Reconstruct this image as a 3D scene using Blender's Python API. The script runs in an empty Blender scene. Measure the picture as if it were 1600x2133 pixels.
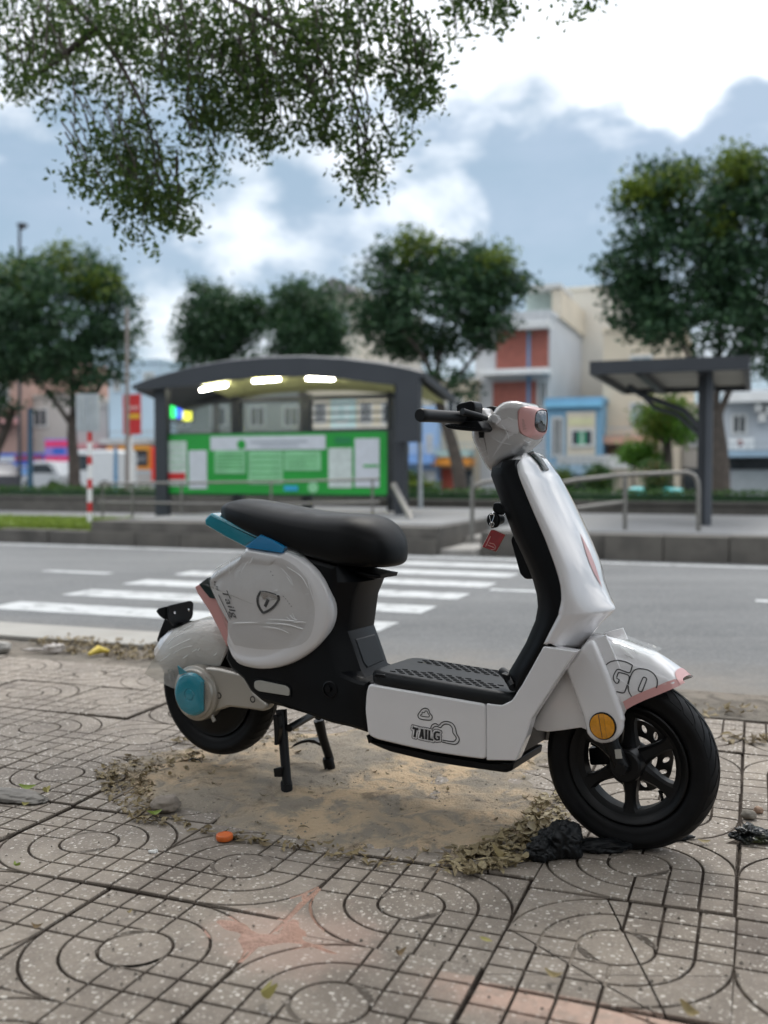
import bpy, bmesh, math, random
import numpy as np
from mathutils import Vector, Matrix, noise
from mathutils.bvhtree import BVHTree

random.seed(7)
rng = np.random.default_rng(7)
scene = bpy.context.scene
COL = scene.collection
R = math.radians

# ------------------------------------------------------------------ camera
FPX, HCAM, CX, CY, YH = 2078.0, 0.93, 800.0, 1066.5, 985.0      # focal length and horizon in photo pixels
PITCH = math.atan((CY - YH) / FPX)
cam = bpy.data.cameras.new('camera')
cam.sensor_fit = 'VERTICAL'
cam.sensor_height = 36.0
cam.sensor_width = 27.0
cam.lens = FPX / 2133.0 * 36.0
cam.clip_start = 0.05
cam.clip_end = 3000
cam.dof.use_dof = True
cam.dof.focus_distance = 2.6
cam.dof.aperture_fstop = 2.0
cam_ob = bpy.data.objects.new('camera', cam)
COL.objects.link(cam_ob)
cam_ob.location = (0, 0, HCAM)
cam_ob.rotation_euler = (math.pi / 2 - PITCH, 0, 0)
scene.camera = cam_ob

# ------------------------------------------------------------------ light
SUN_EL, SUN_AZ = R(55), R(15)          # azimuth clockwise from +Y (view direction) towards +X
world = bpy.data.worlds.new('World')
scene.world = world
world.use_nodes = True
wn, wl = world.node_tree.nodes, world.node_tree.links
wn.clear()
def wnode(t, **k):
    n = wn.new(t)
    for a, b in k.items(): setattr(n, a, b)
    return n
out = wnode('ShaderNodeOutputWorld'); bg = wnode('ShaderNodeBackground')
bg.inputs['Strength'].default_value = 0.1
sky = wnode('ShaderNodeTexSky', sky_type='NISHITA')
sky.sun_disc = False; sky.sun_elevation = SUN_EL; sky.sun_rotation = SUN_AZ
sky.air_density = 1.0; sky.dust_density = 2.0; sky.ozone_density = 1.0
def wmath(op, a, b=None, c=None, clamp=False):
    n = wnode('ShaderNodeMath', operation=op, use_clamp=clamp)
    for i, x in enumerate((a, b, c)):
        if x is None: continue
        if isinstance(x, (int, float)): n.inputs[i].default_value = x
        else: wl.new(x, n.inputs[i])
    return n.outputs[0]
def wstep(x, lo, hi):
    n = wnode('ShaderNodeMapRange', interpolation_type='SMOOTHSTEP')
    wl.new(x, n.inputs['Value']); n.inputs['From Min'].default_value = lo; n.inputs['From Max'].default_value = hi
    return n.outputs['Result']
def wmix(f, a, b):
    n = wnode('ShaderNodeMix', data_type='RGBA')
    if isinstance(f, (int, float)): n.inputs[0].default_value = f
    else: wl.new(f, n.inputs[0])
    for i, x in ((6, a), (7, b)):
        if isinstance(x, tuple): n.inputs[i].default_value = (*x, 1)
        else: wl.new(x, n.inputs[i])
    return n.outputs[2]
tc = wnode('ShaderNodeTexCoord'); sep = wnode('ShaderNodeSeparateXYZ')
wl.new(tc.outputs['Generated'], sep.inputs[0])
zc = wmath('MAXIMUM', sep.outputs['Z'], 0.0)
def wnoise(scale, detail, rough, loc=(0, 0, 0), zs=1.0, dist=0.0):
    m = wnode('ShaderNodeMapping'); wl.new(tc.outputs['Generated'], m.inputs[0])
    m.inputs['Scale'].default_value = (1, 1, zs); m.inputs['Location'].default_value = loc
    n = wnode('ShaderNodeTexNoise'); wl.new(m.outputs[0], n.inputs['Vector'])
    n.inputs['Scale'].default_value = scale; n.inputs['Detail'].default_value = detail
    n.inputs['Roughness'].default_value = rough; n.inputs['Distortion'].default_value = dist
    return n.outputs['Fac']
n_big = wnoise(4.2, 7, 0.5, (0.35, 0.2, 0.1), 1.6, 0.15)
n_mid = wnoise(5.5, 8, 0.58, (3.1, 1.7, 0.4), 2.0, 0.3)
n_fine = wnoise(13, 6, 0.6, (7.1, 2.2, 1.0), 1.6)
# a bright high cloud deck above a band of darker, ragged low cloud that thins towards the horizon
edge = wmath('ADD', wmath('MULTIPLY', wmath('SUBTRACT', n_big, 0.5), 0.85), wmath('SUBTRACT', zc, 0.315))
edge = wmath('ADD', edge, wmath('MULTIPLY', wmath('SUBTRACT', n_fine, 0.5), 0.16))
edge = wmath('ADD', edge, wmath('MULTIPLY', sep.outputs['X'], 0.03))
def wdir(px, py, rad, soft=0.6):
    """soft round region of the sky about one direction"""
    x, y, z = (px-800)/2078, 1.0, (985-py)/2078; l = (x*x+y*y+z*z)**.5
    v = wnode('ShaderNodeVectorMath', operation='DOT_PRODUCT'); nv = wnode('ShaderNodeVectorMath', operation='NORMALIZE')
    ad = wnode('ShaderNodeVectorMath', operation='MULTIPLY_ADD'); tn = wnode('ShaderNodeTexNoise'); wl.new(tc.outputs['Generated'], tn.inputs['Vector']); tn.inputs['Scale'].default_value = 11; tn.inputs['Detail'].default_value = 5
    wl.new(tn.outputs['Color'], ad.inputs[0]); ad.inputs[1].default_value = (.11, .11, .11); wl.new(tc.outputs['Generated'], ad.inputs[2])
    sb_ = wnode('ShaderNodeVectorMath', operation='SUBTRACT'); wl.new(ad.outputs[0], sb_.inputs[0]); sb_.inputs[1].default_value = (.055, .055, .055)
    wl.new(sb_.outputs[0], nv.inputs[0]); wl.new(nv.outputs[0], v.inputs[0]); v.inputs[1].default_value = (x/l, y/l, z/l)
    return wstep(v.outputs['Value'], math.cos(rad/2078), math.cos(rad*(1-soft)/2078))
for (bx, by, br, amt) in ((1110, 400, 330, -.16), (1280, 330, 150, -.08), (1560, 330, 170, -.16), (100, 420, 420, -.12), (620, 560, 260, -.10), (1400, 60, 420, .14), (760, 60, 420, .05)):
    edge = wmath('ADD', edge, wmath('MULTIPLY', wdir(bx, by, br), amt))
deck = wstep(edge, -0.045, 0.085)
gp_ = wmath('ADD', wmath('MULTIPLY', n_mid, 0.75), wmath('MULTIPLY', n_fine, 0.25))
for (bx, by, br, amt) in ((930, 410, 130, .13), (480, 420, 150, .11), (590, 470, 130, .06), (340, 690, 150, .10), (1110, 420, 180, -.16), (1500, 330, 200, -.14), (200, 520, 260, -.08), (640, 560, 150, -.10)):
    gp_ = wmath('ADD', gp_, wmath('MULTIPLY', wdir(bx, by, br, .9), amt))
gaps = wstep(gp_, 0.47, 0.68)
low_grey = wmix(wstep(n_mid, 0.35, 0.6), (1.2, 1.68, 2.15), (1.45, 1.88, 2.38))
low = wmix(wstep(zc, 0.0, 0.28), (1.42, 1.92, 2.34), low_grey)
low = wmix(wmath('MULTIPLY', gaps, 0.85), low, (4.0, 4.2, 4.4))
high = wmix(wstep(n_fine, 0.35, 0.75), (8.0, 8.1, 8.3), (6.2, 6.5, 7.0))
high = wmix(wstep(zc, 0.40, 0.60), wmix(wstep(n_mid, 0.40, 0.62), (3.5, 3.7, 3.95), (5.5, 5.6, 5.7)), high)
high = wmix(wstep(zc, 0.60, 1.0), high, (7.6, 8.0, 8.6))
cloud = wmix(deck, low, high)
skymix = wmix(0.93, sky.outputs[0], cloud)
wl.new(skymix, bg.inputs['Color']); wl.new(bg.outputs[0], out.inputs[0])

sl = bpy.data.lights.new('sun', 'SUN')
sl.energy = 0.5; sl.angle = R(18); sl.color = (1.0, 0.95, 0.86)
sun = bpy.data.objects.new('sun', sl); COL.objects.link(sun)
sun.rotation_euler = (math.pi / 2 - SUN_EL, 0, math.pi - SUN_AZ)
sun.location = (20, 20, 30)

vs = scene.view_settings
scene.display_settings.display_device = 'sRGB'
vs.view_transform = 'Standard'; vs.look = 'None'; vs.gamma = 1.0; vs.use_curve_mapping = False
vs.exposure = 1.5
scene.cycles.use_denoising = True
scene.cycles.max_bounces = 8
scene.cycles.transparent_max_bounces = 12
scene.cycles.caustics_reflective = False; scene.cycles.caustics_refractive = False
scene.cycles.sample_clamp_indirect = 6

# ------------------------------------------------------------------ pixel <-> place helpers
cp, sp = math.cos(PITCH), math.sin(PITCH)
def ray(px, py):
    x = (px - CX) / FPX; y = -(py - CY) / FPX
    return Vector((x, cp + y * sp, -sp + y * cp))
EYE = Vector((0, 0, HCAM))
def gp(px, py, h=0.0):
    d = ray(px, py); t = (h - HCAM) / d.z
    return EYE + d * t
RA = R(20.5)                                             # the street runs 20.5 degrees off the picture plane
D = Vector((math.cos(RA), -math.sin(RA), 0)); PV = Vector((math.sin(RA), math.cos(RA), 0))
def st(v): return (v.dot(D), v.dot(PV))
def W(s, t, z=0.0): return D * s + PV * t + Vector((0, 0, z))
def on(px, py, t):
    """point of the vertical plane at distance t across the street -> (s, z)"""
    d = ray(px, py); k = t / d.dot(PV)
    q = EYE + d * k
    return q.dot(D), q.z
# scooter frame: u forward, v towards the viewer's side, w up
SA = Vector((0.857, -0.515, 0)).normalized(); SN = Vector((-0.515, -0.857, 0)).normalized()
SF = Vector((0.632, 2.448, 0))
def P(px, py, v):
    """photo pixel on the scooter's plane v -> local point (u, -v, w)"""
    d = ray(px, py); k = (SF.dot(SN) + v) / d.dot(SN)
    q = EYE + d * k
    return Vector(((q - SF).dot(SA), -v, q.z))

# ------------------------------------------------------------------ mesh helpers
class MB:
    """collects shapes into ONE mesh object"""
    def __init__(s): s.v = []; s.f = []; s.flat = False
    def add(s, vs_, fs):
        o = len(s.v); s.v += [Vector(x) for x in vs_]; s.f += [tuple(i + o for i in f) for f in fs]
        return s
    def box(s, x0, x1, y0, y1, z0, z1):
        if x0 > x1: x0, x1 = x1, x0
        if y0 > y1: y0, y1 = y1, y0
        if z0 > z1: z0, z1 = z1, z0
        return s.add([(x0,y0,z0),(x1,y0,z0),(x1,y1,z0),(x0,y1,z0),(x0,y0,z1),(x1,y0,z1),(x1,y1,z1),(x0,y1,z1)],
                     [(0,3,2,1),(4,5,6,7),(0,1,5,4),(1,2,6,5),(2,3,7,6),(3,0,4,7)])
    def rings(s, rings, closed=True, cap0=True, cap1=True):
        n = len(rings[0]); vs_ = [p for r in rings for p in r]; fs = []
        for k in range(len(rings) - 1):
            for i in range(n if closed else n - 1):
                j = (i + 1) % n
                fs.append((k*n+i, k*n+j, (k+1)*n+j, (k+1)*n+i))
        if cap0: fs.append(tuple(range(n))[::-1])
        if cap1: fs.append(tuple((len(rings)-1)*n + i for i in range(n)))
        return s.add(vs_, fs)
    def tube(s, pts, rad, n=10, cap=True):
        pts = [Vector(p) for p in pts]
        rr = rad if isinstance(rad, (list, tuple)) else [rad] * len(pts)
        rings = []; up = None
        for i, p in enumerate(pts):
            a = pts[min(i+1, len(pts)-1)] - pts[max(i-1, 0)]
            a.normalize()
            if up is None:
                up = Vector((0,0,1)) if abs(a.z) < 0.9 else Vector((1,0,0))
            x = a.cross(up).normalized(); up = x.cross(a).normalized()
            rings.append([p + (x*math.cos(2*math.pi*k/n) + up*math.sin(2*math.pi*k/n)) * rr[i] for k in range(n)])
        return s.rings(rings, True, cap, cap)
    def lathe(s, prof, c, axis='y', n=32, closed=False):
        """prof: (radius, offset along axis)"""
        c = Vector(c); rings = []
        for r, h in prof:
            ring = []
            for k in range(n):
                a = 2*math.pi*k/n; x, y = r*math.cos(a), r*math.sin(a)
                ring.append(c + (Vector((x,h,y)) if axis == 'y' else Vector((x,y,h)) if axis == 'z' else Vector((h,x,y))))
            rings.append(ring)
        if closed: rings.append(rings[0])
        return s.rings(rings, True, not closed, not closed)
    def prism(s, poly, v0, v1, bev=0.0, seg=2):
        """poly: local points (x, *, z); extruded between y=-v0 and y=-v1"""
        q = [(p[0], p[2]) for p in poly]
        s.flat = True
        if bev > 0:
            sg = 1 if v1 > v0 else -1
            A = [(v0 + sg*bev*(1-math.sin(math.pi/2*k/seg)), bev*(1-math.cos(math.pi/2*k/seg))) for k in range(seg, -1, -1)]
            B_ = [(v1 - sg*bev*(1-math.sin(math.pi/2*k/seg)), bev*(1-math.cos(math.pi/2*k/seg))) for k in range(0, seg+1)]
            lay = A[::1] + B_
        else: lay = [(v0, 0), (v1, 0)]
        rings = []
        for v, i in lay:
            ins = inset(q, i) if i > 1e-9 else q
            rings.append([Vector((x, -v, z)) for x, z in ins])
        return s.rings(rings)
    def build(s, name, m=None, parent=None, smooth=40, loc=None, rot=None, sub=0, fix=True):
        me = bpy.data.meshes.new(name)
        me.from_pydata([tuple(v) for v in s.v], [], s.f)
        if fix:
            b = bmesh.new(); b.from_mesh(me)
            bmesh.ops.remove_doubles(b, verts=b.verts, dist=1e-6)
            bmesh.ops.recalc_face_normals(b, faces=b.faces)
            b.to_mesh(me); b.free()
        if smooth is not None:
            me.shade_smooth()
            me.set_sharp_from_angle(angle=R(smooth))
        if m: me.materials.append(m)
        o = bpy.data.objects.new(name, me); COL.objects.link(o)
        if parent: o.parent = parent
        if loc is not None: o.location = loc
        if rot is not None: o.rotation_euler = rot
        if s.flat:
            md = o.modifiers.new('flat caps', 'WEIGHTED_NORMAL'); md.keep_sharp = True
        if sub:
            md = o.modifiers.new('smooth', 'SUBSURF'); md.levels = sub; md.render_levels = sub
        return o

def area2(q): return sum(q[i][0]*q[(i+1) % len(q)][1] - q[(i+1) % len(q)][0]*q[i][1] for i in range(len(q)))
def inset(q, d):
    n = len(q); sg = 1 if area2(q) > 0 else -1; res = []
    for i in range(n):
        a, b, c = Vector(q[i-1]), Vector(q[i]), Vector(q[(i+1) % n])
        e1 = (b-a); e2 = (c-b)
        if e1.length < 1e-9 or e2.length < 1e-9: res.append(tuple(b)); continue
        e1.normalize(); e2.normalize()
        n1 = Vector((-e1.y, e1.x))*sg; n2 = Vector((-e2.y, e2.x))*sg
        m = n1 + n2
        if m.length < 1e-6: m = n1
        m.normalize(); k = d / max(0.45, m.dot(n1))
        res.append(tuple(b + m*k))
    for _ in range(12):                                   # pull together points that crossed over
        bad = False
        for i in range(n):
            j = (i+1) % n
            ox, oy = q[j][0]-q[i][0], q[j][1]-q[i][1]; rx, ry = res[j][0]-res[i][0], res[j][1]-res[i][1]
            if ox*rx + oy*ry < -1e-12:
                mx = ((res[i][0]+res[j][0])/2, (res[i][1]+res[j][1])/2); res[i] = mx; res[j] = mx; bad = True
        if not bad: break
    return res
def cr(pts, n=4, closed=True):
    """Catmull-Rom through the points"""
    pts = [Vector(p) for p in pts]; L_ = len(pts); res = []
    for i in range(L_ if closed else L_-1):
        if closed: p0, p1, p2, p3 = pts[i-1], pts[i], pts[(i+1) % L_], pts[(i+2) % L_]
        else: p0, p1, p2, p3 = pts[max(i-1,0)], pts[i], pts[i+1], pts[min(i+2,L_-1)]
        for k in range(n):
            t = k/n
            res.append(0.5*((2*p1)+(p2-p0)*t+(2*p0-5*p1+4*p2-p3)*t*t+(3*p1-p0-3*p2+p3)*t**3))
    if not closed: res.append(pts[-1])
    return res
def rnd_corners(pts, r=0.3, n=3):
    """rounds each corner of a closed polygon"""
    pts = [Vector(p) for p in pts]; L_ = len(pts); res = []
    for i in range(L_):
        a, b, c = pts[i-1], pts[i], pts[(i+1) % L_]
        l1, l2 = (a-b).length, (c-b).length
        rr = min(r, l1*0.45, l2*0.45)
        p = b + (a-b).normalized()*rr; q = b + (c-b).normalized()*rr
        for k in range(n+1):
            t = k/n
            res.append(p*(1-t)**2 + b*2*t*(1-t) + q*t*t)
    return res

def empty(name, loc=(0,0,0), rz=0.0):
    o = bpy.data.objects.new(name, None); COL.objects.link(o)
    o.empty_display_size = 0.1
    o.location = loc; o.rotation_euler = (0, 0, rz)
    return o
def tag(o, label=None, cat=None, group=None, kind=None):
    if label: o['label'] = label
    if cat: o['category'] = cat
    if group: o['group'] = group
    if kind: o['kind'] = kind
    return o
def street_root(name, s, t, z=0.0):
    return empty(name, W(s, t, z), -RA)
def dup(o, parent=None):
    c = o.copy(); COL.objects.link(c); c.parent = parent
    for ch in list(o.children): dup(ch, c)
    return c

# ------------------------------------------------------------------ materials
def new_mat(name):
    m = bpy.data.materials.new(name); m.use_nodes = True
    nt = m.node_tree; b = nt.nodes['Principled BSDF']
    return m, nt, b
def N(nt, t, **k):
    n = nt.nodes.new(t)
    for a, b in k.items(): setattr(n, a, b)
    return n
def objco(nt):
    return N(nt, 'ShaderNodeTexCoord').outputs['Object']
def wco(nt):
    return N(nt, 'ShaderNodeNewGeometry').outputs['Position']
def noise_n(nt, vec, scale, detail=4, rough=0.55, dist=0.0):
    n = N(nt, 'ShaderNodeTexNoise'); nt.links.new(vec, n.inputs['Vector'])
    n.inputs['Scale'].default_value = scale; n.inputs['Detail'].default_value = detail
    n.inputs['Roughness'].default_value = rough; n.inputs['Distortion'].default_value = dist
    return n.outputs['Fac']
def rng_n(nt, x, lo, hi, a=0.0, b=1.0):
    n = N(nt, 'ShaderNodeMapRange', interpolation_type='SMOOTHSTEP'); nt.links.new(x, n.inputs['Value'])
    for k, q in (('From Min', lo), ('From Max', hi), ('To Min', a), ('To Max', b)): n.inputs[k].default_value = q
    return n.outputs['Result']
def mixc(nt, f, a, b):
    n = N(nt, 'ShaderNodeMix', data_type='RGBA')
    if isinstance(f, (int, float)): n.inputs[0].default_value = f
    else: nt.links.new(f, n.inputs[0])
    for i, x in ((6, a), (7, b)):
        if isinstance(x, tuple): n.inputs[i].default_value = (*x, 1)
        else: nt.links.new(x, n.inputs[i])
    return n.outputs[2]
def mathn(nt, op, a, b=None):
    n = N(nt, 'ShaderNodeMath', operation=op)
    for i, x in enumerate((a, b)):
        if x is None: continue
        if isinstance(x, (int, float)): n.inputs[i].default_value = x
        else: nt.links.new(x, n.inputs[i])
    return n.outputs[0]
def bumpn(nt, b, h, strength=0.3, dist=0.01):
    n = N(nt, 'ShaderNodeBump'); n.inputs['Strength'].default_value = strength; n.inputs['Distance'].default_value = dist
    nt.links.new(h, n.inputs['Height']); nt.links.new(n.outputs[0], b.inputs['Normal'])
def mat(name, c, rough=0.5, metal=0.0, var=0.12, scale=8.0, bump=0.0, bscale=60.0, bdist=0.002, coat=0.0, dirt=None, spec=0.5):
    m, nt, b = new_mat(name)
    co = objco(nt)
    f = noise_n(nt, co, scale, 5)
    c = tuple(c)
    col = mixc(nt, rng_n(nt, f, 0.3, 0.7), tuple(x*(1-var) for x in c), tuple(min(1, x*(1+var)) for x in c))
    if dirt:
        f2 = noise_n(nt, co, scale*0.37, 8, 0.65)
        col = mixc(nt, rng_n(nt, f2, 0.5, 0.72, 0, dirt[3]), col, tuple(dirt[:3]))
    nt.links.new(col, b.inputs['Base Color'])
    b.inputs['Metallic'].default_value = metal
    nt.links.new(rng_n(nt, f, 0.2, 0.8, max(0.02, rough*0.88), min(1, rough*1.12)), b.inputs['Roughness'])
    b.inputs['Specular IOR Level'].default_value = spec
    if coat: b.inputs['Coat Weight'].default_value = coat; b.inputs['Coat Roughness'].default_value = 0.06
    if bump: bumpn(nt, b, noise_n(nt, co, bscale, 4), bump, bdist)
    return m
def glow(name, c, e):
    m, nt, b = new_mat(name)
    b.inputs['Base Color'].default_value = (*c, 1); b.inputs['Emission Color'].default_value = (*c, 1)
    b.inputs['Emission Strength'].default_value = e
    return m
def film(name, tint=(0.9, 0.92, 0.92), gloss=0.3, veil=0.12, bscale=18, bump=0.5, bdist=0.01, zs=(1, 1, 1)):
    """thin clear plastic: see-through with crinkled highlights and a slight milky veil"""
    m = bpy.data.materials.new(name); m.use_nodes = True
    nt = m.node_tree; nt.nodes.clear()
    o = N(nt, 'ShaderNodeOutputMaterial'); tr = N(nt, 'ShaderNodeBsdfTransparent'); gl = N(nt, 'ShaderNodeBsdfGlossy'); di = N(nt, 'ShaderNodeBsdfDiffuse')
    tr.inputs[0].default_value = (*tint, 1); gl.inputs['Roughness'].default_value = 0.08; di.inputs[0].default_value = (*[x*0.85 for x in tint], 1)
    mp = N(nt, 'ShaderNodeMapping'); nt.links.new(objco(nt), mp.inputs[0]); mp.inputs['Scale'].default_value = zs
    h = noise_n(nt, mp.outputs[0], bscale, 3, 0.5, 1.2)
    bp = N(nt, 'ShaderNodeBump'); bp.inputs['Strength'].default_value = bump; bp.inputs['Distance'].default_value = bdist
    nt.links.new(h, bp.inputs['Height'])
    for q in (gl, di): nt.links.new(bp.outputs[0], q.inputs['Normal'])
    fr = N(nt, 'ShaderNodeLayerWeight'); fr.inputs[0].default_value = 0.5; nt.links.new(bp.outputs[0], fr.inputs['Normal'])
    m1 = N(nt, 'ShaderNodeMixShader'); m1.inputs[0].default_value = veil
    nt.links.new(tr.outputs[0], m1.inputs[1]); nt.links.new(di.outputs[0], m1.inputs[2])
    fac = mathn(nt, 'ADD', mathn(nt, 'MULTIPLY', mathn(nt, 'POWER', fr.outputs['Facing'], 4.0), gloss*0.7), 0.04*gloss)
    m2 = N(nt, 'ShaderNodeMixShader'); nt.links.new(fac, m2.inputs[0])
    nt.links.new(m1.outputs[0], m2.inputs[1]); nt.links.new(gl.outputs[0], m2.inputs[2])
    nt.links.new(m2.outputs[0], o.inputs[0])
    return m
def leaf_mat(name, c1, c2, trans=0.3):
    m, nt, b = new_mat(name)
    g = N(nt, 'ShaderNodeNewGeometry')
    col = mixc(nt, g.outputs['Random Per Island'], c1, c2)
    nt.links.new(col, b.inputs['Base Color']); b.inputs['Roughness'].default_value = 0.5
    b.inputs['Specular IOR Level'].default_value = 0.3
    tl = N(nt, 'ShaderNodeBsdfTranslucent'); nt.links.new(col, tl.inputs[0])
    mx = N(nt, 'ShaderNodeMixShader'); mx.inputs[0].default_value = trans
    nt.links.new(b.outputs[0], mx.inputs[1]); nt.links.new(tl.outputs[0], mx.inputs[2])
    nt.links.new(mx.outputs[0], nt.nodes['Material Output'].inputs[0])
    return m
# ================================================================== GROUND
def terrazzo(name, shade=1.0):
    m, nt, b = new_mat(name)
    co = N(nt, 'ShaderNodeTexCoord').outputs['Object']
    oi = N(nt, 'ShaderNodeObjectInfo')
    ofs = N(nt, 'ShaderNodeVectorMath', operation='ADD'); nt.links.new(co, ofs.inputs[0])
    sc_ = N(nt, 'ShaderNodeVectorMath', operation='SCALE'); nt.links.new(oi.outputs['Location'], sc_.inputs[0]); sc_.inputs['Scale'].default_value = 3.7
    nt.links.new(sc_.outputs[0], ofs.inputs[1]); v = ofs.outputs[0]
    def chips(scale, lo, hi):
        mp = N(nt, 'ShaderNodeMapping'); nt.links.new(v, mp.inputs[0]); mp.inputs['Scale'].default_value = (1, 1.25, 0.02)
        wv = N(nt, 'ShaderNodeTexNoise'); nt.links.new(mp.outputs[0], wv.inputs['Vector']); wv.inputs['Scale'].default_value = scale*0.9
        ad = N(nt, 'ShaderNodeVectorMath', operation='MULTIPLY_ADD'); nt.links.new(wv.outputs['Color'], ad.inputs[0]); ad.inputs[1].default_value = (0.012,)*3; nt.links.new(mp.outputs[0], ad.inputs[2])
        vo = N(nt, 'ShaderNodeTexVoronoi', voronoi_dimensions='3D'); nt.links.new(ad.outputs[0], vo.inputs['Vector']); vo.inputs['Scale'].default_value = scale
        sx = N(nt, 'ShaderNodeSeparateColor'); nt.links.new(vo.outputs['Color'], sx.inputs[0])
        thr = mathn(nt, 'MULTIPLY_ADD', sx.outputs[0], hi - lo); nt.nodes[-1].inputs[2].default_value = lo
        d = mathn(nt, 'SUBTRACT', thr, vo.outputs['Distance'])
        return rng_n(nt, d, 0.0, 0.06), sx.outputs[1]
    c1, r1 = chips(78, -0.02, 0.46)
    c2, r2 = chips(140, -0.05, 0.40)
    big = noise_n(nt, v, 5, 6, 0.6)
    fine = noise_n(nt, v, 90, 4, 0.7)
    wear = noise_n(nt, wco(nt), 2.3, 5, 0.6)
    base = mixc(nt, rng_n(nt, big, 0.3, 0.7), tuple(x*shade for x in (0.200, 0.168, 0.136)), tuple(x*shade for x in (0.300, 0.256, 0.208)))
    base = mixc(nt, rng_n(nt, fine, 0.35, 0.75, 0, 0.35), base, tuple(x*shade for x in (0.10, 0.083, 0.075)))
    chipc = mixc(nt, r1, (0.34, 0.31, 0.27), (0.68, 0.63, 0.56))
    k1 = mathn(nt, 'MULTIPLY', c1, rng_n(nt, wear, 0.3, 0.62, 0.7, 1.0))
    k2 = mathn(nt, 'MULTIPLY', c2, rng_n(nt, wear, 0.3, 0.62, 0.5, 0.95))
    col = mixc(nt, k2, base, (0.40, 0.36, 0.315)); col = mixc(nt, k1, col, chipc)
    dust = rng_n(nt, noise_n(nt, wco(nt), 3.1, 7, 0.65, 0.4), 0.46, 0.70, 0, 0.5)
    col = mixc(nt, dust, col, (0.33, 0.285, 0.24))
    # dark grime patches and pink mortar dust trodden into the tiles
    gr = rng_n(nt, noise_n(nt, wco(nt), 1.7, 6, 0.62, 0.5), 0.52, 0.70, 0, 0.55)
    col = mixc(nt, gr, col, (0.085, 0.066, 0.056))
    for (x_, y_, r_, k_) in ((640, 1960, .20, .45), (520, 1935, .12, .3)):
        q_ = gp(x_, y_); ds = N(nt, 'ShaderNodeVectorMath', operation='DISTANCE'); nt.links.new(wco(nt), ds.inputs[0]); ds.inputs[1].default_value = tuple(q_)
        dd = mathn(nt, 'ADD', ds.outputs['Value'], mathn(nt, 'MULTIPLY', mathn(nt, 'SUBTRACT', noise_n(nt, wco(nt), 9, 6, .65), .5), .22))
        col = mixc(nt, rng_n(nt, dd, r_*.3, r_, k_, 0.0), col, (0.50, 0.35, 0.285))
    def dot_(v_):
        n_ = N(nt, 'ShaderNodeVectorMath', operation='DOT_PRODUCT'); nt.links.new(wco(nt), n_.inputs[0]); n_.inputs[1].default_value = tuple(v_); return n_.outputs['Value']
    tn = mathn(nt, 'ADD', dot_(PV), mathn(nt, 'MULTIPLY', mathn(nt, 'SUBTRACT', noise_n(nt, wco(nt), 14, 6, .65), .5), .10))
    k_ = mathn(nt, 'MULTIPLY', rng_n(nt, tn, 1.60, 1.71), mathn(nt, 'MULTIPLY', rng_n(nt, dot_(PV), 1.738, 1.752, 1, 0), rng_n(nt, dot_(D), -.62, -.42, 0, .85)))
    col = mixc(nt, mathn(nt, 'MULTIPLY', k_, rng_n(nt, noise_n(nt, wco(nt), 24, 5, .6), .3, .6, .45, 1.0)), col, (0.52, 0.35, 0.275))
    nt.links.new(col, b.inputs['Base Color'])
    b.inputs['Roughness'].default_value = 0.72; b.inputs['Specular IOR Level'].default_value = 0.35
    bumpn(nt, b, mathn(nt, 'ADD', fine, mathn(nt, 'MULTIPLY', big, 0.6)), 0.35, 0.004)
    return m
M_TILE = [terrazzo('terrazzo', 1.0), terrazzo('terrazzo_dark', 0.9), terrazzo('terrazzo_pale', 1.1)]

def soil_mat(name, c1, c2, c3, dark):
    m, nt, b = new_mat(name); v = wco(nt)
    a = noise_n(nt, v, 2.6, 6, 0.6, 0.3); f = noise_n(nt, v, 38, 8, 0.7); g = noise_n(nt, v, 160, 3, 0.6); h = noise_n(nt, v, 9, 6, 0.62, 0.6)
    col = mixc(nt, rng_n(nt, a, 0.38, 0.62), c1, c2)
    col = mixc(nt, rng_n(nt, h, 0.47, 0.62, 0, 0.85), col, c3)
    col = mixc(nt, rng_n(nt, noise_n(nt, v, 5.5, 9, 0.72, 0.8), 0.54, 0.68, 0, 0.6), col, tuple(x*2.2 for x in dark))
    col = mixc(nt, rng_n(nt, f, 0.56, 0.72, 0, 0.7), col, dark)
    col = mixc(nt, rng_n(nt, g, 0.6, 0.75, 0, 0.4), col, tuple(min(1, x*1.6) for x in c2))
    nt.links.new(col, b.inputs['Base Color']); b.inputs['Roughness'].default_value = 0.95; b.inputs['Specular IOR Level'].default_value = 0.15
    bumpn(nt, b, mathn(nt, 'ADD', f, mathn(nt, 'ADD', mathn(nt, 'MULTIPLY', g, 0.4), h)), 1.0, 0.022)
    return m
M_SOIL = soil_mat('pit_soil', (0.40, 0.345, 0.275), (0.70, 0.53, 0.35), (0.33, 0.295, 0.245), (0.06, 0.048, 0.037))
M_BED = soil_mat('joint_dirt', (0.060, 0.047, 0.038), (0.095, 0.076, 0.062), (0.17, 0.14, 0.115), (0.035, 0.027, 0.022))
M_VERGE = soil_mat('roadside_grit', (0.25, 0.225, 0.19), (0.31, 0.27, 0.225), (0.17, 0.15, 0.125), (0.06, 0.05, 0.04))
M_PINK = soil_mat('pink_mortar', (0.60, 0.37, 0.285), (0.70, 0.46, 0.37), (0.50, 0.32, 0.25), (0.30, 0.17, 0.13))

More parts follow.
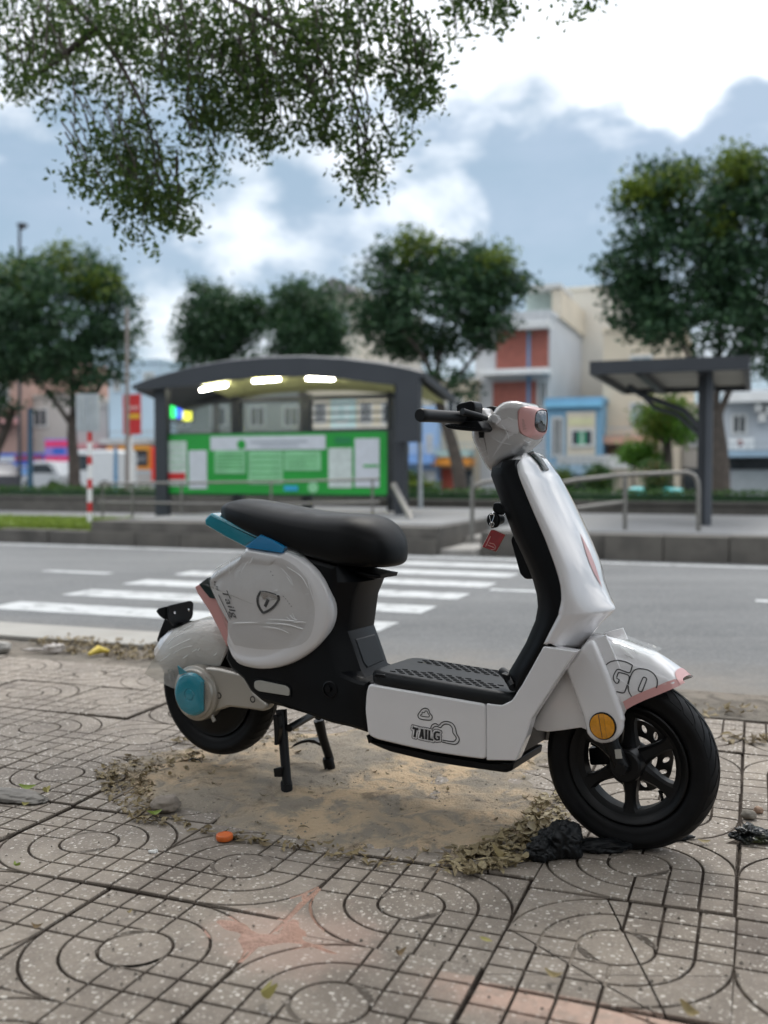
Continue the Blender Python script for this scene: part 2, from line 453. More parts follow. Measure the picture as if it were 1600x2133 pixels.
def asphalt():
    m, nt, b = new_mat('asphalt'); v = wco(nt)
    a = noise_n(nt, v, 0.35, 5, 0.55); f = noise_n(nt, v, 120, 3, 0.7); h = noise_n(nt, v, 3.5, 6, 0.6)
    mp = N(nt, 'ShaderNodeMapping'); nt.links.new(v, mp.inputs[0]); mp.inputs['Rotation'].default_value = (0, 0, RA); mp.inputs['Scale'].default_value = (0.05, 0.9, 1)
    w = noise_n(nt, mp.outputs[0], 1.6, 4)
    vo = N(nt, 'ShaderNodeTexVoronoi'); nt.links.new(v, vo.inputs['Vector']); vo.inputs['Scale'].default_value = 95
    sx = N(nt, 'ShaderNodeSeparateColor'); nt.links.new(vo.outputs['Color'], sx.inputs[0])
    col = mixc(nt, rng_n(nt, a, 0.35, 0.65), (0.092, 0.095, 0.096), (0.130, 0.133, 0.133))
    col = mixc(nt, rng_n(nt, w, 0.4, 0.65, 0, 0.5), col, (0.165, 0.165, 0.162))
    col = mixc(nt, rng_n(nt, h, 0.5, 0.75, 0, 0.35), col, (0.085, 0.087, 0.09))
    col = mixc(nt, rng_n(nt, sx.outputs[0], 0.55, 1.0, 0, 0.5), col, (0.25, 0.25, 0.245))
    # grit blown in from the kerb on the near side
    dt = N(nt, 'ShaderNodeVectorMath', operation='DOT_PRODUCT'); nt.links.new(v, dt.inputs[0]); dt.inputs[1].default_value = tuple(PV)
    near = rng_n(nt, mathn(nt, 'ADD', dt.outputs['Value'], mathn(nt, 'MULTIPLY', noise_n(nt, v, 1.8, 6, 0.7), 1.6)), 4.9, 6.2, 0.75, 0.0)
    col = mixc(nt, near, col, (0.235, 0.205, 0.17))
    nt.links.new(col, b.inputs['Base Color']); b.inputs['Roughness'].default_value = 0.8; b.inputs['Specular IOR Level'].default_value = 0.3
    bumpn(nt, b, f, 0.5, 0.006)
    return m
M_ROAD = asphalt()
def paint(name, c, wearc, amt=0.5):
    m, nt, b = new_mat(name); v = wco(nt)
    w = noise_n(nt, v, 5.5, 8, 0.7); f = noise_n(nt, v, 60, 4, 0.7)
    col = mixc(nt, rng_n(nt, f, 0.2, 0.8), tuple(x*0.9 for x in c), c)
    col = mixc(nt, rng_n(nt, w, 0.49, 0.63, 0, amt), col, wearc)
    nt.links.new(col, b.inputs['Base Color']); b.inputs['Roughness'].default_value = 0.65
    bumpn(nt, b, f, 0.3, 0.004)
    return m
M_LINE = paint('road_paint', (0.47, 0.48, 0.475), (0.17, 0.172, 0.172), 0.75)
M_CONC = mat('concrete', (0.33, 0.315, 0.29), 0.85, var=0.15, scale=3, bump=0.5, bscale=50, dirt=(0.14, 0.125, 0.105, 0.7))
M_CONC_DK = mat('weathered_concrete', (0.105, 0.097, 0.086), 0.9, var=0.3, scale=2.5, bump=0.6, bscale=30, dirt=(0.03, 0.028, 0.025, 0.9))
M_SLAB = mat('platform_slab', (0.19, 0.19, 0.187), 0.8, var=0.12, scale=1.2, bump=0.2, bscale=30, dirt=(0.15, 0.14, 0.13, 0.5))
M_STONE = mat('grey_wall_stone', (0.10, 0.092, 0.080), 0.88, var=0.2, scale=4, bump=0.6, bscale=18, dirt=(0.08, 0.075, 0.065, 0.6))

# base land out to the horizon
g = MB(); g.add([(-900, -300, 0), (900, -300, 0), (900, 1500, 0), (-900, 1500, 0)], [(0, 1, 2, 3)])
o = g.build('ground', M_SLAB, smooth=None, loc=(0, 0, -0.06)); tag(o, 'broad flat ground under and beyond the street', kind='structure')

T_PAV, T_ROAD1 = 4.05, 10.9
def sheet(name, s0, s1, t0, t1, z, m, parent=None, label=None, th=0.02):
    r = MB()
    c = W((s0+s1)/2, (t0+t1)/2, z)
    hs, ht = (s1-s0)/2, (t1-t0)/2
    r.box(-hs, hs, -ht, ht, -th, 0)
    o_ = r.build(name, m, parent, smooth=None)
    if parent: o_.location = ((s0+s1)/2 - parent['s'], (t0+t1)/2 - parent['t'], z - parent['z'])
    else:
        o_.location = c; o_.rotation_euler = (0, 0, -RA); tag(o_, label, kind='structure')
        o_['s'] = (s0+s1)/2; o_['t'] = (t0+t1)/2; o_['z'] = z
    return o_
road = sheet('road', -90, 90, 4.45, T_ROAD1+0.02, -0.012, M_ROAD, label='grey asphalt road with a zebra crossing')
for k, t in enumerate((5.68, 6.49, 7.28, 8.10, 8.95, 9.80)):
    s0, s1 = (-5.02, -2.07)
    sheet('crosswalk_stripe', s0 + random.uniform(-.03, .03), s1 + random.uniform(-.03, .03), t-0.19, t+0.19, -0.008, M_LINE, road, th=0.003)
sheet('edge_line', -90, 90, 10.50, 10.64, -0.008, M_LINE, road, th=0.003)
for s0 in (-14.9, -10.6, -6.4, -2.0, 0.0, 4.3, 8.6):
    sheet('lane_dash', s0, s0 + (0.55 if s0 == -2.0 else 0.75), 7.74, 7.86, -0.008, M_LINE, road, th=0.003)
verge = sheet('roadside_verge', -60, 60, T_PAV-0.05, 4.47, -0.008, M_VERGE, label='gritty strip of sand between pavement and asphalt')
gut = sheet('gutter_strip', -14, -3.05, 4.50, 4.90, 0.014, mat('pale_concrete', (0.33, 0.315, 0.285), 0.85, var=0.1, scale=3, bump=0.4, bscale=50, dirt=(0.26, 0.235, 0.20, 0.5)), label='pale concrete gutter strip behind the scooter')

# ------------------------------------------------------------------ pavement of patterned tiles
pav = MB(); pav.box(-9, 9, -3.2, 3.2, -0.05, 0)
pavement = pav.build('pavement', M_BED, smooth=None, loc=W(0, T_PAV-3.2, -0.0120), rot=(0, 0, -RA))
tag(pavement, 'grey terrazzo tile pavement with curved groove pattern', kind='structure')
A_T = 0.438; HT = A_T/2 - 0.0010; GW = 0.0046; GD = 0.0052
def tile_cells():
    """polygons of the raised pieces of one tile: circle, arcs on two corners, grids on the other two"""
    r = [0, HT/3, 2*HT/3, HT]
    cells = []
    def arc(rad, a0, a1, n): return [(rad*math.cos(a0+(a1-a0)*k/n), rad*math.sin(a0+(a1-a0)*k/n)) for k in range(n+1)]
    cells.append(arc(r[1], 0, 2*math.pi, 24)[:-1])                        # the eye
    for q in (1, 3):                                                       # arc corners (upper left, lower right)
        a0 = q*math.pi/2; a1 = a0 + math.pi/2
        for k in (1, 2):
            cells.append(arc(r[k], a0, a1, 8) + arc(r[k+1], a1, a0, 8))
        corner = (HT*math.cos(a0+math.pi/4)*2**.5, HT*math.sin(a0+math.pi/4)*2**.5)
        cells.append(arc(r[3], a0+0.16, a1-0.16, 8) + [corner])
    for sx in (1, -1):                                                     # grid corners
        for i in range(3):
            for j in range(3):
                if i == 0 and j == 0:
                    cells.append([(sx*r[1], 0.0), (sx*r[1], sx*r[1]), (0.0, sx*r[1])] + [(sx*r[1]*math.cos(q_), sx*r[1]*math.sin(q_)) for q_ in (1.25, .95, .785, .62, .32)])
                    continue
                cells.append([(sx*r[i], sx*r[j]), (sx*r[i+1], sx*r[j]), (sx*r[i+1], sx*r[j+1]), (sx*r[i], sx*r[j+1])])
    return cells
def tile_mesh(cuts=(), seed=0):
    rr = random.Random(seed)
    b = MB(); b.box(-HT, HT, -HT, HT, -0.022, -GD)
    for c in tile_cells():
        lo = inset(c, GW*0.75); hi = inset(c, GW*1.25)
        dz = rr.uniform(-0.0004, 0.0004)
        b.rings([[Vector((x, y, -GD-0.0005)) for x, y in lo], [Vector((x, y, -0.0011+dz)) for x, y in lo], [Vector((x, y, dz)) for x, y in hi]], True, False, True)
    me = bpy.data.meshes.new('tile'); me.from_pydata([tuple(v) for v in b.v], [], b.f)
    bm = bmesh.new(); bm.from_mesh(me); bmesh.ops.recalc_face_normals(bm, faces=bm.faces)
    for (px, py, ang, dz, sh) in cuts:                                     # cracked tiles: cut right through, one side dropped and shifted
        n = Vector((math.cos(ang), math.sin(ang), 0)); p = Vector((px, py, 0))
        bmesh.ops.bisect_plane(bm, geom=bm.verts[:]+bm.edges[:]+bm.faces[:], plane_co=p, plane_no=n)
        es = [e for e in bm.edges if all(abs((v.co-p).dot(n)) < 1e-5 for v in e.verts)]
        bmesh.ops.split_edges(bm, edges=es)
        for f_ in bm.faces:
            f_.tag = (f_.calc_center_median()-p).dot(n) > 0
        for v in bm.verts:
            if v.link_faces and v.link_faces[0].tag:
                v.co += n*sh + Vector((0, 0, dz + 0.01*0.2*(v.co-p).dot(n)))
    bm.to_mesh(me); bm.free()
    return me
TM = tile_mesh()
TMC = [tile_mesh([(0.02, 0.03, 0.35, -0.0008, 0.0045), (-0.08, -0.09, 0.95, 0.0006, 0.0035), (-0.02, -0.12, 1.9, -0.0006, 0.003)], 1),
       tile_mesh([(-0.05, 0.02, 1.2, -0.0015, 0.005)], 2),
       tile_mesh([(0.06, -0.03, 2.5, -0.0012, 0.005), (0.02, 0.1, 1.45, 0.0008, 0.004)], 3)]
for me_ in [TM] + TMC:
    me_.materials.append(M_TILE[0]); me_.materials.append(M_BED)
    me_.polygons.foreach_set('material_index', [1 if p_.center.z < -GD*0.92 else 0 for p_ in me_.polygons])
def inpoly(p, poly):
    x, y = p[0], p[1]; c = False
    for i in range(len(poly)):
        x1, y1 = poly[i-1][0], poly[i-1][1]; x2, y2 = poly[i][0], poly[i][1]
        if (y1 > y) != (y2 > y) and x < (x2-x1)*(y-y1)/(y2-y1)+x1: c = not c
    return c
def edge_dist(p, poly):
    p = Vector((p[0], p[1])); best = 9
    for i in range(len(poly)):
        a = Vector(poly[i-1][:2]); b_ = Vector(poly[i][:2]); ab = b_-a
        k = max(0, min(1, (p-a).dot(ab)/max(1e-9, ab.length_squared)))
        best = min(best, (p-a-ab*k).length)
    return best
PIT_PX = [(180,1600),(250,1572),(340,1552),(450,1545),(570,1530),(700,1512),(900,1500),(1120,1500),(1165,1540),(1175,1640),(1190,1720),(1120,1770),(1040,1797),(930,1808),(800,1793),(700,1768),(600,1746),(480,1732),(400,1717),(330,1702),(270,1680),(215,1640)]
PIT = cr([Vector((*gp(x, y)[:2], 0)) for x, y in PIT_PX], 3)
S0, T0 = -0.469, 2.177
ntile = 0
proto = None
for m_ in range(-6, 5):
    for k in range(-9, 11):
        s = S0 + (k+0.5)*A_T; t = T0 + (m_-0.5)*A_T
        if s < -0.907: t += 0.11; s -= 0.004
        elif s < -0.469: t += 0.05
        if t + HT > T_PAV + 0.06: continue
        c = W(s, t)
        px = CX + FPX*c.x/max(0.2, c.y)
        py = YH + FPX*HCAM/max(0.2, c.y)
        if c.y < 1.15 or px < -420 or px > 2000: continue
        if inpoly(c, PIT) and edge_dist(c, PIT) > 0.2: continue
        if k == 0 and m_ == 0: me_ = TMC[0]
        elif random.random() < 0.10: me_ = random.choice(TMC)
        else: me_ = TM
        par = (k + m_) % 2 == 0
        o = bpy.data.objects.new('tile', me_); COL.objects.link(o); o.parent = pavement
        near = edge_dist(c, PIT) < 0.35
        tilt = 0.012 if near else 0.005
        o.location = (s, t-(T_PAV-3.2), 0.0120 + random.uniform(-0.003, 0.003))
        o.rotation_euler = (random.gauss(0, tilt), random.gauss(0, tilt), (0 if par else math.pi/2) + random.choice((0, math.pi)) + random.gauss(0, 0.006))
        if k == 0 and m_ == 0: o.rotation_euler = (0.004, -0.003, 0.0)
        q = random.random()
        if q < 0.45:
            o.material_slots[0].link = 'OBJECT'; o.material_slots[0].material = M_TILE[1 if q < 0.25 else 2]
        ntile += 1
print('tiles', ntile)

# ------------------------------------------------------------------ the bare tree pit
def mound(name, poly, step, hmax, m, wob=0.02, edge=0.14, z0=0.0, seed=0.0, lumps=0.006):
    xs = [p[0] for p in poly]; ys = [p[1] for p in poly]
    nx = int((max(xs)-min(xs)+0.1)/step)+1; ny = int((max(ys)-min(ys)+0.1)/step)+1
    idx = {}; V_ = []; F_ = []
    for j in range(ny):
        for i in range(nx):
            x = min(xs)-0.05+i*step; y = min(ys)-0.05+j*step
            e = edge_dist((x, y), poly)*(1 if inpoly((x, y), poly) else -1)
            e += noise.noise(Vector((x*7, y*7, seed)))*wob*2 + noise.noise(Vector((x*23, y*23, seed+3)))*wob
            if e < -0.02: continue
            k = max(0, min(1, e/edge)); k = k*k*(3-2*k)
            z = z0 - 0.008 + (hmax+0.008)*k + (noise.fractal(Vector((x*9, y*9, seed+5)), 1.0, 2.0, 5))*lumps*max(0.25, k) + noise.noise(Vector((x*2.2, y*2.2, seed+9)))*lumps*0.8*k
            idx[(i, j)] = len(V_); V_.append((x, y, z))
    for j in range(ny-1):
        for i in range(nx-1):
            q = [idx.get(a) for a in ((i, j), (i+1, j), (i+1, j+1), (i, j+1))]
            if None not in q: F_.append(tuple(q))
    b = MB(); b.v = [Vector(v) for v in V_]; b.f = F_
    return b.build(name, m, smooth=180, fix=False)
pit = mound('bare_soil', PIT, 0.014, 0.010, M_SOIL, 0.045, 0.16, lumps=0.010)
tag(pit, 'bare sandy soil of the tree pit under the scooter', kind='structure')
def gpoly(px): return cr([Vector((*gp(x, y)[:2], 0)) for x, y in px], 3)
sand1 = mound('pink_sand', gpoly([(450,1910),(523,1922),(556,1931),(585,1905),(612,1878),(649,1845),(640,1874),(641,1910),(669,1951),(710,1975),(787,2000),(783,2006),(710,2006),(612,1987),(550,1990),(487,1987),(482,1947)]), 0.005, 0.006, M_PINK, 0.016, 0.05, 0.003, 11, 0.004)
tag(sand1, 'spilled pink mortar sand filling a broken tile corner', kind='structure')
# ------------------------------------------------------------------ leaf litter
M_LITTER = leaf_mat('dry_leaves', (0.13, 0.095, 0.05), (0.30, 0.235, 0.12), 0.15)
M_LEAFG = leaf_mat('fallen_green_leaves', (0.16, 0.20, 0.05), (0.30, 0.27, 0.08), 0.2)
def leaf_verts(l, w, curl):
    out_ = []; n = 4
    for k in range(n+1):
        t = k/n; x = (t-0.5)*l; h = w*math.sin(math.pi*min(1, t*0.93+0.05))**0.8*(1-0.25*t)
        z = curl*l*((t-0.5)**2*3.0)
        out_.append((x, -h/2, z+0.25*h)); out_.append((x, 0, z)); out_.append((x, h/2, z+0.25*h))
    return out_
def leaf_faces():
    f = []
    for k in range(4):
        for j in (0, 1): f.append((k*3+j, k*3+j+1, k*3+j+4, k*3+j+3))
    return f
LF = leaf_faces()
def litter(name, pts, m, smin=0.016, smax=0.034, zof=0.004, pile=0.01):
    b = MB()
    for x, y in pts:
        l = random.uniform(smin, smax)
        mt = Matrix.Translation((x, y, zof + random.random()**2*pile)) @ Matrix.Rotation(random.uniform(0, 6.3), 4, 'Z') @ Matrix.Rotation(random.gauss(0, 0.22), 4, 'X') @ Matrix.Rotation(random.gauss(0, 0.18), 4, 'Y')
        b.add([mt @ Vector(v) for v in leaf_verts(l, l*random.uniform(0.35, 0.6), random.uniform(-0.5, 0.5))], LF)
    return b.build(name, m, smooth=180, fix=False)
def scatter(poly, n, core=None):
    q = [gp(x, y) for x, y in poly]; xs = [p.x for p in q]; ys = [p.y for p in q]; r_ = []
    while len(r_) < n:
        p = (random.uniform(min(xs), max(xs)), random.uniform(min(ys), max(ys)))
        if inpoly(p, q) and noise.noise(Vector((p[0]*6, p[1]*6, 4.4))) > random.uniform(-0.9, 0.25): r_.append(p)
    return r_
pts = scatter([(195,1610),(250,1580),(330,1570),(420,1572),(440,1590),(345,1605),(320,1650),(335,1700),(350,1722),(280,1712),(225,1672)], 620)
pts += scatter([(330,1690),(360,1700),(470,1735),(580,1755),(600,1775),(500,1755),(400,1738)], 60)
pts += scatter([(560,1740),(640,1755),(760,1780),(880,1790),(930,1815),(820,1812),(700,1795),(600,1770)], 55)
ptsR = scatter([(1180,1660),(1190,1740),(1140,1790),(1060,1815),(960,1830),(890,1815),(930,1785),(1020,1760),(1090,1715),(1120,1660)], 520)
pts += scatter([(350,1545),(560,1528),(640,1520),(700,1545),(560,1560),(440,1570)], 170)
pts += scatter([(300,1560),(1150,1505),(1170,1700),(900,1800),(420,1715)], 130)
pts = [q for q in pts if noise.noise(Vector((q[0]*3.1, q[1]*3.1, 8.8))) > random.uniform(-.75, .15)]
o = litter('leaf_litter', pts, M_LITTER); tag(o, 'dry brown leaves gathered along the edge of the tree pit', kind='stuff')
pts = scatter([(60,1338),(150,1332),(340,1345),(460,1360),(460,1390),(300,1375),(120,1358)], 560) + scatter([(1380,1450),(1600,1480),(1600,1505),(1480,1500)], 22) + scatter([(1500,1535),(1600,1535),(1600,1552),(1510,1552)], 30)
o = litter('pale_leaf_litter', ptsR, leaf_mat('pale_dry_leaves', (0.20, 0.155, 0.085), (0.42, 0.35, 0.21), 0.15), 0.020, 0.042, 0.004, 0.018); tag(o, 'pale dry leaves heaped beside the front tyre', kind='stuff')
o = litter('roadside_leaf_litter', pts, M_LITTER, 0.02, 0.05, 0.0, 0.03); tag(o, 'dry leaves blown along the gutter behind the rear wheel', kind='stuff')
pts = [(gp(random.uniform(0, 1600), random.uniform(1560, 2133))) for _ in range(420)] + [Vector((*p_, 0.008)) for p_ in scatter([(300,1560),(1150,1505),(1170,1700),(900,1800),(420,1715)], 500)]
b = MB()
for p in pts:
    r_ = random.uniform(0.0012, 0.0035); mt = Matrix.Translation((p.x, p.y, max(p.z, 0.001))) @ Matrix.Rotation(random.uniform(0, 6), 4, 'Z')
    b.add([mt @ Vector(v) for v in ((-r_,-r_*.7,0),(r_,-r_,0),(r_*.8,r_,0),(-r_,r_*.8,0),(0,0,r_*1.2))], [(0,1,4),(1,2,4),(2,3,4),(3,0,4)])
o = b.build('grit', M_VERGE, smooth=None, fix=False); tag(o, 'pale crumbs of grit scattered over the tiles', kind='stuff')
# ================================================================== SCOOTER
M_WHITE = mat('white_gloss_paint', (0.82, 0.805, 0.81), 0.12, var=0.03, scale=3, coat=1.0, bump=0.02, bscale=5, bdist=0.003)
M_PINKP = mat('pink_paint', (0.66, 0.34, 0.32), 0.32, var=0.04, scale=4, coat=0.3)
M_BLACK = mat('black_plastic', (0.0042, 0.0048, 0.006), 0.40, var=0.25, scale=9, bump=0.08, bscale=900, bdist=0.0004, spec=0.2)
M_GREYBL = mat('charcoal_plastic', (0.016, 0.0175, 0.019), 0.42, var=0.2, scale=9, bump=0.1, bscale=900, bdist=0.0004, spec=0.2)
M_SEAT = mat('seat_vinyl', (0.0045, 0.005, 0.0056), 0.45, var=0.15, scale=12, bump=0.15, bscale=700, bdist=0.0006, spec=0.2)
M_RUBBER = mat('tyre_rubber', (0.0055, 0.0055, 0.0062), 0.55, var=0.3, scale=14, bump=0.15, bscale=120, bdist=0.001, dirt=(0.02, 0.018, 0.016, 0.4), spec=0.2)
M_ALLOY = mat('black_alloy', (0.0055, 0.0055, 0.006), 0.4, metal=0.1, var=0.2, spec=0.3)
M_STEEL = mat('dark_steel', (0.10, 0.095, 0.09), 0.38, metal=0.9, var=0.2, scale=20)
M_SILVER = mat('silver_paint', (0.46, 0.43, 0.38), 0.36, metal=0.55, var=0.05, scale=6)
M_CHROME = mat('chrome', (0.8, 0.8, 0.8), 0.12, metal=1.0, var=0.03)
M_TEAL = mat('teal_film', (0.014, 0.25, 0.33), 0.16, var=0.1, scale=7, coat=0.7, bump=0.35, bscale=26, bdist=0.006)
M_BLUE = mat('blue_film', (0.008, 0.22, 0.48), 0.2, var=0.1, scale=7, coat=0.6, bump=0.25, bscale=20, bdist=0.004)
M_AMBER = mat('amber_reflector', (0.72, 0.30, 0.015), 0.25, var=0.12, scale=90, coat=0.5, bump=0.3, bscale=320, bdist=0.001)
M_WARM = mat('pale_reflector', (0.42, 0.41, 0.37), 0.3, var=0.05, scale=30, coat=0.4)
M_INK = mat('black_print', (0.02, 0.02, 0.022), 0.45, var=0.1)
M_LENSD = mat('smoked_lens', (0.02, 0.035, 0.035), 0.12, var=0.2, coat=0.6)
M_FILM = film('clear_wrap', tint=(0.925, 0.92, 0.91), gloss=1.0, veil=0.05, bscale=16, bump=0.7, bdist=0.008, zs=(1.0, 1, 2.4))
M_FILM2 = film('milky_wrap', tint=(0.84, 0.83, 0.79), gloss=0.9, veil=0.42, bscale=22, bump=0.5, bdist=0.008, zs=(1, 1, 2))
M_FOLD_GLINT = mat('film_ridge_glint', (.86, .87, .87), .07, var=.02, coat=1.0)  # opaque near-white for creases of clear film, highlight put into the colour
M_FLAP = film('clear_flap', gloss=0.6, veil=0.03, bscale=30, bump=0.6, bdist=0.006)
m, nt, b = new_mat('headlight_glass'); M_GLASS = m
b.inputs['Base Color'].default_value = (0.16, 0.165, 0.175, 1); b.inputs['Roughness'].default_value = 0.05; b.inputs['Metallic'].default_value = 0.85
bumpn(nt, b, noise_n(nt, objco(nt), 45, 2), 0.15, 0.01)

scooter = empty('electric_scooter', SF, math.atan2(SA.y, SA.x))
tag(scooter, 'white and pink electric scooter with black seat parked on its centre stand', 'scooter')
bpy.context.view_layer.update()
S_INV = Matrix.Translation(SF) @ Matrix.Rotation(math.atan2(SA.y, SA.x), 4, 'Z')
S_INV = S_INV.inverted()
def PX(px, v): return [P(x, y, v) for x, y in px]
def PU(px, py, u):
    d = ray(px, py); k = (SF.dot(SA) + u) / d.dot(SA); q = EYE + d*k
    return Vector((u, -((q-SF).dot(SN)), q.z))
def sc(mb, name, m, smooth=40, parent=None, label=None, sub=0):
    o = mb.build(name, m, parent or scooter, smooth, sub=sub)
    if label: o['label'] = label
    return o
def bvh_of(o):
    dg = bpy.context.evaluated_depsgraph_get(); e = o.evaluated_get(dg); me = e.to_mesh()
    t = BVHTree.FromPolygons([v.co.copy() for v in me.vertices], [tuple(p.vertices) for p in me.polygons]); e.to_mesh_clear()
    return t
def hit(t, px, py, off=0.0012):
    o_ = S_INV @ EYE; d = (S_INV.to_3x3() @ ray(px, py)).normalized()
    c, n, i, q = t.ray_cast(o_, d)
    if c is None: return None, None
    if n.dot(d) > 0: n = -n
    return c + n*off, n
def stroke(mb, t, pts, w=0.002, closed=False, off=0.001):
    """flat print line laid on a surface along photo points"""
    pts = list(pts) + ([pts[0]] if closed else [])
    q = [hit(t, x, y, off) for x, y in pts]
    q = [(c, n) for c, n in q if c is not None]
    if len(q) < 2: return
    L_, R_ = [], []
    for i, (c, n) in enumerate(q):
        a = q[min(i+1, len(q)-1)][0] - q[max(i-1, 0)][0]
        if closed and i in (0, len(q)-1): a = q[1][0] - q[-2][0]
        if a.length < 1e-9: a = Vector((1, 0, 0))
        s_ = a.normalized().cross(n).normalized()*w/2
        L_.append(c+s_); R_.append(c-s_)
    k = len(q); mb.add(L_+R_, [(i, i+1, k+i+1, k+i) for i in range(k-1)])
def patch(mb, t, poly, off=0.0012):
    """flat print area laid on a surface: fan of the traced polygon"""
    q = [hit(t, x, y, off)[0] for x, y in poly]
    if any(c is None for c in q): q = [c for c in q if c is not None]
    if len(q) < 3: return
    mb.add(q, [tuple(range(len(q)))])
def ridge(mb, t, pts, r=.001, off=.002):
    q = [hit(t, x, y, off)[0] for x, y in pts]; q = [x for x in q if x is not None]
    if len(q) > 2: mb.tube(q, [r*.3] + [r]*(len(q)-2) + [r*.3], 6)
def mirror(mb):
    o = MB(); o.v = [Vector((v.x, -v.y, v.z)) for v in mb.v]; o.f = [f[::-1] for f in mb.f]; return o

# ---------------------------------------------------------------- wheels
RW, UR, WR = 0.2125, -1.345, 0.2535
def wheel(name, uc, wc, front):
    c = Vector((0, 0, 0))
    w_ = MB()
    if front:
        w_.lathe([(0.147, -0.036), (0.150, -0.034), (0.150, -0.026), (0.126, -0.024), (0.116, -0.018), (0.116, 0.018), (0.126, 0.024), (0.150, 0.026), (0.150, 0.034), (0.147, 0.036), (0.142, 0.034), (0.132, 0.026), (0.1235, 0.018), (0.1225, 0), (0.1235, -0.018), (0.132, -0.026), (0.142, -0.034)], c, 'y', 64, True)
        w_.lathe([(0.0, -0.055), (0.036, -0.055), (0.041, -0.050), (0.046, 0.0), (0.041, 0.045), (0.034, 0.050), (0.0, 0.050)], c, 'y', 28)
        for k in range(6):
            a = R(-88 + 60*k); ca, sa = math.cos(a), math.sin(a)
            rings = []
            for r, hw, hv in ((0.028, 0.024, 0.030), (0.05, 0.0185, 0.025), (0.08, 0.0140, 0.020), (0.10, 0.0145, 0.020), (0.112, 0.018, 0.021), (0.124, 0.027, 0.023)):
                q = []
                for x, y in ((-1, -.6), (-.6, -1), (.6, -1), (1, -.6), (1, .6), (.6, 1), (-.6, 1), (-1, .6)):
                    q.append(Vector((r*ca - x*hw*sa, y*hv, r*sa + x*hw*ca)))
                rings.append(q)
            w_.rings(rings)
    else:
        w_.lathe([(0.0, -0.045), (0.10, -0.045), (0.125, -0.038), (0.142, -0.034), (0.150, -0.036), (0.150, 0.036), (0.142, 0.034), (0.125, 0.038), (0.118, 0.045), (0.0, 0.045)], c, 'y', 56)
    o = w_.build(name, M_ALLOY, scooter, 35); o.location = (uc, 0, wc)
    ty = MB(); pr = []
    for k in range(28):
        a = 2*math.pi*k/28; x = math.cos(a); y = math.sin(a)
        rr = 0.1790 + 0.0335*(abs(x)**0.85)*(1 if x > 0 else -1); vv = 0.047*(abs(y)**0.8)*(1 if y > 0 else -1)
        if x < 0: vv *= 0.86
        pr.append((rr, vv))
    ty.lathe(pr, c, 'y', 72, True)
    t = ty.build('tyre', M_RUBBER, o, 180)
    # raised tread bars with open grooves between, on both shoulders
    tr = MB(); nb = 30 if front else 44
    def surf(v, ex=0.0016):
        x = max(0.0, 1-abs(v/0.047)**2.5)**(1/1.7*0.85) if False else None
        best = None
        for k in range(0, 120):
            a = -math.pi/2 + math.pi*k/119
            vv = 0.047*(abs(math.sin(a))**0.8)*(1 if math.sin(a) > 0 else -1)
            if best is None or abs(vv-v) < best[0]: best = (abs(vv-v), 0.1790+0.0335*(abs(math.cos(a))**0.85))
        return best[1] + ex
    vs_ = [0.004, 0.014, 0.024, 0.033, 0.040]; rs = [surf(v) for v in vs_]; rs0 = [surf(v, -0.004) for v in vs_]
    for k in range(nb):
        for sd in (1, -1):
            a0 = 2*math.pi*(k + (0.5 if sd < 0 else 0))/nb; wid = 2*math.pi/nb*0.80
            top, bot = [], []
            for e in (0, 1):
                for v, r_, r0 in zip(vs_, rs, rs0):
                    an = a0 + e*wid - 0.9*(v-0.004)/0.036*2*math.pi/nb*(1.6 if front else 0.7)
                    top.append(Vector((r_*math.cos(an), sd*v, r_*math.sin(an)))); bot.append(Vector((r0*math.cos(an), sd*v, r0*math.sin(an))))
            n = len(vs_); f = [(i, i+1, n+i+1, n+i) for i in range(n-1)]
            ring = list(range(n)) + list(range(2*n-1, n-1, -1)); m_ = len(ring)
            f += [(ring[i], ring[(i+1) % m_], 2*n+ring[(i+1) % m_], 2*n+ring[i]) for i in range(m_)]
            tr.add(top+bot, f)
    tr.build('tread', M_RUBBER, t, 30)
    return o
fw = wheel('front_wheel', -0.02, RW, True)
rw = wheel('rear_wheel', UR, WR, False)
# brake disc with slotted holes, on the far side
cu = bpy.data.curves.new('brake_disc', 'CURVE'); cu.dimensions = '2D'; cu.fill_mode = 'BOTH'; cu.extrude = 0.0016
def poly_spline(pts):
    s = cu.splines.new('POLY'); s.points.add(len(pts)-1); s.use_cyclic_u = True
    for p_, q in zip(s.points, pts): p_.co = (q[0], q[1], 0, 1)
poly_spline([(0.090*math.cos(2*math.pi*k/64)*(1+0.012*math.sin(k*2*math.pi/64*10)), 0.090*math.sin(2*math.pi*k/64)*(1+0.012*math.sin(k*2*math.pi/64*10))) for k in range(64)])
poly_spline([(0.050*math.cos(2*math.pi*k/32), 0.050*math.sin(2*math.pi*k/32)) for k in range(32)])
for k in range(14):
    a = 2*math.pi*k/14
    poly_spline([((0.072)*math.cos(a) + 0.0105*math.cos(q)*math.cos(a+0.7) - 0.0055*math.sin(q)*math.sin(a+0.7), 0.072*math.sin(a) + 0.0105*math.cos(q)*math.sin(a+0.7) + 0.0055*math.sin(q)*math.cos(a+0.7)) for q in [2*math.pi*i/12 for i in range(12)]])
tmp = bpy.data.objects.new('tmp', cu); COL.objects.link(tmp)
me = bpy.data.meshes.new_from_object(tmp.evaluated_get(bpy.context.evaluated_depsgraph_get())); bpy.data.objects.remove(tmp)
me.materials.append(M_STEEL)
o = bpy.data.objects.new('brake_disc', me); COL.objects.link(o); o.parent = fw; o.location = (0, 0.058, 0); o.rotation_euler = (math.pi/2, 0, 0)
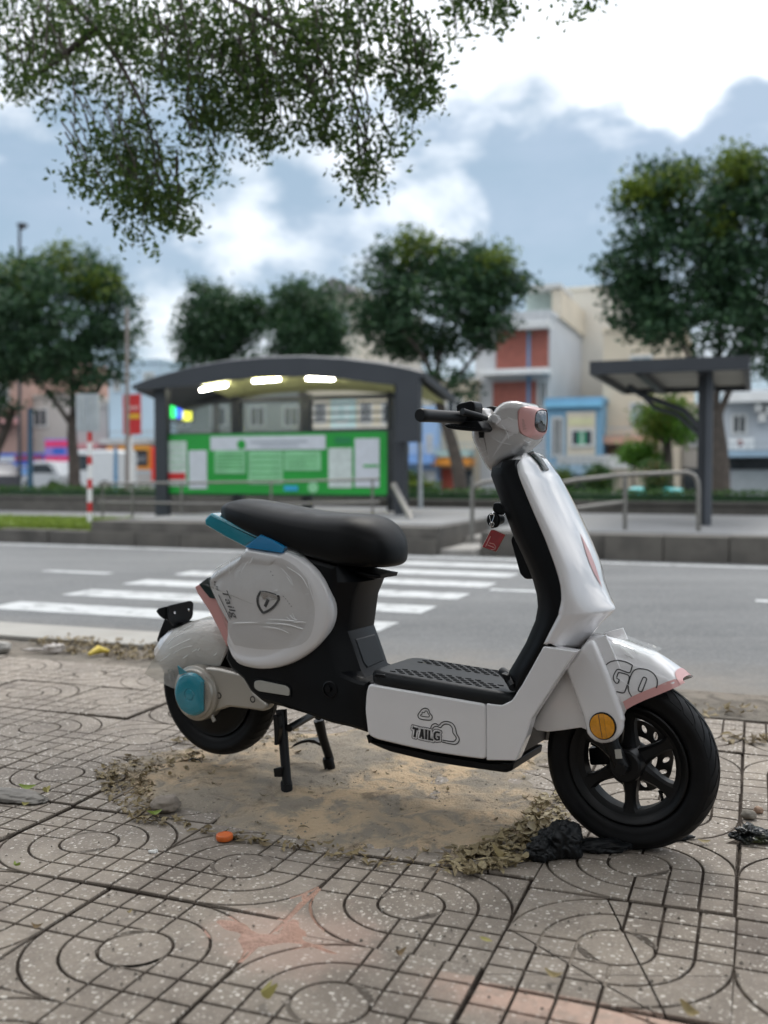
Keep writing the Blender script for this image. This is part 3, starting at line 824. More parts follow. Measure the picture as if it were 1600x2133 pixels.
for k in range(5):
    b = MB(); a = 2*math.pi*k/5+0.3; b.tube([(0.03*math.cos(a), 0.056, 0.03*math.sin(a)), (0.056*math.cos(a+.3), 0.058, 0.056*math.sin(a+.3))], 0.006, 6); b.build('disc_arm', M_ALLOY, fw)
b = MB(); b.tube([(0.103*math.cos(-0.72), -0.004, 0.103*math.sin(-0.72)), (0.126*math.cos(-0.85), -0.004, 0.126*math.sin(-0.85))], [0.004, 0.0045], 8); b.tube([(0.103*math.cos(-0.72), -0.004, 0.103*math.sin(-0.72)), (0.095*math.cos(-0.68), -0.004, 0.095*math.sin(-0.68))], 0.0055, 8)
b.build('valve', M_BLACK, fw)

# ---------------------------------------------------------------- fork and brake
b = MB()
for sg in (1, -1):
    b.tube([Vector((-0.085, -0.066*sg, 0.375)), Vector((-0.045, -0.066*sg, 0.262)), Vector((-0.02, -0.064*sg, 0.212))], [0.02, 0.018, 0.02], 12)
b.lathe([(0.0, -0.085), (0.014, -0.085), (0.016, -0.078), (0.016, 0.07), (0.0, 0.07)], (-0.02, 0, RW), 'y', 12)
sc(b, 'fork', M_ALLOY)
q = P(1288, 1571, 0.087); b = MB(); b.prism([q+Vector(x) for x in ((-.009, 0, .010), (.006, 0, .013), (.010, 0, -.009), (-.006, 0, -.012))], 0.0855, 0.0875); sc(b, 'fork_sticker', M_WARM)
b = MB(); b.prism(rnd_corners([P(1226, 1556, -0.05), P(1268, 1560, -0.05), P(1272, 1592, -0.05), P(1230, 1594, -0.05)], 0.008), -0.075, -0.045, 0.004); b.tube([P(1232, 1545, -0.05), P(1255, 1556, -0.06), P(1270, 1575, -0.06)], 0.008, 8)
sc(b, 'brake_caliper', M_BLACK)

# ---------------------------------------------------------------- front fender
fst = [((1300, 1489), (1236, 1319), .078), ((1305, 1478), (1262, 1323), .078), ((1322, 1468), (1300, 1333), .077), ((1346, 1457), (1333, 1346), .074), ((1372, 1447), (1360, 1357), .070), ((1398, 1436), (1386, 1374), .064), ((1414, 1429), (1408, 1391), .055), ((1426, 1422), (1426, 1410), .040)]
def fender_ring(E, C, hv, n=9):
    e = P(*E, hv); c = P(*C, 0.0)
    r_ = []
    for k in range(n):
        a = math.pi/2*k/(n-1)
        f = math.sin(a)**0.9; y = -hv*math.cos(a)**0.62
        r_.append(Vector((e.x + (c.x-e.x)*f, y, e.z + (c.z-e.z)*f)))
    return r_ + [Vector((p.x, -p.y, p.z)) for p in r_[-2::-1]]
b = MB(); rs = frs_ = [fender_ring(*x) for x in fst]; b.rings(rs, False, False, False)
REAR_PX = [(1224, 1333), (1177, 1390), (1107, 1512), (1118, 1522), (1142, 1525), (1176, 1521), (1210, 1516), (1222, 1521), (1238, 1536), (1262, 1545), (1300, 1489), (1305, 1420), (1262, 1323)]
pl = MB(); pl.prism(PX(REAR_PX, 0.07), 0.062, 0.070, 0.003); b.add(pl.v, pl.f); mi = mirror(pl); b.add(mi.v, mi.f)
fender = sc(b, 'front_fender', M_WHITE, 50); md = fender.modifiers.new('thick', 'SOLIDIFY'); md.thickness = 0.003; md.offset = -1
TF = bvh_of(fender)
b = MB()
def fender_pt(x, y): 
    c, n = hit(TF, x, y, 0.0016); return c
for sgn in (1, -1):
    lo, hi = [], []
    for (E, C, hv), r_ in zip(fst[1:], rs[1:]):
        lo.append(r_[0].copy()); 
        d_ = r_[3] - r_[0]; hi.append(r_[0] + d_.normalized()*min(0.020, d_.length*0.8))
    for l_ in (lo, hi):
        for p in l_: p.y -= 0.0022; p.y *= sgn
    b.rings([lo, hi], False, False, False)
e0, e1 = frs_[-1], frs_[-2]
b.rings([[p + Vector((0.0015, 0, 0.001)) for p in e0], [p + (q-p)*0.8 + Vector((0.001, 0, 0.0016)) for p, q in zip(e0, e1)]], False, False, False)
o = sc(b, 'fender_trim', M_PINKP, 60, fender)
# GO in outline on the fender
b = MB()
G1 = [(1260,1389),(1266,1382),(1276,1377),(1290,1376),(1304,1379),(1316,1385),(1317,1388),(1313,1400),(1308,1401),(1297,1397),(1288,1394),(1283,1398),(1278,1409),(1279,1417),(1284,1423),(1288,1422),(1290,1416),(1286,1413),(1285,1411),(1288,1402),(1291,1401),(1306,1405),(1311,1410),(1309,1420),(1303,1438),(1299,1443),(1290,1442),(1274,1438)]
O1 = [(1316,1451),(1310,1440),(1309,1428),(1314,1408),(1322,1396),(1334,1393),(1350,1396),(1362,1404),(1369,1416),(1369,1427),(1367,1433)]
O2 = [(1333,1440),(1330,1438),(1331,1432),(1339,1413),(1343,1411),(1347,1414),(1346,1419),(1339,1437),(1336,1441)]
for l_, cl in ((G1, False), (O1, False), (O2, True)):
    stroke(b, TF, [(p.x, p.y) for p in cr([Vector((x, y, 0)) for x, y in l_], 3, cl)], 0.0026, cl)
sc(b, 'fender_lettering', M_INK, None, fender)
fl = MB(); q = [P(*x, 0.0) + Vector((0, 0, 0.006)) for x in ((1292, 1330), (1340, 1348), (1374, 1359), (1376, 1366), (1340, 1362), (1290, 1344))]
fl.add([p + Vector((0, -0.055, -0.006)) for p in q[:3]] + [p + Vector((0.004, 0.01, 0.004)) for p in q[:3]], [(0, 1, 4, 3), (1, 2, 5, 4)]); sc(fl, 'plastic_wrap', M_FLAP, 60, fender)
# fork cover plate with round reflector
arc_ = [(1257 + 40*math.cos(R(a)), 1512 + 38*math.sin(R(a))) for a in range(-8, 172, 18)]
fc_px = [(1176, 1391), (1219, 1338), (1230, 1333), (1238, 1340), (1266, 1405), (1294, 1482), (1299, 1500)] + arc_ + [(1214, 1494), (1203, 1465)]
b = MB(); b.prism(rnd_corners(PX(fc_px, 0.092), 0.004, 2), 0.066, 0.094, 0.012, 4)
mi = mirror(b); bb = MB(); bb.add(b.v, b.f); bb.add(mi.v, mi.f)
cover = sc(bb, 'fork_cover', M_WHITE, 50)
q = P(1256, 1512, 0.095)
b = MB(); b.lathe([(0.0, -0.0935), (0.0335, -0.0935), (0.0335, -0.098), (0.031, -0.099), (0.0, -0.097)], (q.x, 0, q.z), 'y', 40); sc(b, 'reflector_rim', M_BLACK, 40, cover)
b = MB(); b.lathe([(0.0, -0.097), (0.0305, -0.097), (0.0305, -0.101), (0.029, -0.1015), (0.0, -0.1015)], (q.x, 0, q.z), 'y', 40); rf = sc(b, 'reflector', M_AMBER, 40, cover)
b = MB(); b.add([Vector((q.x+x, -0.1019, q.z+z)) for x, z in ((-.010, .028), (-.0085, .0285), (.0015, -.029), (.0, -.029))], [(0, 1, 2, 3)])
b.add([Vector((q.x+x, -0.1019, q.z+z)) for x, z in ((.003, .0285), (.0035, .0285), (.0125, -.0265), (.012, -.0265))], [(0, 1, 2, 3)]); sc(b, 'reflector_seam', M_STEEL, None, cover)

# ---------------------------------------------------------------- leg shield
sh = [((1083, 949), (1098, 943), .050), ((1076, 954), (1112, 950), .080), ((1071, 964), (1126, 966), .102), ((1073, 978), (1138, 985), .114), ((1081, 996), (1150, 1004), .121), ((1110, 1059), (1178, 1060), .127), ((1138, 1123), (1207, 1118), .128), ((1159, 1180), (1234, 1178), .128), ((1170, 1219), (1250, 1220), .128), ((1172, 1250), (1266, 1249), .128), ((1167, 1274), (1279, 1266), .128), ((1165, 1284), (1276, 1276), .128), ((1151, 1310), (1250, 1300), .128), ((1134, 1342), (1210, 1350), .127)]
HV = 0.128
def shield_ring(rim, crown, hv, i):
    r0 = P(*rim, hv); c = P(*crown, 0.0); rx = P(rim[0]+11, rim[1]-1, hv); e = 1.05 if i < 8 else 1.3
    h = [Vector((r0.x-0.012, -hv*0.93, r0.z)), Vector((r0.x, -hv*0.985, r0.z)), Vector((r0.x+0.004, -hv, r0.z)), Vector((rx.x-.003, -hv, rx.z)), Vector((rx.x+.002, -hv*0.975, rx.z))]
    for k in range(1, 9):
        a = math.pi/2*k/8; g_ = math.sin(a)**e
        h.append(Vector((rx.x + .002 + (c.x-rx.x-.002)*g_, -hv*0.975*(max(0, math.cos(a))**e if k < 8 else 0), rx.z + (c.z-rx.z)*g_)))
    return h + [Vector((p.x, -p.y, p.z)) for p in h[-2::-1]]
rs0 = [shield_ring(*x, i) for i, x in enumerate(sh)]
cols = [cr([r_[k] for r_ in rs0], 4, False) for k in range(len(rs0[0]))]
rs = [[cl[i] for cl in cols] for i in range(len(cols[0]))]
b = MB(); b.rings(rs, False, False, False)
# closed cap at the top
top = rs[0]; tcn = sum(top, Vector())/len(top)
b.add(top + [tcn + Vector((-0.005, 0, 0.004))], [(i, i+1, len(top)) for i in range(len(top)-1)])
shield = sc(b, 'leg_shield', M_WHITE, 60); md = shield.modifiers.new('thick', 'SOLIDIFY'); md.thickness = 0.004; md.offset = -1
TS = bvh_of(shield)
# lower cheeks each side of the wheel
lw2 = [(1013, 1465), (1045, 1469), (1066, 1459), (1088, 1425), (1132, 1346), (1201, 1357), (1177, 1390), (1107, 1498), (1096, 1535), (1085, 1562), (1075, 1585), (1013, 1584)]
b = MB(); b.prism(rnd_corners(PX(lw2, 0.128), 0.004), 0.092, 0.129, 0.004, 3); mi = mirror(b); b.add(mi.v, mi.f); sc(b, 'lower_shield', M_WHITE, 40)
b = MB(); b.prism(PX([(1010, 1470), (1060, 1465), (1125, 1352), (1180, 1362), (1160, 1395), (1090, 1500), (1078, 1575), (1012, 1580)], 0.10), -0.095, 0.095, 0.006); sc(b, 'inner_frame', M_BLACK, 40)
# black top badge and pink front stripe
b = MB()
bd = [hit(TS, x, y, 0.002)[0] for x, y in ((1108, 947), (1114, 950), (1121, 957), (1128, 966), (1133, 973))]
bd = [x for x in bd if x is not None]
if len(bd) > 2:
    cc = [Vector((p.x+0.001, 0, p.z+0.002)) for p in bd]
    for k in range(2): pass
b.rings([[P(x, y, 0.0) + Vector((dx, dy, dz)) for dx, dy, dz in ((0, -.020, 0), (.004, -.012, .004), (.006, 0, .006), (.004, .012, .004), (0, .020, 0), (-.008, 0, -.006))] for x, y in ((1106, 944), (1116, 950), (1126, 962), (1134, 975), (1137, 980))])
sc(b, 'shield_badge', M_LENSD, 50, shield)
b = MB(); st_l = [(1205, 1113), (1214, 1130), (1224, 1150), (1232, 1170), (1239, 1190), (1244, 1207), (1249, 1224)]
for i in range(len(st_l)-1):
    q = [hit(TS, x, y, 0.0015)[0] for x, y in ((st_l[i][0]+5-11*math.sin(math.pi*i/6), st_l[i][1]), (st_l[i][0]+4, st_l[i][1]), (st_l[i+1][0]+4, st_l[i+1][1]), (st_l[i+1][0]+5-11*math.sin(math.pi*(i+1)/6), st_l[i+1][1]))]
    if all(x is not None for x in q): b.add(q, [(0, 1, 2, 3)])
if b.v: sc(b, 'shield_stripe', M_PINKP, None, shield)
# clear film left on the shield's top edge
b = MB(); q = [PU(x, y, P(1137, 978, 0).x + 0.004) for x, y in ((1104, 930), (1125, 935), (1147, 938), (1143, 965), (1139, 985), (1120, 960))]
b.add([P(1100, 938, .03), P(1122, 934, 0), P(1147, 939, -.02), P(1142, 968, -.01), P(1138, 984, 0), P(1122, 962, .02), P(1108, 946, .03)], [(0, 1, 6), (1, 5, 6), (1, 2, 3, 5), (3, 4, 5)]); sc(b, 'plastic_flap', M_FLAP, 60, shield)

# ---------------------------------------------------------------- inner panel (rider side)
inn = PX([(1021, 974), (1019, 990), (1035, 1034), (1051, 1076), (1066, 1117), (1085, 1156), (1099, 1188), (1107, 1210), (1115, 1240), (1117, 1264), (1112, 1293), (1092, 1340), (1070, 1378), (1052, 1408)], 0.095)
inr = PX([(1072, 1444), (1086, 1428), (1134, 1344), (1164, 1284), (1171, 1250), (1169, 1219), (1158, 1180), (1137, 1123), (1109, 1059), (1080, 996), (1070, 968), (1072, 957), (1045, 960)], HV)
b = MB(); full = inn + inr
def layer(ps, v, du): return [Vector((p.x+du*(1 if i < len(inn) else 0), -v, p.z)) for i, p in enumerate(ps)]
ins = [Vector((x, 0, z)) for x, z in inset([(p.x, p.z) for p in full], 0.006)]
lay = [(0.124, 0.045, ins), (0.120, 0.040, full), (0.097, 0.006, full), (0.085, 0.0, full)]
rings = [[Vector((p.x + (du if i < len(inn) else 0), -v, p.z)) for i, p in enumerate(ps)] for v, du, ps in lay]
zt0, zt1 = P(1081, 996, .12).z, P(1083, 949, .05).z
def tap(p):
    k_ = max(0, min(1, (p.z-zt0)/(zt1-zt0))); f_ = 1-.55*k_**1.5
    return Vector((p.x - .386/.934*0, p.y*f_, p.z))
rings += [[Vector((p.x, -p.y, p.z)) for p in r_] for r_ in rings[::-1]]
rings = [[tap(p) if p.y > 0 else p for p in r_] for r_ in rings]
b.rings(rings); inner = sc(b, 'inner_panel', M_BLACK, 35)
b = MB(); b.prism(rnd_corners(PX([(1071, 1112), (1098, 1150), (1112, 1206), (1096, 1206), (1088, 1198), (1085, 1194), (1070, 1140), (1066, 1125)], 0.05), 0.006), -0.03, 0.06, 0.006); sc(b, 'bag_hook', M_BLACK, 40, inner)
b = MB(); b.prism(rnd_corners(PX([(1040, 1046), (1046, 1050), (1062, 1066), (1062, 1072), (1045, 1073), (1034, 1070), (1028, 1062), (1031, 1047)], 0.07), 0.006), 0.035, 0.082, 0.006); b.lathe([(0, -0.088), (0.012, -0.088), (0.013, -0.08), (0.013, -0.03), (0, -0.03)], P(1052, 1081, 0.0)*1.0, 'y', 14); sc(b, 'ignition_lock', M_BLACK, 40, inner)
b = MB(); b.tube([P(1050, 1074, 0.09), P(1057, 1064, 0.095)], 0.0016, 8); sc(b, 'key_blade', M_CHROME, 40, inner)

# ---------------------------------------------------------------- handlebar head
head_px = [(1021, 980, .055), (1002, 952, .06), (988, 926, .07), (979, 903, .075), (986, 880, .075), (996, 862, .075), (1006, 850, .07), (1016, 853, .06), (1026, 864, .05), (1040, 868, .03), (1052, 861, 0), (1062, 851, -.01), (1076, 843, -.02), (1092, 839.5, -.025), (1106, 841, -.03), (1115, 844, -.03), (1120, 851, -.03), (1122, 876, -.02), (1120, 900, -.01), (1115, 915, 0), (1106, 926, 0), (1092, 932, .02), (1080, 941, .03), (1068, 950, .045), (1045, 962, .05)]
hp = cr([P(*q) for q in head_px], 3)
hc = [(p.x, p.z) for p in hp]
b = MB(); rings = []
for v, i in ((-0.094, 0.020), (-0.092, 0.012), (-0.085, 0.005), (-0.074, 0.001), (-0.05, 0.0), (0.0, 0.0), (0.05, 0.0), (0.074, 0.001), (0.085, 0.005), (0.092, 0.012), (0.094, 0.020)):
    q = inset(hc, i) if abs(i) > 1e-6 else hc
    # the nose tapers, the rear is widest where the bar passes through
    ux = [x for x, z in hc]; u0, u1 = min(ux), max(ux)
    rr = []
    for (x, z), (x0, z0) in zip(q, hc):
        k = (x0-u0)/(u1-u0); wf = 0.84 + 0.12*math.sin(math.pi*min(1, k*1.5)) - 0.20*max(0, k-0.55)/0.45
        zz = (z0-min(z for _, z in hc))/(max(z for _, z in hc)-min(z for _, z in hc)); wf *= 0.72 + 0.28*min(1, zz*2.2)
        rr.append(Vector((x, -v*wf, z)))
    rings.append(rr)
b.rings(rings); b.flat = True; head = sc(b, 'handlebar_cover', M_WHITE, 50)
TH = bvh_of(head)
# loose clear wrap over the head
b2 = MB(); 
def puff(v, k): 
    n_ = noise.noise_vector(v*16)*0.0016; return v + n_
cen = sum(b.v, Vector())/len(b.v)
b2.v = [puff(cen + (v-cen)*1.018, 0) for v in b.v]; b2.f = b.f; sc(b2, 'plastic_wrap', M_FILM, 60, head)
b = MB()  # creases of the head wrap, with their glints painted white
for l_ in ([(982,915),(996,930),(1010,935)],[(990,905),(1004,922)],[(1000,945),(1016,938)],[(1020,905),(1040,920),(1066,926)],[(1046,885),(1056,900),(1060,915)],[(1008,955),(1020,948)],[(1090,915),(1098,920),(1104,918)],[(1058,868),(1068,875)],[(1030,890),(1048,893),(1070,886)],[(985,935),(1000,958)]): ridge(b, TH, [(p.x, p.y) for p in cr([Vector((x, y, 0)) for x, y in l_], 5, False)], random.uniform(.0005, .001), .003)
fo = sc(b, 'fold_glints', M_FOLD_GLINT, None, head); fo['kind'] = 'stuff'
# headlight: pink bezel round a clear lens on the front of the nose
NU = P(1120, 870, -0.01).x
bez = [(1083, 856, .062), (1090, 848, .05), (1106, 846, .03), (1122, 849, -.02), (1133, 853, -.05), (1137, 876, -.055), (1134, 905, -.045), (1119, 916, 0.0), (1098, 909, .045), (1086, 900, .062), (1081, 880, .066)]
b = MB()
lensc = [(1114, 861, .035), (1120, 855, .02), (1129, 853, -.015), (1138, 857, -.04), (1139, 878, -.045), (1136, 898, -.035), (1127, 901, -.01), (1117, 897, .02), (1112, 888, .038), (1112, 874, .04)]
def resamp(px, n):
    q = [P(*x) for x in px]; q = cr(q, 6); L_ = [0]
    for i in range(len(q)): L_.append(L_[-1] + (q[(i+1) % len(q)]-q[i]).length)
    r_ = []; j = 0
    for k in range(n):
        t = L_[-1]*k/n
        while L_[j+1] < t: j += 1
        f = (t-L_[j])/max(1e-9, L_[j+1]-L_[j]); r_.append(q[j].lerp(q[(j+1) % len(q)], f))
    return r_
def on_head(px):
    r_ = []
    for x, y, v in px:
        h_, n_ = hit(TH, x, y, .0035)
        r_.append(h_ if h_ is not None else P(x, y, v))
    return r_
A_ = resamp(bez, 44); A0_ = A_
for i_, p_ in enumerate(A_):
    w_ = S_INV.inverted() @ p_; d_ = w_ - EYE
    t_, n_ = TH.ray_cast(S_INV @ EYE, (S_INV.to_3x3() @ d_).normalized())[:2]
    if t_ is not None: A_[i_] = t_ + (S_INV.to_3x3() @ -d_).normalized()*.004
B2 = resamp(lensc, 44)
sh_ = min(range(44), key=lambda s: sum((A_[i]-B2[(i+s) % 44]).length for i in range(44)))
B2 = [B2[(i+sh_) % 44] for i in range(44)]
mid = [a.lerp(c, 0.62) + Vector((0.005, -0.002, 0.0)) for a, c in zip(A_, B2)]
b.rings([[p + Vector((-0.02, 0.008, 0)) for p in A_], A_, mid, [p + Vector((0.003, -0.001, 0)) for p in B2], [p + Vector((-0.004, 0.003, 0)) for p in B2]], True, False, False)
bezel = sc(b, 'headlight_bezel', M_PINKP, 50, head)
b = MB(); cb = sum(B2, Vector())/44
b.rings([[p + Vector((-0.002, 0.001, 0)) for p in B2], [p.lerp(cb, 0.12) + Vector((0.004, -0.002, 0)) for p in B2], [p.lerp(cb, 0.5) + Vector((0.008, -0.003, 0)) for p in B2]], True, False, True); sc(b, 'headlight_lens', M_GLASS, 50, head)
b = MB(); q = P(1131, 878, -.01); b.lathe([(0, .012), (.010, .012), (.014, .018), (0, .022)], q + Vector((-0.020, 0, 0.004)), 'x', 16); sc(b, 'headlight_bulb', M_CHROME, 50, head)
b = MB(); bq = [hit(TH, x, y, 0)[0] or P(x, y, .07) for x, y in ((1022, 868), (1030, 862), (1040, 866), (1044, 875), (1036, 884), (1027, 880))]
b.rings([[q_ + Vector((0, .004, 0)) for q_ in bq], [q_ + Vector((0, -.007, 0)) for q_ in bq], [q_.lerp(sum(bq, Vector())/6, .25) + Vector((0, -.010, 0)) for q_ in bq]]); sc(b, 'switch_button', M_WHITE, 30, head)
b = MB(); q = [P(x, y, .07) for x, y in ((998, 856), (1004, 853), (1010, 862), (1011, 872), (1006, 878), (999, 874))]; b.prism(q, .078, .084, .002); sc(b, 'bar_collar', M_PINKP, 40, head)
b = MB(); b.prism(rnd_corners(PX([(1014, 858), (1026, 851), (1044, 848), (1054, 850), (1057, 860), (1048, 870), (1022, 870)], -0.03), 0.006), -0.075, 0.03, 0.006, 3); sc(b, 'display', M_BLACK, 40, head)
# bar, grips, levers
g0 = P(1004, 873, 0.075); g1 = P(874, 864.6, 0.335)
axis = (g1-g0)
b = MB(); b.tube([Vector((g0.x, 0, g0.z)), g0, g0 + axis*0.3], 0.011, 12); m_ = mirror(b); b.add(m_.v, m_.f); bar = sc(b, 'handlebar', M_BLACK)
for sg in (1, -1):
    fl_ = Vector((1, sg, 1))
    def Q(p): return Vector((p.x, p.y*sg, p.z))
    b = MB(); pr = [0.0165, 0.0172, 0.0160, 0.0160, 0.0157, 0.0157, 0.0162, 0.0168, 0.0168, 0.0150, 0.0]
    fr = [0.36, 0.38, 0.42, 0.58, 0.6, 0.8, 0.9, 0.94, 0.985, 1.0, 1.0]
    b.tube([Q(g0 + axis*f) for f in fr], pr, 18)
    sc(b, 'grip', M_GREYBL, 40, bar)
    b = MB(); l0 = P(998, 872, 0.10) + Vector((0.02, 0, 0)); l1 = P(975, 867, 0.15) + Vector((0.03, 0, 0.0)); l2 = P(948, 858, 0.20) + Vector((0.02, 0, 0))
    b.tube([Q(l0), Q(l0.lerp(l1, 0.6)), Q(l1), Q(l1.lerp(l2, .6)), Q(l2)], [0.006, 0.0075, 0.008, 0.0085, 0.0095], 12); sc(b, 'brake_lever', M_GREYBL, 50, bar)
    b = MB(); q = [P(x, y, .14) for x, y in ((955, 846), (960, 841), (986, 835), (993, 838), (995, 848), (993, 865), (984, 868), (958, 866))]; q = [Vector((p.x, -.0, p.z)) for p in rnd_corners(q, .005)]
    b.prism([p for p in q], sg*0.105, sg*0.155, 0.005); sc(b, 'brake_reservoir', M_BLACK, 40, bar)
    b = MB(); q = [P(x, y, .15) for x, y in ((928, 884), (960, 878), (1000, 876), (1012, 893), (1005, 900), (965, 897), (935, 893))]; q = [Vector((p.x, 0, p.z)) for p in rnd_corners(q, .006)]
    b.prism(q, sg*0.10, sg*0.165, 0.006)
    b.tube([Q(P(1002, 876, .10)), Q(P(1003, 896, .10)), Q(P(1003, 912, .10))], [0.007, 0.009, 0.006], 10); b.tube([Q(P(999, 900, .104)), Q(P(1008, 903, .10))], 0.008, 10)
    sc(b, 'switch_housing', M_BLACK, 40, bar)

# ---------------------------------------------------------------- footboard and battery box
fb = PX([(768, 1408), (790, 1404), (807, 1401), (1050, 1442), (1074, 1440), (1076, 1452), (1050, 1467), (1012, 1464), (900, 1444), (795, 1427), (769, 1422)], 0.118)
zt = lambda u: fb[2].z + (fb[3].z-fb[2].z)*(u-fb[2].x)/(fb[3].x-fb[2].x)
b = MB(); u0, u1 = fb[0].x, fb[4].x
out_poly = rnd_corners([Vector((u0, -0.127, 0)), Vector((u1, -0.127, 0)), Vector((u1, 0.127, 0)), Vector((u0, 0.127, 0))], 0.05, 6)
rings = []
for dz, i in ((-0.036, 0.003), (-0.030, 0.0), (-0.012, 0.0), (-0.005, 0.004), (-0.001, 0.012), (0.0, 0.022)):
    q = inset([(p.x, p.y) for p in out_poly], i) if i else [(p.x, p.y) for p in out_poly]
    rings.append([Vector((x, y, zt(x)+dz)) for x, y in q])
b.rings(rings); floor = sc(b, 'footboard', M_GREYBL, 40)
b = MB()
for j, y in enumerate([-.098, -.084, -.070, -.056, -.042, .042, .056, .070, .084, .098]):
    n_ = 11
    for k in range(n_):
        u = u0 + 0.065 + (u1-u0-0.12)*(k + 0.5*(j % 2))/n_
        if abs(y) < 0.05 and not (2 < k < 9): continue
        z = zt(u); a, c_ = 0.0105, 0.0036
        ring = [Vector((u + a*math.cos(q_), y + c_*math.sin(q_), z)) for q_ in [2*math.pi*i/8 for i in range(8)]]
        b.rings([ring, [Vector((u + (p.x-u)*0.7, y + (p.y-y)*0.6, z+0.0022)) for p in ring]], True, False, True)
gb = sc(b, 'grip_bars', M_BLACK, 40, floor); gb['kind'] = 'stuff'
b = MB(); b.tube([P(1047, 1399, .06), P(1060, 1410, .09), P(1070, 1432, .118)], [0.012, 0.014, 0.012], 10); b.prism(rnd_corners(PX([(1048, 1400), (1062, 1404), (1078, 1432), (1070, 1436), (1056, 1420)], .10), .004), -.11, .115, .005); sc(b, 'footboard_lip', M_BLACK, 40, floor)
b = MB(); q = P(790, 1407, .1275); b.prism(rnd_corners([q+Vector(x) for x in ((-.016, 0, -.006), (.022, 0, -.004), (.016, 0, .004), (-.012, 0, .003))], .002), .12, .1285, .001); sc(b, 'footboard_latch', M_BLACK, 40, floor)
bx_px = [(767, 1424), (795, 1429), (900, 1447), (1012, 1466), (1012, 1583), (950, 1575), (900, 1567), (840, 1554), (782, 1540), (766, 1531), (760, 1480), (762, 1445)]
b = MB(); b.prism(rnd_corners(PX(bx_px, 0.128), 0.014, 5), 0.10, 0.129, 0.007, 4); panel = sc(b, 'side_cover', M_WHITE, 40)
mi = mirror(b); sc(mi, 'side_cover', M_WHITE, 40)
b = MB(); b.prism(PX([(766, 1420), (795, 1427), (900, 1445), (1020, 1465), (1020, 1578), (900, 1560), (784, 1535), (768, 1525)], 0.11), -0.108, 0.108, 0.01); sc(b, 'battery_box', M_BLACK, 40)
b = MB(); b.prism(rnd_corners(PX([(764, 1534), (775, 1540), (900, 1566), (1010, 1584), (1069, 1588), (1066, 1606), (1052, 1611), (960, 1598), (900, 1588), (812, 1567), (785, 1556), (768, 1548)], 0.118), 0.006), -0.085, 0.118, 0.008, 3); sc(b, 'lower_tray', M_BLACK, 40)
b = MB(); b.prism(PX([(763, 1532), (776, 1540), (768, 1549)], .12), .10, .12, .001); sc(b, 'tray_bracket', M_BLACK)
TP = bvh_of(panel)
# print on the side cover: two clouds and the maker's word
def ln(mb, px, w, closed=True, n=4, off=0.001): stroke(mb, TP, [(p.x, p.y) for p in cr([Vector((x, y, 0)) for x, y in px], n, closed)], w, closed, off)
b = MB()
def c5(l_): return [(750 + x*.25, 1340 + y*.25) for x, y in l_]
ln(b, c5([(484,597),(498,574),(520,548),(548,541),(572,552),(582,580),(602,606),(598,632),(575,640),(520,634),(492,622)]), 0.0026)
ln(b, c5([(505,598),(518,588),(520,574),(538,577),(545,564),(560,566),(567,582),(575,592),(580,604),(572,613),(540,610),(512,605)]), 0.0022)
ln(b, c5([(686,822),(760,838),(800,840),(824,818),(826,788),(806,752),(796,706),(770,666),(720,650),(682,660),(660,682),(630,668),(602,680),(590,706)]), 0.0026, False)
ln(b, c5([(690,806),(740,815),(780,817),(800,800),(800,778),(776,746),(770,705),(748,680),(714,672),(690,684),(672,702),(640,690),(614,700),(606,716)]), 0.0026, False)
sc(b, 'cloud_print', M_INK, None, panel)
LET = {'T': [[(442,694),(488,706),(486,722),(474,720),(466,782),(448,779),(457,716),(439,712)]],
 'A': [[(494,786),(510,712),(530,714),(536,796),(520,794),(519,778),(510,776),(508,790)]],
 'I': [[(546,716),(564,720),(562,802),(544,798)]],
 'L': [[(572,722),(590,726),(588,790),(612,796),(610,812),(570,804)]],
 'G': [[(664,752),(652,748),(640,746),(632,756),(632,786),(642,796),(654,796),(654,784),(644,782),(645,770),(668,774),(668,806),(640,810),(622,800),(614,780),(616,748),(630,732),(652,732),(670,740)]]}
for off, w_, m_, nm in ((0.0008, 0.0130, M_INK, 'lettering_edge'), (0.0012, 0.0092, M_WHITE, 'lettering_halo')):
    b = MB()
    for gl in LET.values():
        for l_ in gl:
            q = c5(l_); stroke(b, TP, q, w_, True, off)
            for x, y in q:                                     # round joins
                c, n_ = hit(TP, x, y, off)
                if c is not None: b.add([c + Vector((w_/2*math.cos(a), 0, w_/2*math.sin(a))) for a in [math.pi*2*i/10 for i in range(10)]], [tuple(range(10))])
    sc(b, nm, m_, None, panel)
b = MB()
from mathutils.geometry import tessellate_polygon
for gl in LET.values():
    for l_ in gl:
        q = [hit(TP, x, y, 0.0016)[0] for x, y in c5(l_)]
        if any(x is None for x in q): continue
        b.add(q, [tuple(t_) for t_ in tessellate_polygon([q])])
sc(b, 'lettering', M_INK, None, panel)

# ---------------------------------------------------------------- body frame under the seat
back = PX([(745, 1416), (766, 1420), (765, 1528), (730, 1517), (690, 1508), (640, 1490), (590, 1475), (545, 1462), (520, 1440), (505, 1415), (480, 1395), (468, 1372), (480, 1300), (500, 1200), (600, 1150), (700, 1178)], 0.112)
frs = PX([(800, 1204), (787, 1236), (781, 1280), (778, 1302), (790, 1335), (806, 1382)], -0.062)
def bf(v, du, i):
    ps = back + [Vector((p.x-du, 0, p.z)) for p in frs]
    q = inset([(p.x, p.z) for p in ps], i) if i else [(p.x, p.z) for p in ps]
    return [Vector((x, -v, z)) for x, z in q]
rings = [bf(.114, .055, .012), bf(.108, .048, .003), bf(.095, .036, 0), bf(.072, .004, 0), bf(.06, 0, 0)]
rings += [[Vector((p.x, -p.y, p.z)) for p in r_] for r_ in rings[::-1]]
b = MB(); b.rings(rings); body = sc(b, 'body_frame', M_BLACK, 30)
TB = bvh_of(body)
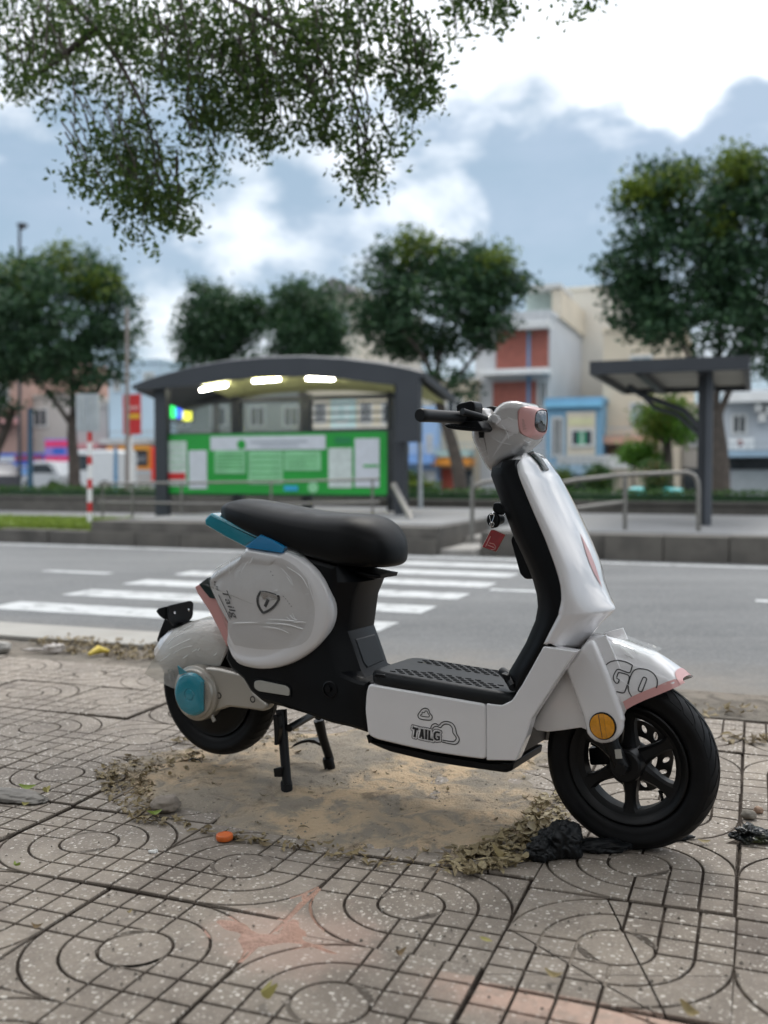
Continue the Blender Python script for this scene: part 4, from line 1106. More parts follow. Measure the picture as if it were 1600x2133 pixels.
# lid on the front face of the seat column
b = MB(); fq = frs
def face_pt(k, v):    # k along the lower front edge
    p = frs[3].lerp(frs[5], k); return Vector((p.x+0.0015, -v, p.z))
b.rings([[face_pt(.22, .055), face_pt(.22, -.05), face_pt(.90, -.05), face_pt(.95, .045), face_pt(.80, .055)], [face_pt(.24, .052) + Vector((.002, 0, 0)), face_pt(.24, -.047) + Vector((.002, 0, 0)), face_pt(.88, -.047) + Vector((.002, 0, 0)), face_pt(.93, .042) + Vector((.002, 0, 0)), face_pt(.79, .052) + Vector((.002, 0, 0))]]); sc(b, 'access_lid', M_GREYBL, 30, body)
q = P(688, 1436, .114); b = MB(); b.lathe([(0, -.110), (.024, -.110), (.025, -.116), (.021, -.118), (.019, -.112), (0, -.112)], (q.x, 0, q.z), 'y', 28); b.lathe([(0, -.11), (.009, -.11), (.009, -.122), (0, -.123)], (q.x-.004, 0, q.z+.002), 'y', 14); sc(b, 'footrest_socket', M_BLACK, 40, body)
b = MB(); b.prism(rnd_corners(PX([(530, 1419), (540, 1416.5), (595, 1428), (604, 1434), (604, 1450), (540, 1440), (530, 1433)], .118), .008, 4), .110, .121, .003); sc(b, 'side_marker', M_WARM, 40, body)
b = MB(); b.prism(rnd_corners(PX([(527, 1417), (538, 1413), (597, 1425), (607, 1432), (607, 1454), (538, 1443), (527, 1436)], .116), .008, 4), .108, .118, .002); sc(b, 'side_marker_rim', M_BLACK, 40, body)

# ---------------------------------------------------------------- rear side panels
sp_px = [(511, 1141), (550, 1147), (588, 1151), (600, 1146), (628, 1159), (659, 1184), (679, 1210), (692, 1240), (698, 1272), (695, 1300), (681, 1330), (659, 1354), (625, 1377), (588, 1391), (550, 1396), (516, 1392), (490, 1381), (476, 1352), (474, 1338), (480, 1309), (464, 1277), (449, 1247), (434, 1203), (470, 1175), (505, 1153)]
pv = P(478, 1275, 0.135)
sp0 = [Vector((pv.x + (p_.x-pv.x)*(.955 if p_.x > pv.x else 1), p_.y, p_.z)) for p_ in cr(PX(sp_px, 0.135), 3)]
def spr(v, i, k):
    q = inset([(p.x, p.z) for p in sp0], i) if i else [(p.x, p.z) for p in sp0]
    return [Vector((pv.x + (x-pv.x)*k, -v, pv.z + (z-pv.z)*k)) for x, z in q]
b = MB(); b.rings([spr(.095, .003, 1), spr(.118, 0, 1), spr(.126, .0015, 1), spr(.1315, .005, 1), spr(.1345, .011, 1), spr(.1365, .0, .91), spr(.1368, .0, .835), spr(.1345, .0, .805), spr(.1335, .0, .77), spr(.1355, .0, .70), spr(.138, .0, .5), spr(.139, 0, .3), spr(.139, 0, .1)], True, True, True)
side = sc(b, 'side_panel', M_WHITE, 65); mi = mirror(b); mi.v = [Vector((p.x, p.y*.74, p.z)) for p in mi.v]; sc(mi, 'side_panel', M_WHITE, 65)
TSP = bvh_of(side)
b = MB(); b.prism([Vector((p.x, 0, p.z)) for p in spr(0, .012, 1)], -.10, .10); sc(b, 'tail_core', M_WHITE, 40)
# wrap: loose clear film over the middle of the near panel
wr_px = [(509, 1150), (560, 1156), (604, 1170), (640, 1205), (655, 1250), (655, 1300), (640, 1335), (600, 1350), (545, 1352), (500, 1345), (482, 1330), (440, 1225), (420, 1216), (437, 1199), (470, 1173)]
b = MB(); wq = cr([Vector((x, y, 0)) for x, y in wr_px], 3); cen2 = Vector((540, 1262, 0)); rings = []
for k in (1.0, .85, .65, .45, .25, .08):
    ring = []
    for p in wq:
        q = cen2 + (p-cen2)*k; c, n_ = hit(TSP, q.x, q.y, 0.0)
        if c is None: c = P(q.x, q.y, 0.135)
        w_ = noise.noise(Vector((q.x*.02, q.y*.05, 2)))*.003 + noise.noise(Vector((q.x*.09, q.y*.16, 5)))*.0016
        ring.append(Vector((c.x, c.y - .003 - .004*(1-k) - w_, c.z)))
    rings.append(ring)
b.rings(rings, True, False, True); sc(b, 'plastic_wrap', M_FILM, 70, side)
# sharp folds in the film, their bright streaks painted near-white
TW_ = TSP
fold_px = [[(508,1152),(470,1177),(436,1203)],[(498,1166),(488,1184),(481,1196)],[(482,1172),(479,1192)],[(520,1166),(511,1182),(505,1192)],[(497,1191),(505,1187)],[(530,1160),(522,1174)],[(463,1187),(452,1198)],[(447,1194),(456,1199)],[(552,1305),(580,1308),(605,1318)],[(556,1297),(600,1300),(635,1310)],[(560,1289),(610,1292),(640,1296)],[(606,1280),(614,1288),(622,1290)],[(600,1284),(612,1294),(626,1296)],[(612,1276),(618,1290)],[(578,1231),(581,1228),(572,1231)],[(578,1239),(586,1237)],[(600,1200),(612,1219)],[(640,1238),(646,1236)],[(645,1210),(652,1236),(656,1250)],[(590,1183),(606,1202),(614,1220)],[(478,1299),(462,1302),(447,1306)],[(490,1297),(540,1296)],[(455,1320),(462,1330)],[(600,1180),(630,1200),(645,1225)]]
b = MB()
for l_ in fold_px: ridge(b, TSP, [(p.x, p.y) for p in cr([Vector((x, y, 0)) for x, y in l_], 5, False)], random.uniform(.0007, .0015), .0075)
fo = sc(b, 'fold_glints', M_FOLD_GLINT, None, side); fo['kind'] = 'stuff'
# emblem: split shield
b = MB(); c1x = lambda l_: [(400 + x*.1875, 1000 + y*.1875) for x, y in l_]
for l_, w_ in (([(770,1235),(735,1300),(735,1370),(760,1430),(795,1475)], .007), ([(795,1475),(870,1440),(930,1385),(968,1315),(950,1275)], .007), ([(850,1325),(815,1405)], .0095), ([(778,1240),(850,1250),(945,1280)], .006)):
    stroke(b, TSP, [(p.x, p.y) for p in cr([Vector((x, y, 0)) for x, y in c1x(l_)], 4, False)], w_, False, .0025)
em = sc(b, 'emblem', M_INK, None, side); md = em.modifiers.new('thick', 'SOLIDIFY'); md.thickness = .002
b = MB(); patch(b, TSP, c1x([(778, 1238), (850, 1248), (945, 1278), (962, 1310), (880, 1330), (845, 1300), (800, 1330), (768, 1270)]), .003); sc(b, 'emblem_cap', M_CHROME, None, side)
# script lettering down the rear edge
def font_mesh(word, size, shear=0.0):
    cu_ = bpy.data.curves.new('txt', 'FONT'); cu_.body = word; cu_.size = size; cu_.shear = shear; cu_.resolution_u = 3
    t_ = bpy.data.objects.new('txt', cu_); COL.objects.link(t_); bpy.context.view_layer.update()
    me_ = bpy.data.meshes.new_from_object(t_.evaluated_get(bpy.context.evaluated_depsgraph_get())); bpy.data.objects.remove(t_)
    return [tuple(v.co) for v in me_.vertices], [tuple(p_.vertices) for p_ in me_.polygons]
b = MB(); fv, ff = font_mesh('Tailg', 1.0, .3); wx = max(v[0] for v in fv)
ax_, ay_ = Vector((26, 64)), Vector((15.5, -6.3))
q = [hit(TSP, 461 + ax_.x*v[0]/wx + ay_.x*v[1], 1227 + ax_.y*v[0]/wx + ay_.y*v[1], .0022)[0] for v in fv]
b.add([x if x is not None else P(470, 1260, .137) for x in q], ff)
stroke(b, TSP, c1x([(300,1275),(365,1410),(430,1545)]), .0022, False, .002)
for l_ in ([(250,1120),(262,1150),(250,1165),(268,1165)],[(270,1185),(290,1180),(280,1215),(300,1225)],[(258,1135),(275,1130)]): stroke(b, TSP, c1x(l_), .0026, False, .002)
sc(b, 'script_lettering', M_INK, None, side)
b = MB()
for x, y in ((880,1018),(902,1058),(1020,1292),(1045,1318),(1068,1345),(1085,1372),(1108,1402)):
    c, n_ = hit(TSP, *c1x([(x, y)])[0], .002)
    if c is not None: b.add([c + Vector((.0016*math.cos(a), 0, .0016*math.sin(a))) for a in [math.pi*2*i/8 for i in range(8)]], [tuple(range(8))])
if b.v: sk = sc(b, 'speck_print', M_INK, None, side); sk['kind'] = 'stuff'
# pink tail corner and smoked tail lamp
b = MB(); b.prism(rnd_corners(PX([(405.6, 1222), (418, 1215), (438, 1232), (450, 1247), (465, 1277), (481, 1309), (473, 1348), (454, 1308), (434, 1270), (411, 1236)], .125), .004), -.10, .127, .006); tail = sc(b, 'tail_corner', M_PINKP, 40)
b = MB(); b.prism(rnd_corners(PX([(414, 1217), (434, 1202), (441, 1222), (449, 1248), (437, 1246), (424, 1230)], .13), .003), .02, .132, .004); mi = mirror(b); b.add(mi.v, mi.f); sc(b, 'tail_lamp', M_LENSD, 40)

# ---------------------------------------------------------------- seat with film on the grab rail
seat_st = [(446, 1064, 1072, .045), (450, 1056, 1078, .075), (458, 1050, 1083, .095), (475, 1047, 1091, .110), (510, 1053, 1108, .122), (560, 1064, 1131, .130), (610, 1073, 1151, .132), (660, 1079, 1169, .132), (705, 1081, 1181, .131)]
st3 = [(P(x, yt, .1).x, P(x, yt, .1).z, P(x, yb, .1).z, hw, 0.0) for x, yt, yb, hw in seat_st]
ue, (uu, zt_, zb_, hw_, _) = P(834, 1170, 0.0).x, st3[-1]
for k in (.12, .25, .38, .5, .6, .7, .78, .85, .91, .955, .985, 1.0):
    f = k**2.6; w_ = max(.0, 1-f)**(1/2.2); tz = max(0, 1-k**2.3)**(1/1.9)
    zm_ = zb_ + .010*k + .026
    st3.append((uu + (ue-uu)*k, zm_ + (zt_-zm_)*tz, zb_ - .004*k + .024*(1-max(0, 1-k**9)**.5), max(.012, hw_*w_), k))
rings = []
for u_, zt_, zb_, hw, k in st3:
    cz = (zt_+zb_)/2; hz = max(.004, (zt_-zb_)/2); ring = []
    for q_ in range(28):
        q = 2*math.pi*q_/28; cs, sn = math.cos(q), math.sin(q)
        y = hw*math.copysign(abs(cs)**(.5+.25*k), cs); z = hz*math.copysign(abs(sn)**((.55 if sn > 0 else .4)+.2*k), sn)
        if sn > 0: z += 0.012*hw/0.13*(1-(y/hw)**2)
        ring.append(Vector((u_, y, cz+z)))
    rings.append(ring)
b = MB(); b.rings(rings); seat = sc(b, 'seat', M_SEAT, 180)
b = MB(); b.prism(PX([(640, 1160), (800, 1192), (812, 1194), (810, 1202), (800, 1203), (760, 1196)], .0), -.05, .05, .005); sc(b, 'seat_hinge', M_BLACK, 40, seat)
b = MB(); b.prism(rnd_corners(PX([(427, 1081), (440, 1068), (470, 1082), (536, 1114), (545, 1120), (512, 1140), (470, 1119), (428, 1094)], .11), .005), -.112, .116, .01, 3); rail = sc(b, 'grab_rail', M_TEAL, 40, label='grab rail wrapped in teal protective film')
b = MB(); b.prism(PX([(511, 1140), (543, 1114), (570, 1126), (595, 1140), (588, 1152)], .135), .10, .139, .003); sc(b, 'blue_tape', M_BLUE, 40)
b = MB(); b.prism(PX([(595, 1139), (628, 1153), (627, 1160), (592, 1147)], .135), .12, .1385, .002); sc(b, 'clear_tape', M_FLAP, 40)

# ---------------------------------------------------------------- swingarm, hub, rear fender
hub = Vector((UR, 0, WR))
arm = PX([(431, 1389), (457, 1392), (504, 1403), (509, 1410), (526, 1439), (548, 1457), (559, 1466), (558, 1475), (548, 1482), (521, 1478), (478, 1473), (452, 1481), (432, 1492), (405, 1480), (405, 1400)], .105)
b = MB(); b.prism(rnd_corners(arm, .008), .070, .108, .010, 3)
b.lathe([(.0, -.072), (.083, -.072), (.086, -.078), (.086, -.112), (.083, -.117), (.076, -.120), (.073, -.126), (.069, -.128), (0, -.128)], hub, 'y', 48)
swing = sc(b, 'swingarm', M_SILVER, 35)
b = MB()
for k in range(56):                                             # finned ring round the hub cap
    a = 2*math.pi*k/56
    b.rings([[hub + Vector((r_*math.cos(a+da), -v, r_*math.sin(a+da))) for r_, da, v in ((.045, -.018, .127), (.067, -.016, .127), (.067, .016, .127), (.045, .018, .127))], [hub + Vector((r_*math.cos(a+da), -v, r_*math.sin(a+da))) for r_, da, v in ((.045, -.012, .134), (.064, -.008, .131), (.064, .008, .131), (.045, .012, .134))]])
sc(b, 'hub_fins', M_SILVER, 30, swing)
b = MB(); rings = []
for r_, v in ((.0665, .128), (.066, .1335), (.060, .139), (.048, .1425), (.030, .1435), (.020, .1435), (.0185, .1415), (.0165, .1415), (.015, .1435), (.004, .144)):
    ring = []
    for k in range(112):
        a = 2*math.pi*k/112
        rr = r_
        if math.cos(a) > .74: rr = min(r_, r_*.74/math.cos(a)) if r_ > .03 else r_
        ring.append(hub + Vector((rr*math.cos(a), -v - (.0011*(k % 2) if .03 < r_ < .065 else 0) , rr*math.sin(a))))
    rings.append(ring)
b.rings(rings); sc(b, 'hub_cap', M_TEAL, 30, swing, 'hub cap half covered in teal film')
b = MB(); q = [Vector((UR-.045, -.136, WR+.055)), Vector((UR-.05, -.140, WR+.085)), Vector((UR-.012, -.139, WR+.066))]; b.add(q + [p + Vector((0, .003, 0)) for p in q], [(0, 1, 2), (3, 5, 4), (0, 3, 4, 1), (1, 4, 5, 2), (2, 5, 3, 0)]); sc(b, 'film_tab', M_TEAL, None, swing)
for px, py in ((455.6, 1449), (526, 1457)):
    q = P(px, py, .109); b = MB(); b.lathe([(.0, -.1075), (.0065, -.1075), (.0065, -.1085), (.009, -.1095), (.010, -.1085), (.010, -.107)], (q.x, 0, q.z), 'y', 18); sc(b, 'arm_bolt', M_BLACK, 40, swing)
b = MB(); b.tube([P(438, 1483, .10), P(447, 1503, .10)], .006, 8); sc(b, 'cable_stub', M_SILVER, 40, swing)
b = MB(); b.lathe([(.0, .07), (.03, .07), (.03, .10), (0, .1)], hub, 'y', 16); b.prism(arm, -.10, -.072, .006); sc(b, 'far_swingarm', M_BLACK, 40)
rf_st = [((347, 1404), (340, 1342)), ((360, 1396), (351, 1322)), ((380, 1389), (366, 1309)), ((410, 1384), (403, 1294)), ((440, 1385), (432, 1287)), ((459, 1386), (462, 1286)), ((475, 1352), (492, 1292))]
b = MB(); b.rings([fender_ring(E, C, .082) for E, C in rf_st], False, False, False); rfen = sc(b, 'rear_fender', M_WHITE, 60); md = rfen.modifiers.new('thick', 'SOLIDIFY'); md.thickness = .003; md.offset = -1
wpx = [(300, 1404), (340, 1340), (361, 1312), (403, 1293), (440, 1282), (452, 1300), (472, 1348), (458, 1388), (430, 1386), (408, 1390), (385, 1400), (372, 1420), (363, 1435), (330, 1419)]
wq = rnd_corners([Vector((x, y, 0)) for x, y in wpx], 4, 3); cen3 = Vector((395, 1355, 0)); rings = []
for k in (1., .8, .6, .4, .2, .05):
    ring = []
    for p in wq:
        q = cen3 + (p-cen3)*k
        w_ = noise.noise(Vector((q.x*.03, q.y*.05, 12)))*.006 + noise.noise(Vector((q.x*.11, q.y*.13, 15)))*.0025
        ring.append(P(q.x, q.y, .088 + .006*(1-k) + w_*.45))
    rings.append(ring)
b = MB(); b.rings(rings, True, False, True); sc(b, 'plastic_wrap', M_FILM2, 70, rfen)
b = MB()
for l_ in ([(350,1396),(354,1404),(357,1418)],[(350,1396),(358,1394),(362,1400),(364,1412)]):
    b.tube([P(x, y, .094) for x, y in l_], .0017, 6)
sc(b, 'wrap_fold', M_FLAP, 50, rfen)
b = MB()  # rear wrap creases as white ridges, highlight streaks in the colour
for l_ in ([(345,1345),(362,1330),(385,1316)],[(352,1352),(375,1340),(398,1330)],[(333,1378),(345,1370),(354,1362)],[(360,1362),(380,1350),(400,1345)],[(400,1300),(420,1296),(438,1293)],[(405,1310),(425,1303),(442,1300)],[(400,1358),(410,1352)],[(412,1356),(416,1350)],[(445,1366),(452,1360)],[(365,1322),(380,1312),(400,1302)],[(380,1372),(392,1364)]):
    q = [P(p.x, p.y, .097) for p in cr([Vector((x, y, 0)) for x, y in l_], 5, False)]; r_ = random.uniform(.0007, .0014); b.tube(q, [r_*.3] + [r_]*(len(q)-2) + [r_*.3], 6)
fo = sc(b, 'fold_glints', M_FOLD_GLINT, None, rfen); fo['kind'] = 'stuff'
b = MB()  # front fender film creases, glints coloured in
for l_ in ([(1269,1335),(1276,1352),(1282,1375)],[(1290,1345),(1305,1358),(1320,1370)],[(1294,1332),(1292,1345)],[(1300,1362),(1322,1372)],[(1280,1408),(1300,1420),(1316,1432)],[(1243,1350),(1256,1385),(1268,1412)],[(1318,1350),(1330,1364)],[(1262,1398),(1258,1402)]): ridge(b, TF, [(p.x, p.y) for p in cr([Vector((x, y, 0)) for x, y in l_], 5, False)], random.uniform(.0005, .0009), .002)
fo = sc(b, 'fold_glints', M_FOLD_GLINT, None, fender); fo['kind'] = 'stuff'
# number-plate bracket on the tail of the fender
up = P(351, 1275, .075).x
b = MB(); q = [PU(x, y, up) for x, y in ((351, 1262), (398, 1251), (403, 1256), (402, 1284), (390, 1299), (362, 1304), (350, 1290))]
q = rnd_corners(q, .008)
b.rings([[p + Vector((-.006, 0, 0)) for p in q], q]); brk = sc(b, 'plate_bracket', M_BLACK, 30)
b = MB(); b.prism(rnd_corners(PX([(331, 1272), (336, 1266), (352, 1262), (352, 1290), (346, 1288), (338, 1282)], .06), .004), .0, .075, .004); sc(b, 'rear_reflector', M_BLACK, 40, brk)
b = MB(); b.prism(PX([(347, 1288), (366, 1296), (388, 1296), (366, 1308), (342, 1321), (338, 1340), (333, 1339), (331, 1331), (337, 1313)], .02), -.02, .03, .003); sc(b, 'bracket_arm', M_BLACK, 40, brk)
for x, y in ((363, 1276), (392, 1270)):
    q = PU(x, y, up); b = MB(); b.lathe([(0, 0), (.005, 0), (.004, .003), (0, .004)], q, 'x', 10); sc(b, 'bracket_bolt', M_CHROME, 40, brk)
# ---------------------------------------------------------------- centre stand
foot_n, foot_f = Vector((-.988, -.126, 0)), Vector((-1.02, .143, 0))
tn, tf = P(586, 1478, .085), P(664, 1500, -.10)
stand = MB(); stand.tube([P(602, 1517, .10), P(655, 1487, -.06), tf + Vector((0, 0, .01))], .011, 10); stand.tube([tn + Vector((0, 0, .03)), tn + Vector((0, .06, .03))], .014, 10); stand = sc(stand, 'centre_stand', M_ALLOY, 40)
for tp, ft in ((tn, foot_n), (tf, foot_f)):
    b = MB(); b.tube([tp, tp.lerp(ft, .35), ft + Vector((0, 0, .03))], [.017, .0145, .0135], 12); lg = sc(b, 'stand_leg', M_ALLOY, 50, stand)
    dr = (ft-tp).normalized(); b = MB(); b.tube([ft + Vector((0, 0, .002)), ft - dr*.004 + Vector((0, 0, .0)), ft - dr*.035, ft - dr*.042], [.014, .0175, .0175, .0145], 14); sc(b, 'stand_foot', M_RUBBER, 40, lg)
b = MB(); b.prism(rnd_corners(PX([(572, 1488), (582, 1490), (586, 1516), (582, 1551), (575, 1551), (575, 1520)], .12), .003), .11, .13, .003); b.prism(rnd_corners(PX([(574, 1599), (592, 1596), (592, 1617), (576, 1617)], .126), .003), .120, .138, .003); sc(b, 'side_prop', M_ALLOY, 40, stand)
b = MB(); ped = PX([(611, 1556), (618, 1548), (632, 1541), (648, 1538), (660, 1539), (671, 1545), (673, 1552), (662, 1547), (648, 1544), (632, 1547), (620, 1552)], -.13); b.prism(ped, -.15, -.115, .002); sc(b, 'stand_pedal', M_ALLOY, 40, stand)

# ---------------------------------------------------------------- key ring hanging from the lock
kp = P(1029, 1066, .09)
kw = S_INV.inverted() @ kp
key = empty('key_ring', kw, scooter.rotation_euler.z); tag(key, 'key fob and red tag hanging from the scooter ignition', 'key ring')
M_REDT = mat('red_tag', (0.30, 0.012, 0.014), 0.25, var=.2, scale=40, coat=.6)
def kl(px, py, v=.09): return P(px, py, v) - kp
b = MB(); q = [kl(x, y) for x, y in cr([Vector((1017,1075,0)),Vector((1024,1069,0)),Vector((1034,1069,0)),Vector((1041,1077,0)),Vector((1041,1091,0)),Vector((1034,1099,0)),Vector((1024,1098,0)),Vector((1017,1089,0))], 3) for x, y in [(x[0], x[1])]] if False else [kl(p.x, p.y) for p in cr([Vector((1017,1075,0)),Vector((1024,1069,0)),Vector((1034,1069,0)),Vector((1041,1077,0)),Vector((1041,1091,0)),Vector((1034,1099,0)),Vector((1024,1098,0)),Vector((1017,1089,0))], 3)]
b.prism(q, -.006, .008, .004, 3); o = b.build('fob', M_BLACK, key, 40)
b = MB(); cl_ = [kl(p.x, p.y) + Vector((0, -.011, 0)) for p in cr([Vector((1024,1072,0)),Vector((1033,1072,0)),Vector((1031,1082,0)),Vector((1028,1088,0)),Vector((1025,1081,0))], 3)]
b.tube(cl_ + cl_[:1], .0011, 6); b.tube([kl(1028, 1088) + Vector((0, -.011, 0)), kl(1028, 1100) + Vector((0, -.010, 0))], [.0028, .0022], 8); b.tube([kl(1029, 1066), kl(1028, 1072) + Vector((0, -.01, 0))], .0012, 6)
b.tube([kl(p.x, p.y) + Vector((0, -.010, 0)) for p in cr([Vector((1024,1089,0)),Vector((1032,1089,0)),Vector((1031,1096,0)),Vector((1025,1096,0)),Vector((1024,1089,0))], 3, False)], .001, 6)
b.build('clasp', M_CHROME, key, 50)
tg = [kl(x, y) for x, y in ((1023.5, 1104), (1030, 1104), (1053, 1114), (1034, 1149), (1005, 1139))]
b = MB(); b.prism(rnd_corners(tg, .002), -.0015, .0025, .0008); o = b.build('red_tag', M_REDT, key, 40)
b = MB()
for l_ in ([(1013,1138),(1023,1117)],[(1017,1135),(1029,1140),(1033,1143)],[(1021,1131),(1030,1133),(1034,1139),(1032,1145),(1024,1145)]):
    q = [kl(x, y) + Vector((0, -.0032, 0)) for x, y in l_]; b.tube(q, .0011, 6)
b.build('tag_mark', mat('tag_print', (.62, .30, .28), .4), o, None)
b = MB(); q = rnd_corners(tg, .002); b.tube([p + Vector((0, -.0005, 0)) for p in q] + [q[0] + Vector((0, -.0005, 0))], .0011, 6); b.build('tag_edge', mat('tag_edge', (.5, .36, .28), .3), o, 60)
# ================================================================== ACROSS THE ROAD
def flat(name, c, rough=0.75, var=0.08, scale=1.5, dirt=None): return mat(name, c, rough, var=var, scale=scale, dirt=dirt)
M_DARKM = flat('charcoal_steel', (0.030, 0.034, 0.040), 0.45)
M_STAIN = mat('stainless_tube', (0.22, 0.21, 0.19), 0.4, metal=0.6, var=0.1)
M_GALV = mat('galvanised_sheet', (0.42, 0.45, 0.46), 0.4, metal=0.4, var=0.08)
M_GREEN = flat('board_green', (0.012, 0.30, 0.035), 0.4)
M_PAPER = flat('map_paper', (0.52, 0.58, 0.55), 0.5, 0.12, 9)
M_PAPER2 = flat('notice_paper', (0.55, 0.58, 0.62), 0.5, 0.05, 9)
M_LTGRN = flat('pale_green_print', (0.25, 0.55, 0.30), 0.5, 0.12, 3)
M_GLASSD = mat('dark_window', (0.035, 0.042, 0.048), 0.12, var=0.3, scale=2)
M_GLASSL = mat('pale_window', (0.30, 0.36, 0.36), 0.15, var=0.25, scale=2)
M_FRAME = flat('window_frame', (0.55, 0.55, 0.53), 0.5)
M_REDP = flat('red_paint', (0.50, 0.02, 0.02), 0.5)
M_WHITEP = flat('white_paint', (0.72, 0.72, 0.70), 0.55)
M_BLUEP = flat('blue_paint', (0.10, 0.25, 0.42), 0.5)
M_ORANGE = flat('orange_paint', (0.65, 0.25, 0.03), 0.5)
M_TEALP = mat('teal_plastic', (0.05, 0.42, 0.42), 0.45, var=0.06)
class SB(MB):
    """shapes in street coordinates (s along the street, t across it, z up), kept relative to an origin"""
    def __init__(s, o=(0, 0, 0)): super().__init__(); s.o = o
    def bx(s, s0, s1, t0, t1, z0, z1): return s.box(s0-s.o[0], s1-s.o[0], t0-s.o[1], t1-s.o[1], z0-s.o[2], z1-s.o[2])
    def px(s, x0, y0, x1, y1, t, d):
        """box whose front face covers the photo rectangle on the plane t, d metres deep"""
        a, z1 = on(x0, y0, t); b_, z0 = on(x1, y1, t); xm = (x0+x1)/2
        z1 = on(xm, y0, t)[1]; z0 = on(xm, y1, t)[1]
        return s.bx(a, b_, t, t+d, z0, z1)
    def tb(s, pts, r, n=10): return s.tube([Vector(p) - Vector(s.o) for p in pts], r, n)
    def pt(s, x, y, t):
        a, z = on(x, y, t); return (a, t, z)

# ---------------------------------------------------------------- the raised median
def slab(name, s0, s1, t0, t1, z0, z1, m, label):
    b = SB(((s0+s1)/2, (t0+t1)/2, z1)); b.bx(s0, s1, t0, t1, z0, z1)
    o = b.build(name, m, None, 40, loc=W(*b.o), rot=(0, 0, -RA)); tag(o, label, kind='structure'); return o
sL = on(188, 1110, 10.9)[0]; sM = on(912, 1110, 10.9)[0]; sR = on(985, 1110, 10.9)[0]; sRR = on(1258, 1120, 10.9)[0]
slab('median_kerb', -70, sL, 10.92, 11.1, -0.03, 0.15, M_CONC_DK, 'dark weathered kerb along the left end of the median')
slab('grass_verge_ground', -70, sL, 11.103, 13.2, -0.03, 0.135, M_VERGE, 'earth under the strip of grass on the median')
slab('median_path', -70, 70, 13.205, 17.2, -0.03, 0.115, M_SLAB, 'grey concrete path along the median')
slab('bus_platform', sL, sM, 10.92, 13.2, -0.03, 0.30, M_CONC_DK, 'dark stone platform edge below the bus shelter')
slab('bus_platform_paving', sL+.3, sM-.1, 11.3, 16.8, 0.0, 0.315, M_SLAB, 'grey paving under the bus shelter')
slab('platform_steps', sM+.01, sR-.01, 10.95, 12.0, -0.03, 0.05, M_CONC, 'pale worn ramp between the two platforms')
slab('platform_steps', sM+.01, sR-.01, 12.005, 13.2, -0.03, 0.13, M_CONC, 'second pale step between the two platforms')
slab('right_platform', sR, 60, 11.6, 16.8, -0.03, 0.255, M_SLAB, 'grey platform carrying the small shelter')
slab('right_kerb', sR, sRR, 11.25, 11.598, -0.03, 0.24, M_CONC_DK, 'dark set back kerb of the right platform')
rk = slab('right_kerb', sRR+.005, 60, 11.0, 11.598, -0.03, 0.24, M_CONC_DK, 'stone kerb of the right platform nearest the road')
ko = ((sRR+.005+60)/2, (11.0+11.598)/2, .24)
def kerb_stones(par, ko, s0, s1, t0, t1, z0, z1, step, m, name='kerb_stone'):
    s_ = s0
    while s_ < s1:
        w_ = step*random.uniform(.9, 1.1); b = SB(ko); dz = random.uniform(-.012, .008); dt = random.uniform(-.012, .012)
        b.bx(s_, min(s1, s_+w_-.012), t0+dt, t1, z0, z1+dz); b.build(name, m, par, 30); s_ += w_
kerb_stones(rk, ko, sRR+.01, 5.5, 10.92, 11.30, -.02, .262, .62, M_STONE)
mk = [o for o in scene.objects if o.name == 'median_kerb'][0]
kerb_stones(mk, ((-70+sL)/2, (10.92+11.1)/2, .15), -13, sL-.01, 10.86, 11.09, -.02, .165, .8, M_CONC_DK)
bp_ = [o for o in scene.objects if o.name == 'bus_platform'][0]
kerb_stones(bp_, ((sL+sM)/2, (10.92+13.2)/2, .30), sL+.01, sM-.01, 10.84, 10.915, -.02, .17, .7, M_STONE, 'facing_stone')
slab('far_road', -90, 90, 21, 38, -0.03, 0.0, M_ROAD, 'second carriageway beyond the median')
slab('far_pavement', -90, 90, 38.01, 60, -0.03, 0.12, M_SLAB, 'pavement in front of the shop houses')
slab('median_soil', -70, 70, 17.45, 20.9, -0.03, 0.2, M_VERGE, 'planting bed behind the low wall')
b = SB((0, 17.32, 0.1)); b.bx(-60, 60, 17.22, 17.42, 0.1, 0.40); b.bx(-60, 60, 17.19, 17.45, 0.402, 0.45)
o = b.build('low_wall', M_STONE, loc=W(*b.o), rot=(0, 0, -RA)); tag(o, 'long low grey stone wall in front of the clipped hedge', 'wall')

# ---------------------------------------------------------------- bus shelter with map board
TS0, TS1 = 13.6, 15.2
sx = lambda x, y=900, t=TS0: on(x, y, t)[0]
zy = lambda x, y, t=TS0: on(x, y, t)[1]
org = (sx(560), TS0, 0.315)
shel = street_root('bus_shelter', *org); tag(shel, 'charcoal arched bus shelter with a lit ceiling and green map board', 'bus shelter')
topc = [(275, 803), (300, 793), (340, 780), (400, 764), (470, 752), (550, 745), (630, 743), (710, 747), (790, 757), (850, 768), (880, 776)]
tc_ = [on(x, y, TS0) for x, y in topc]
b = SB(org)
rg = []
for i, (s, z) in enumerate(tc_):
    k = i/(len(tc_)-1); th = 0.05 + 0.24*math.sin(math.pi*min(1, max(0, (k*1.05))))**0.6
    th = 0.06 + 0.23*min(1, i/3)*min(1, (len(tc_)-1-i)/1.2)
    rg.append((s, z, th))
b.rings([[Vector((s-org[0], t-org[1], zz-org[2])) for t, zz in ((TS0, z), (TS0+.1, z+.03), (TS1, z-.20), (TS1+.1, z-.23), (TS1+.1, z-.33), (TS0+.12, z-.09), (TS0+.12, z-th), (TS0, z-th))] for s, z, th in rg])
b.build('roof', M_DARKM, shel, 30)
M_CEIL = flat('ceiling_panel', (0.60, 0.60, 0.27), 0.6, 0.1)
n_p = 7; s0, s1 = sx(385), sx(862)
def ztop(s):
    for (a, za, _), (c, zc_, _) in zip(rg, rg[1:]):
        if a <= s <= c: return za + (zc_-za)*(s-a)/(c-a)
    return rg[0][1]
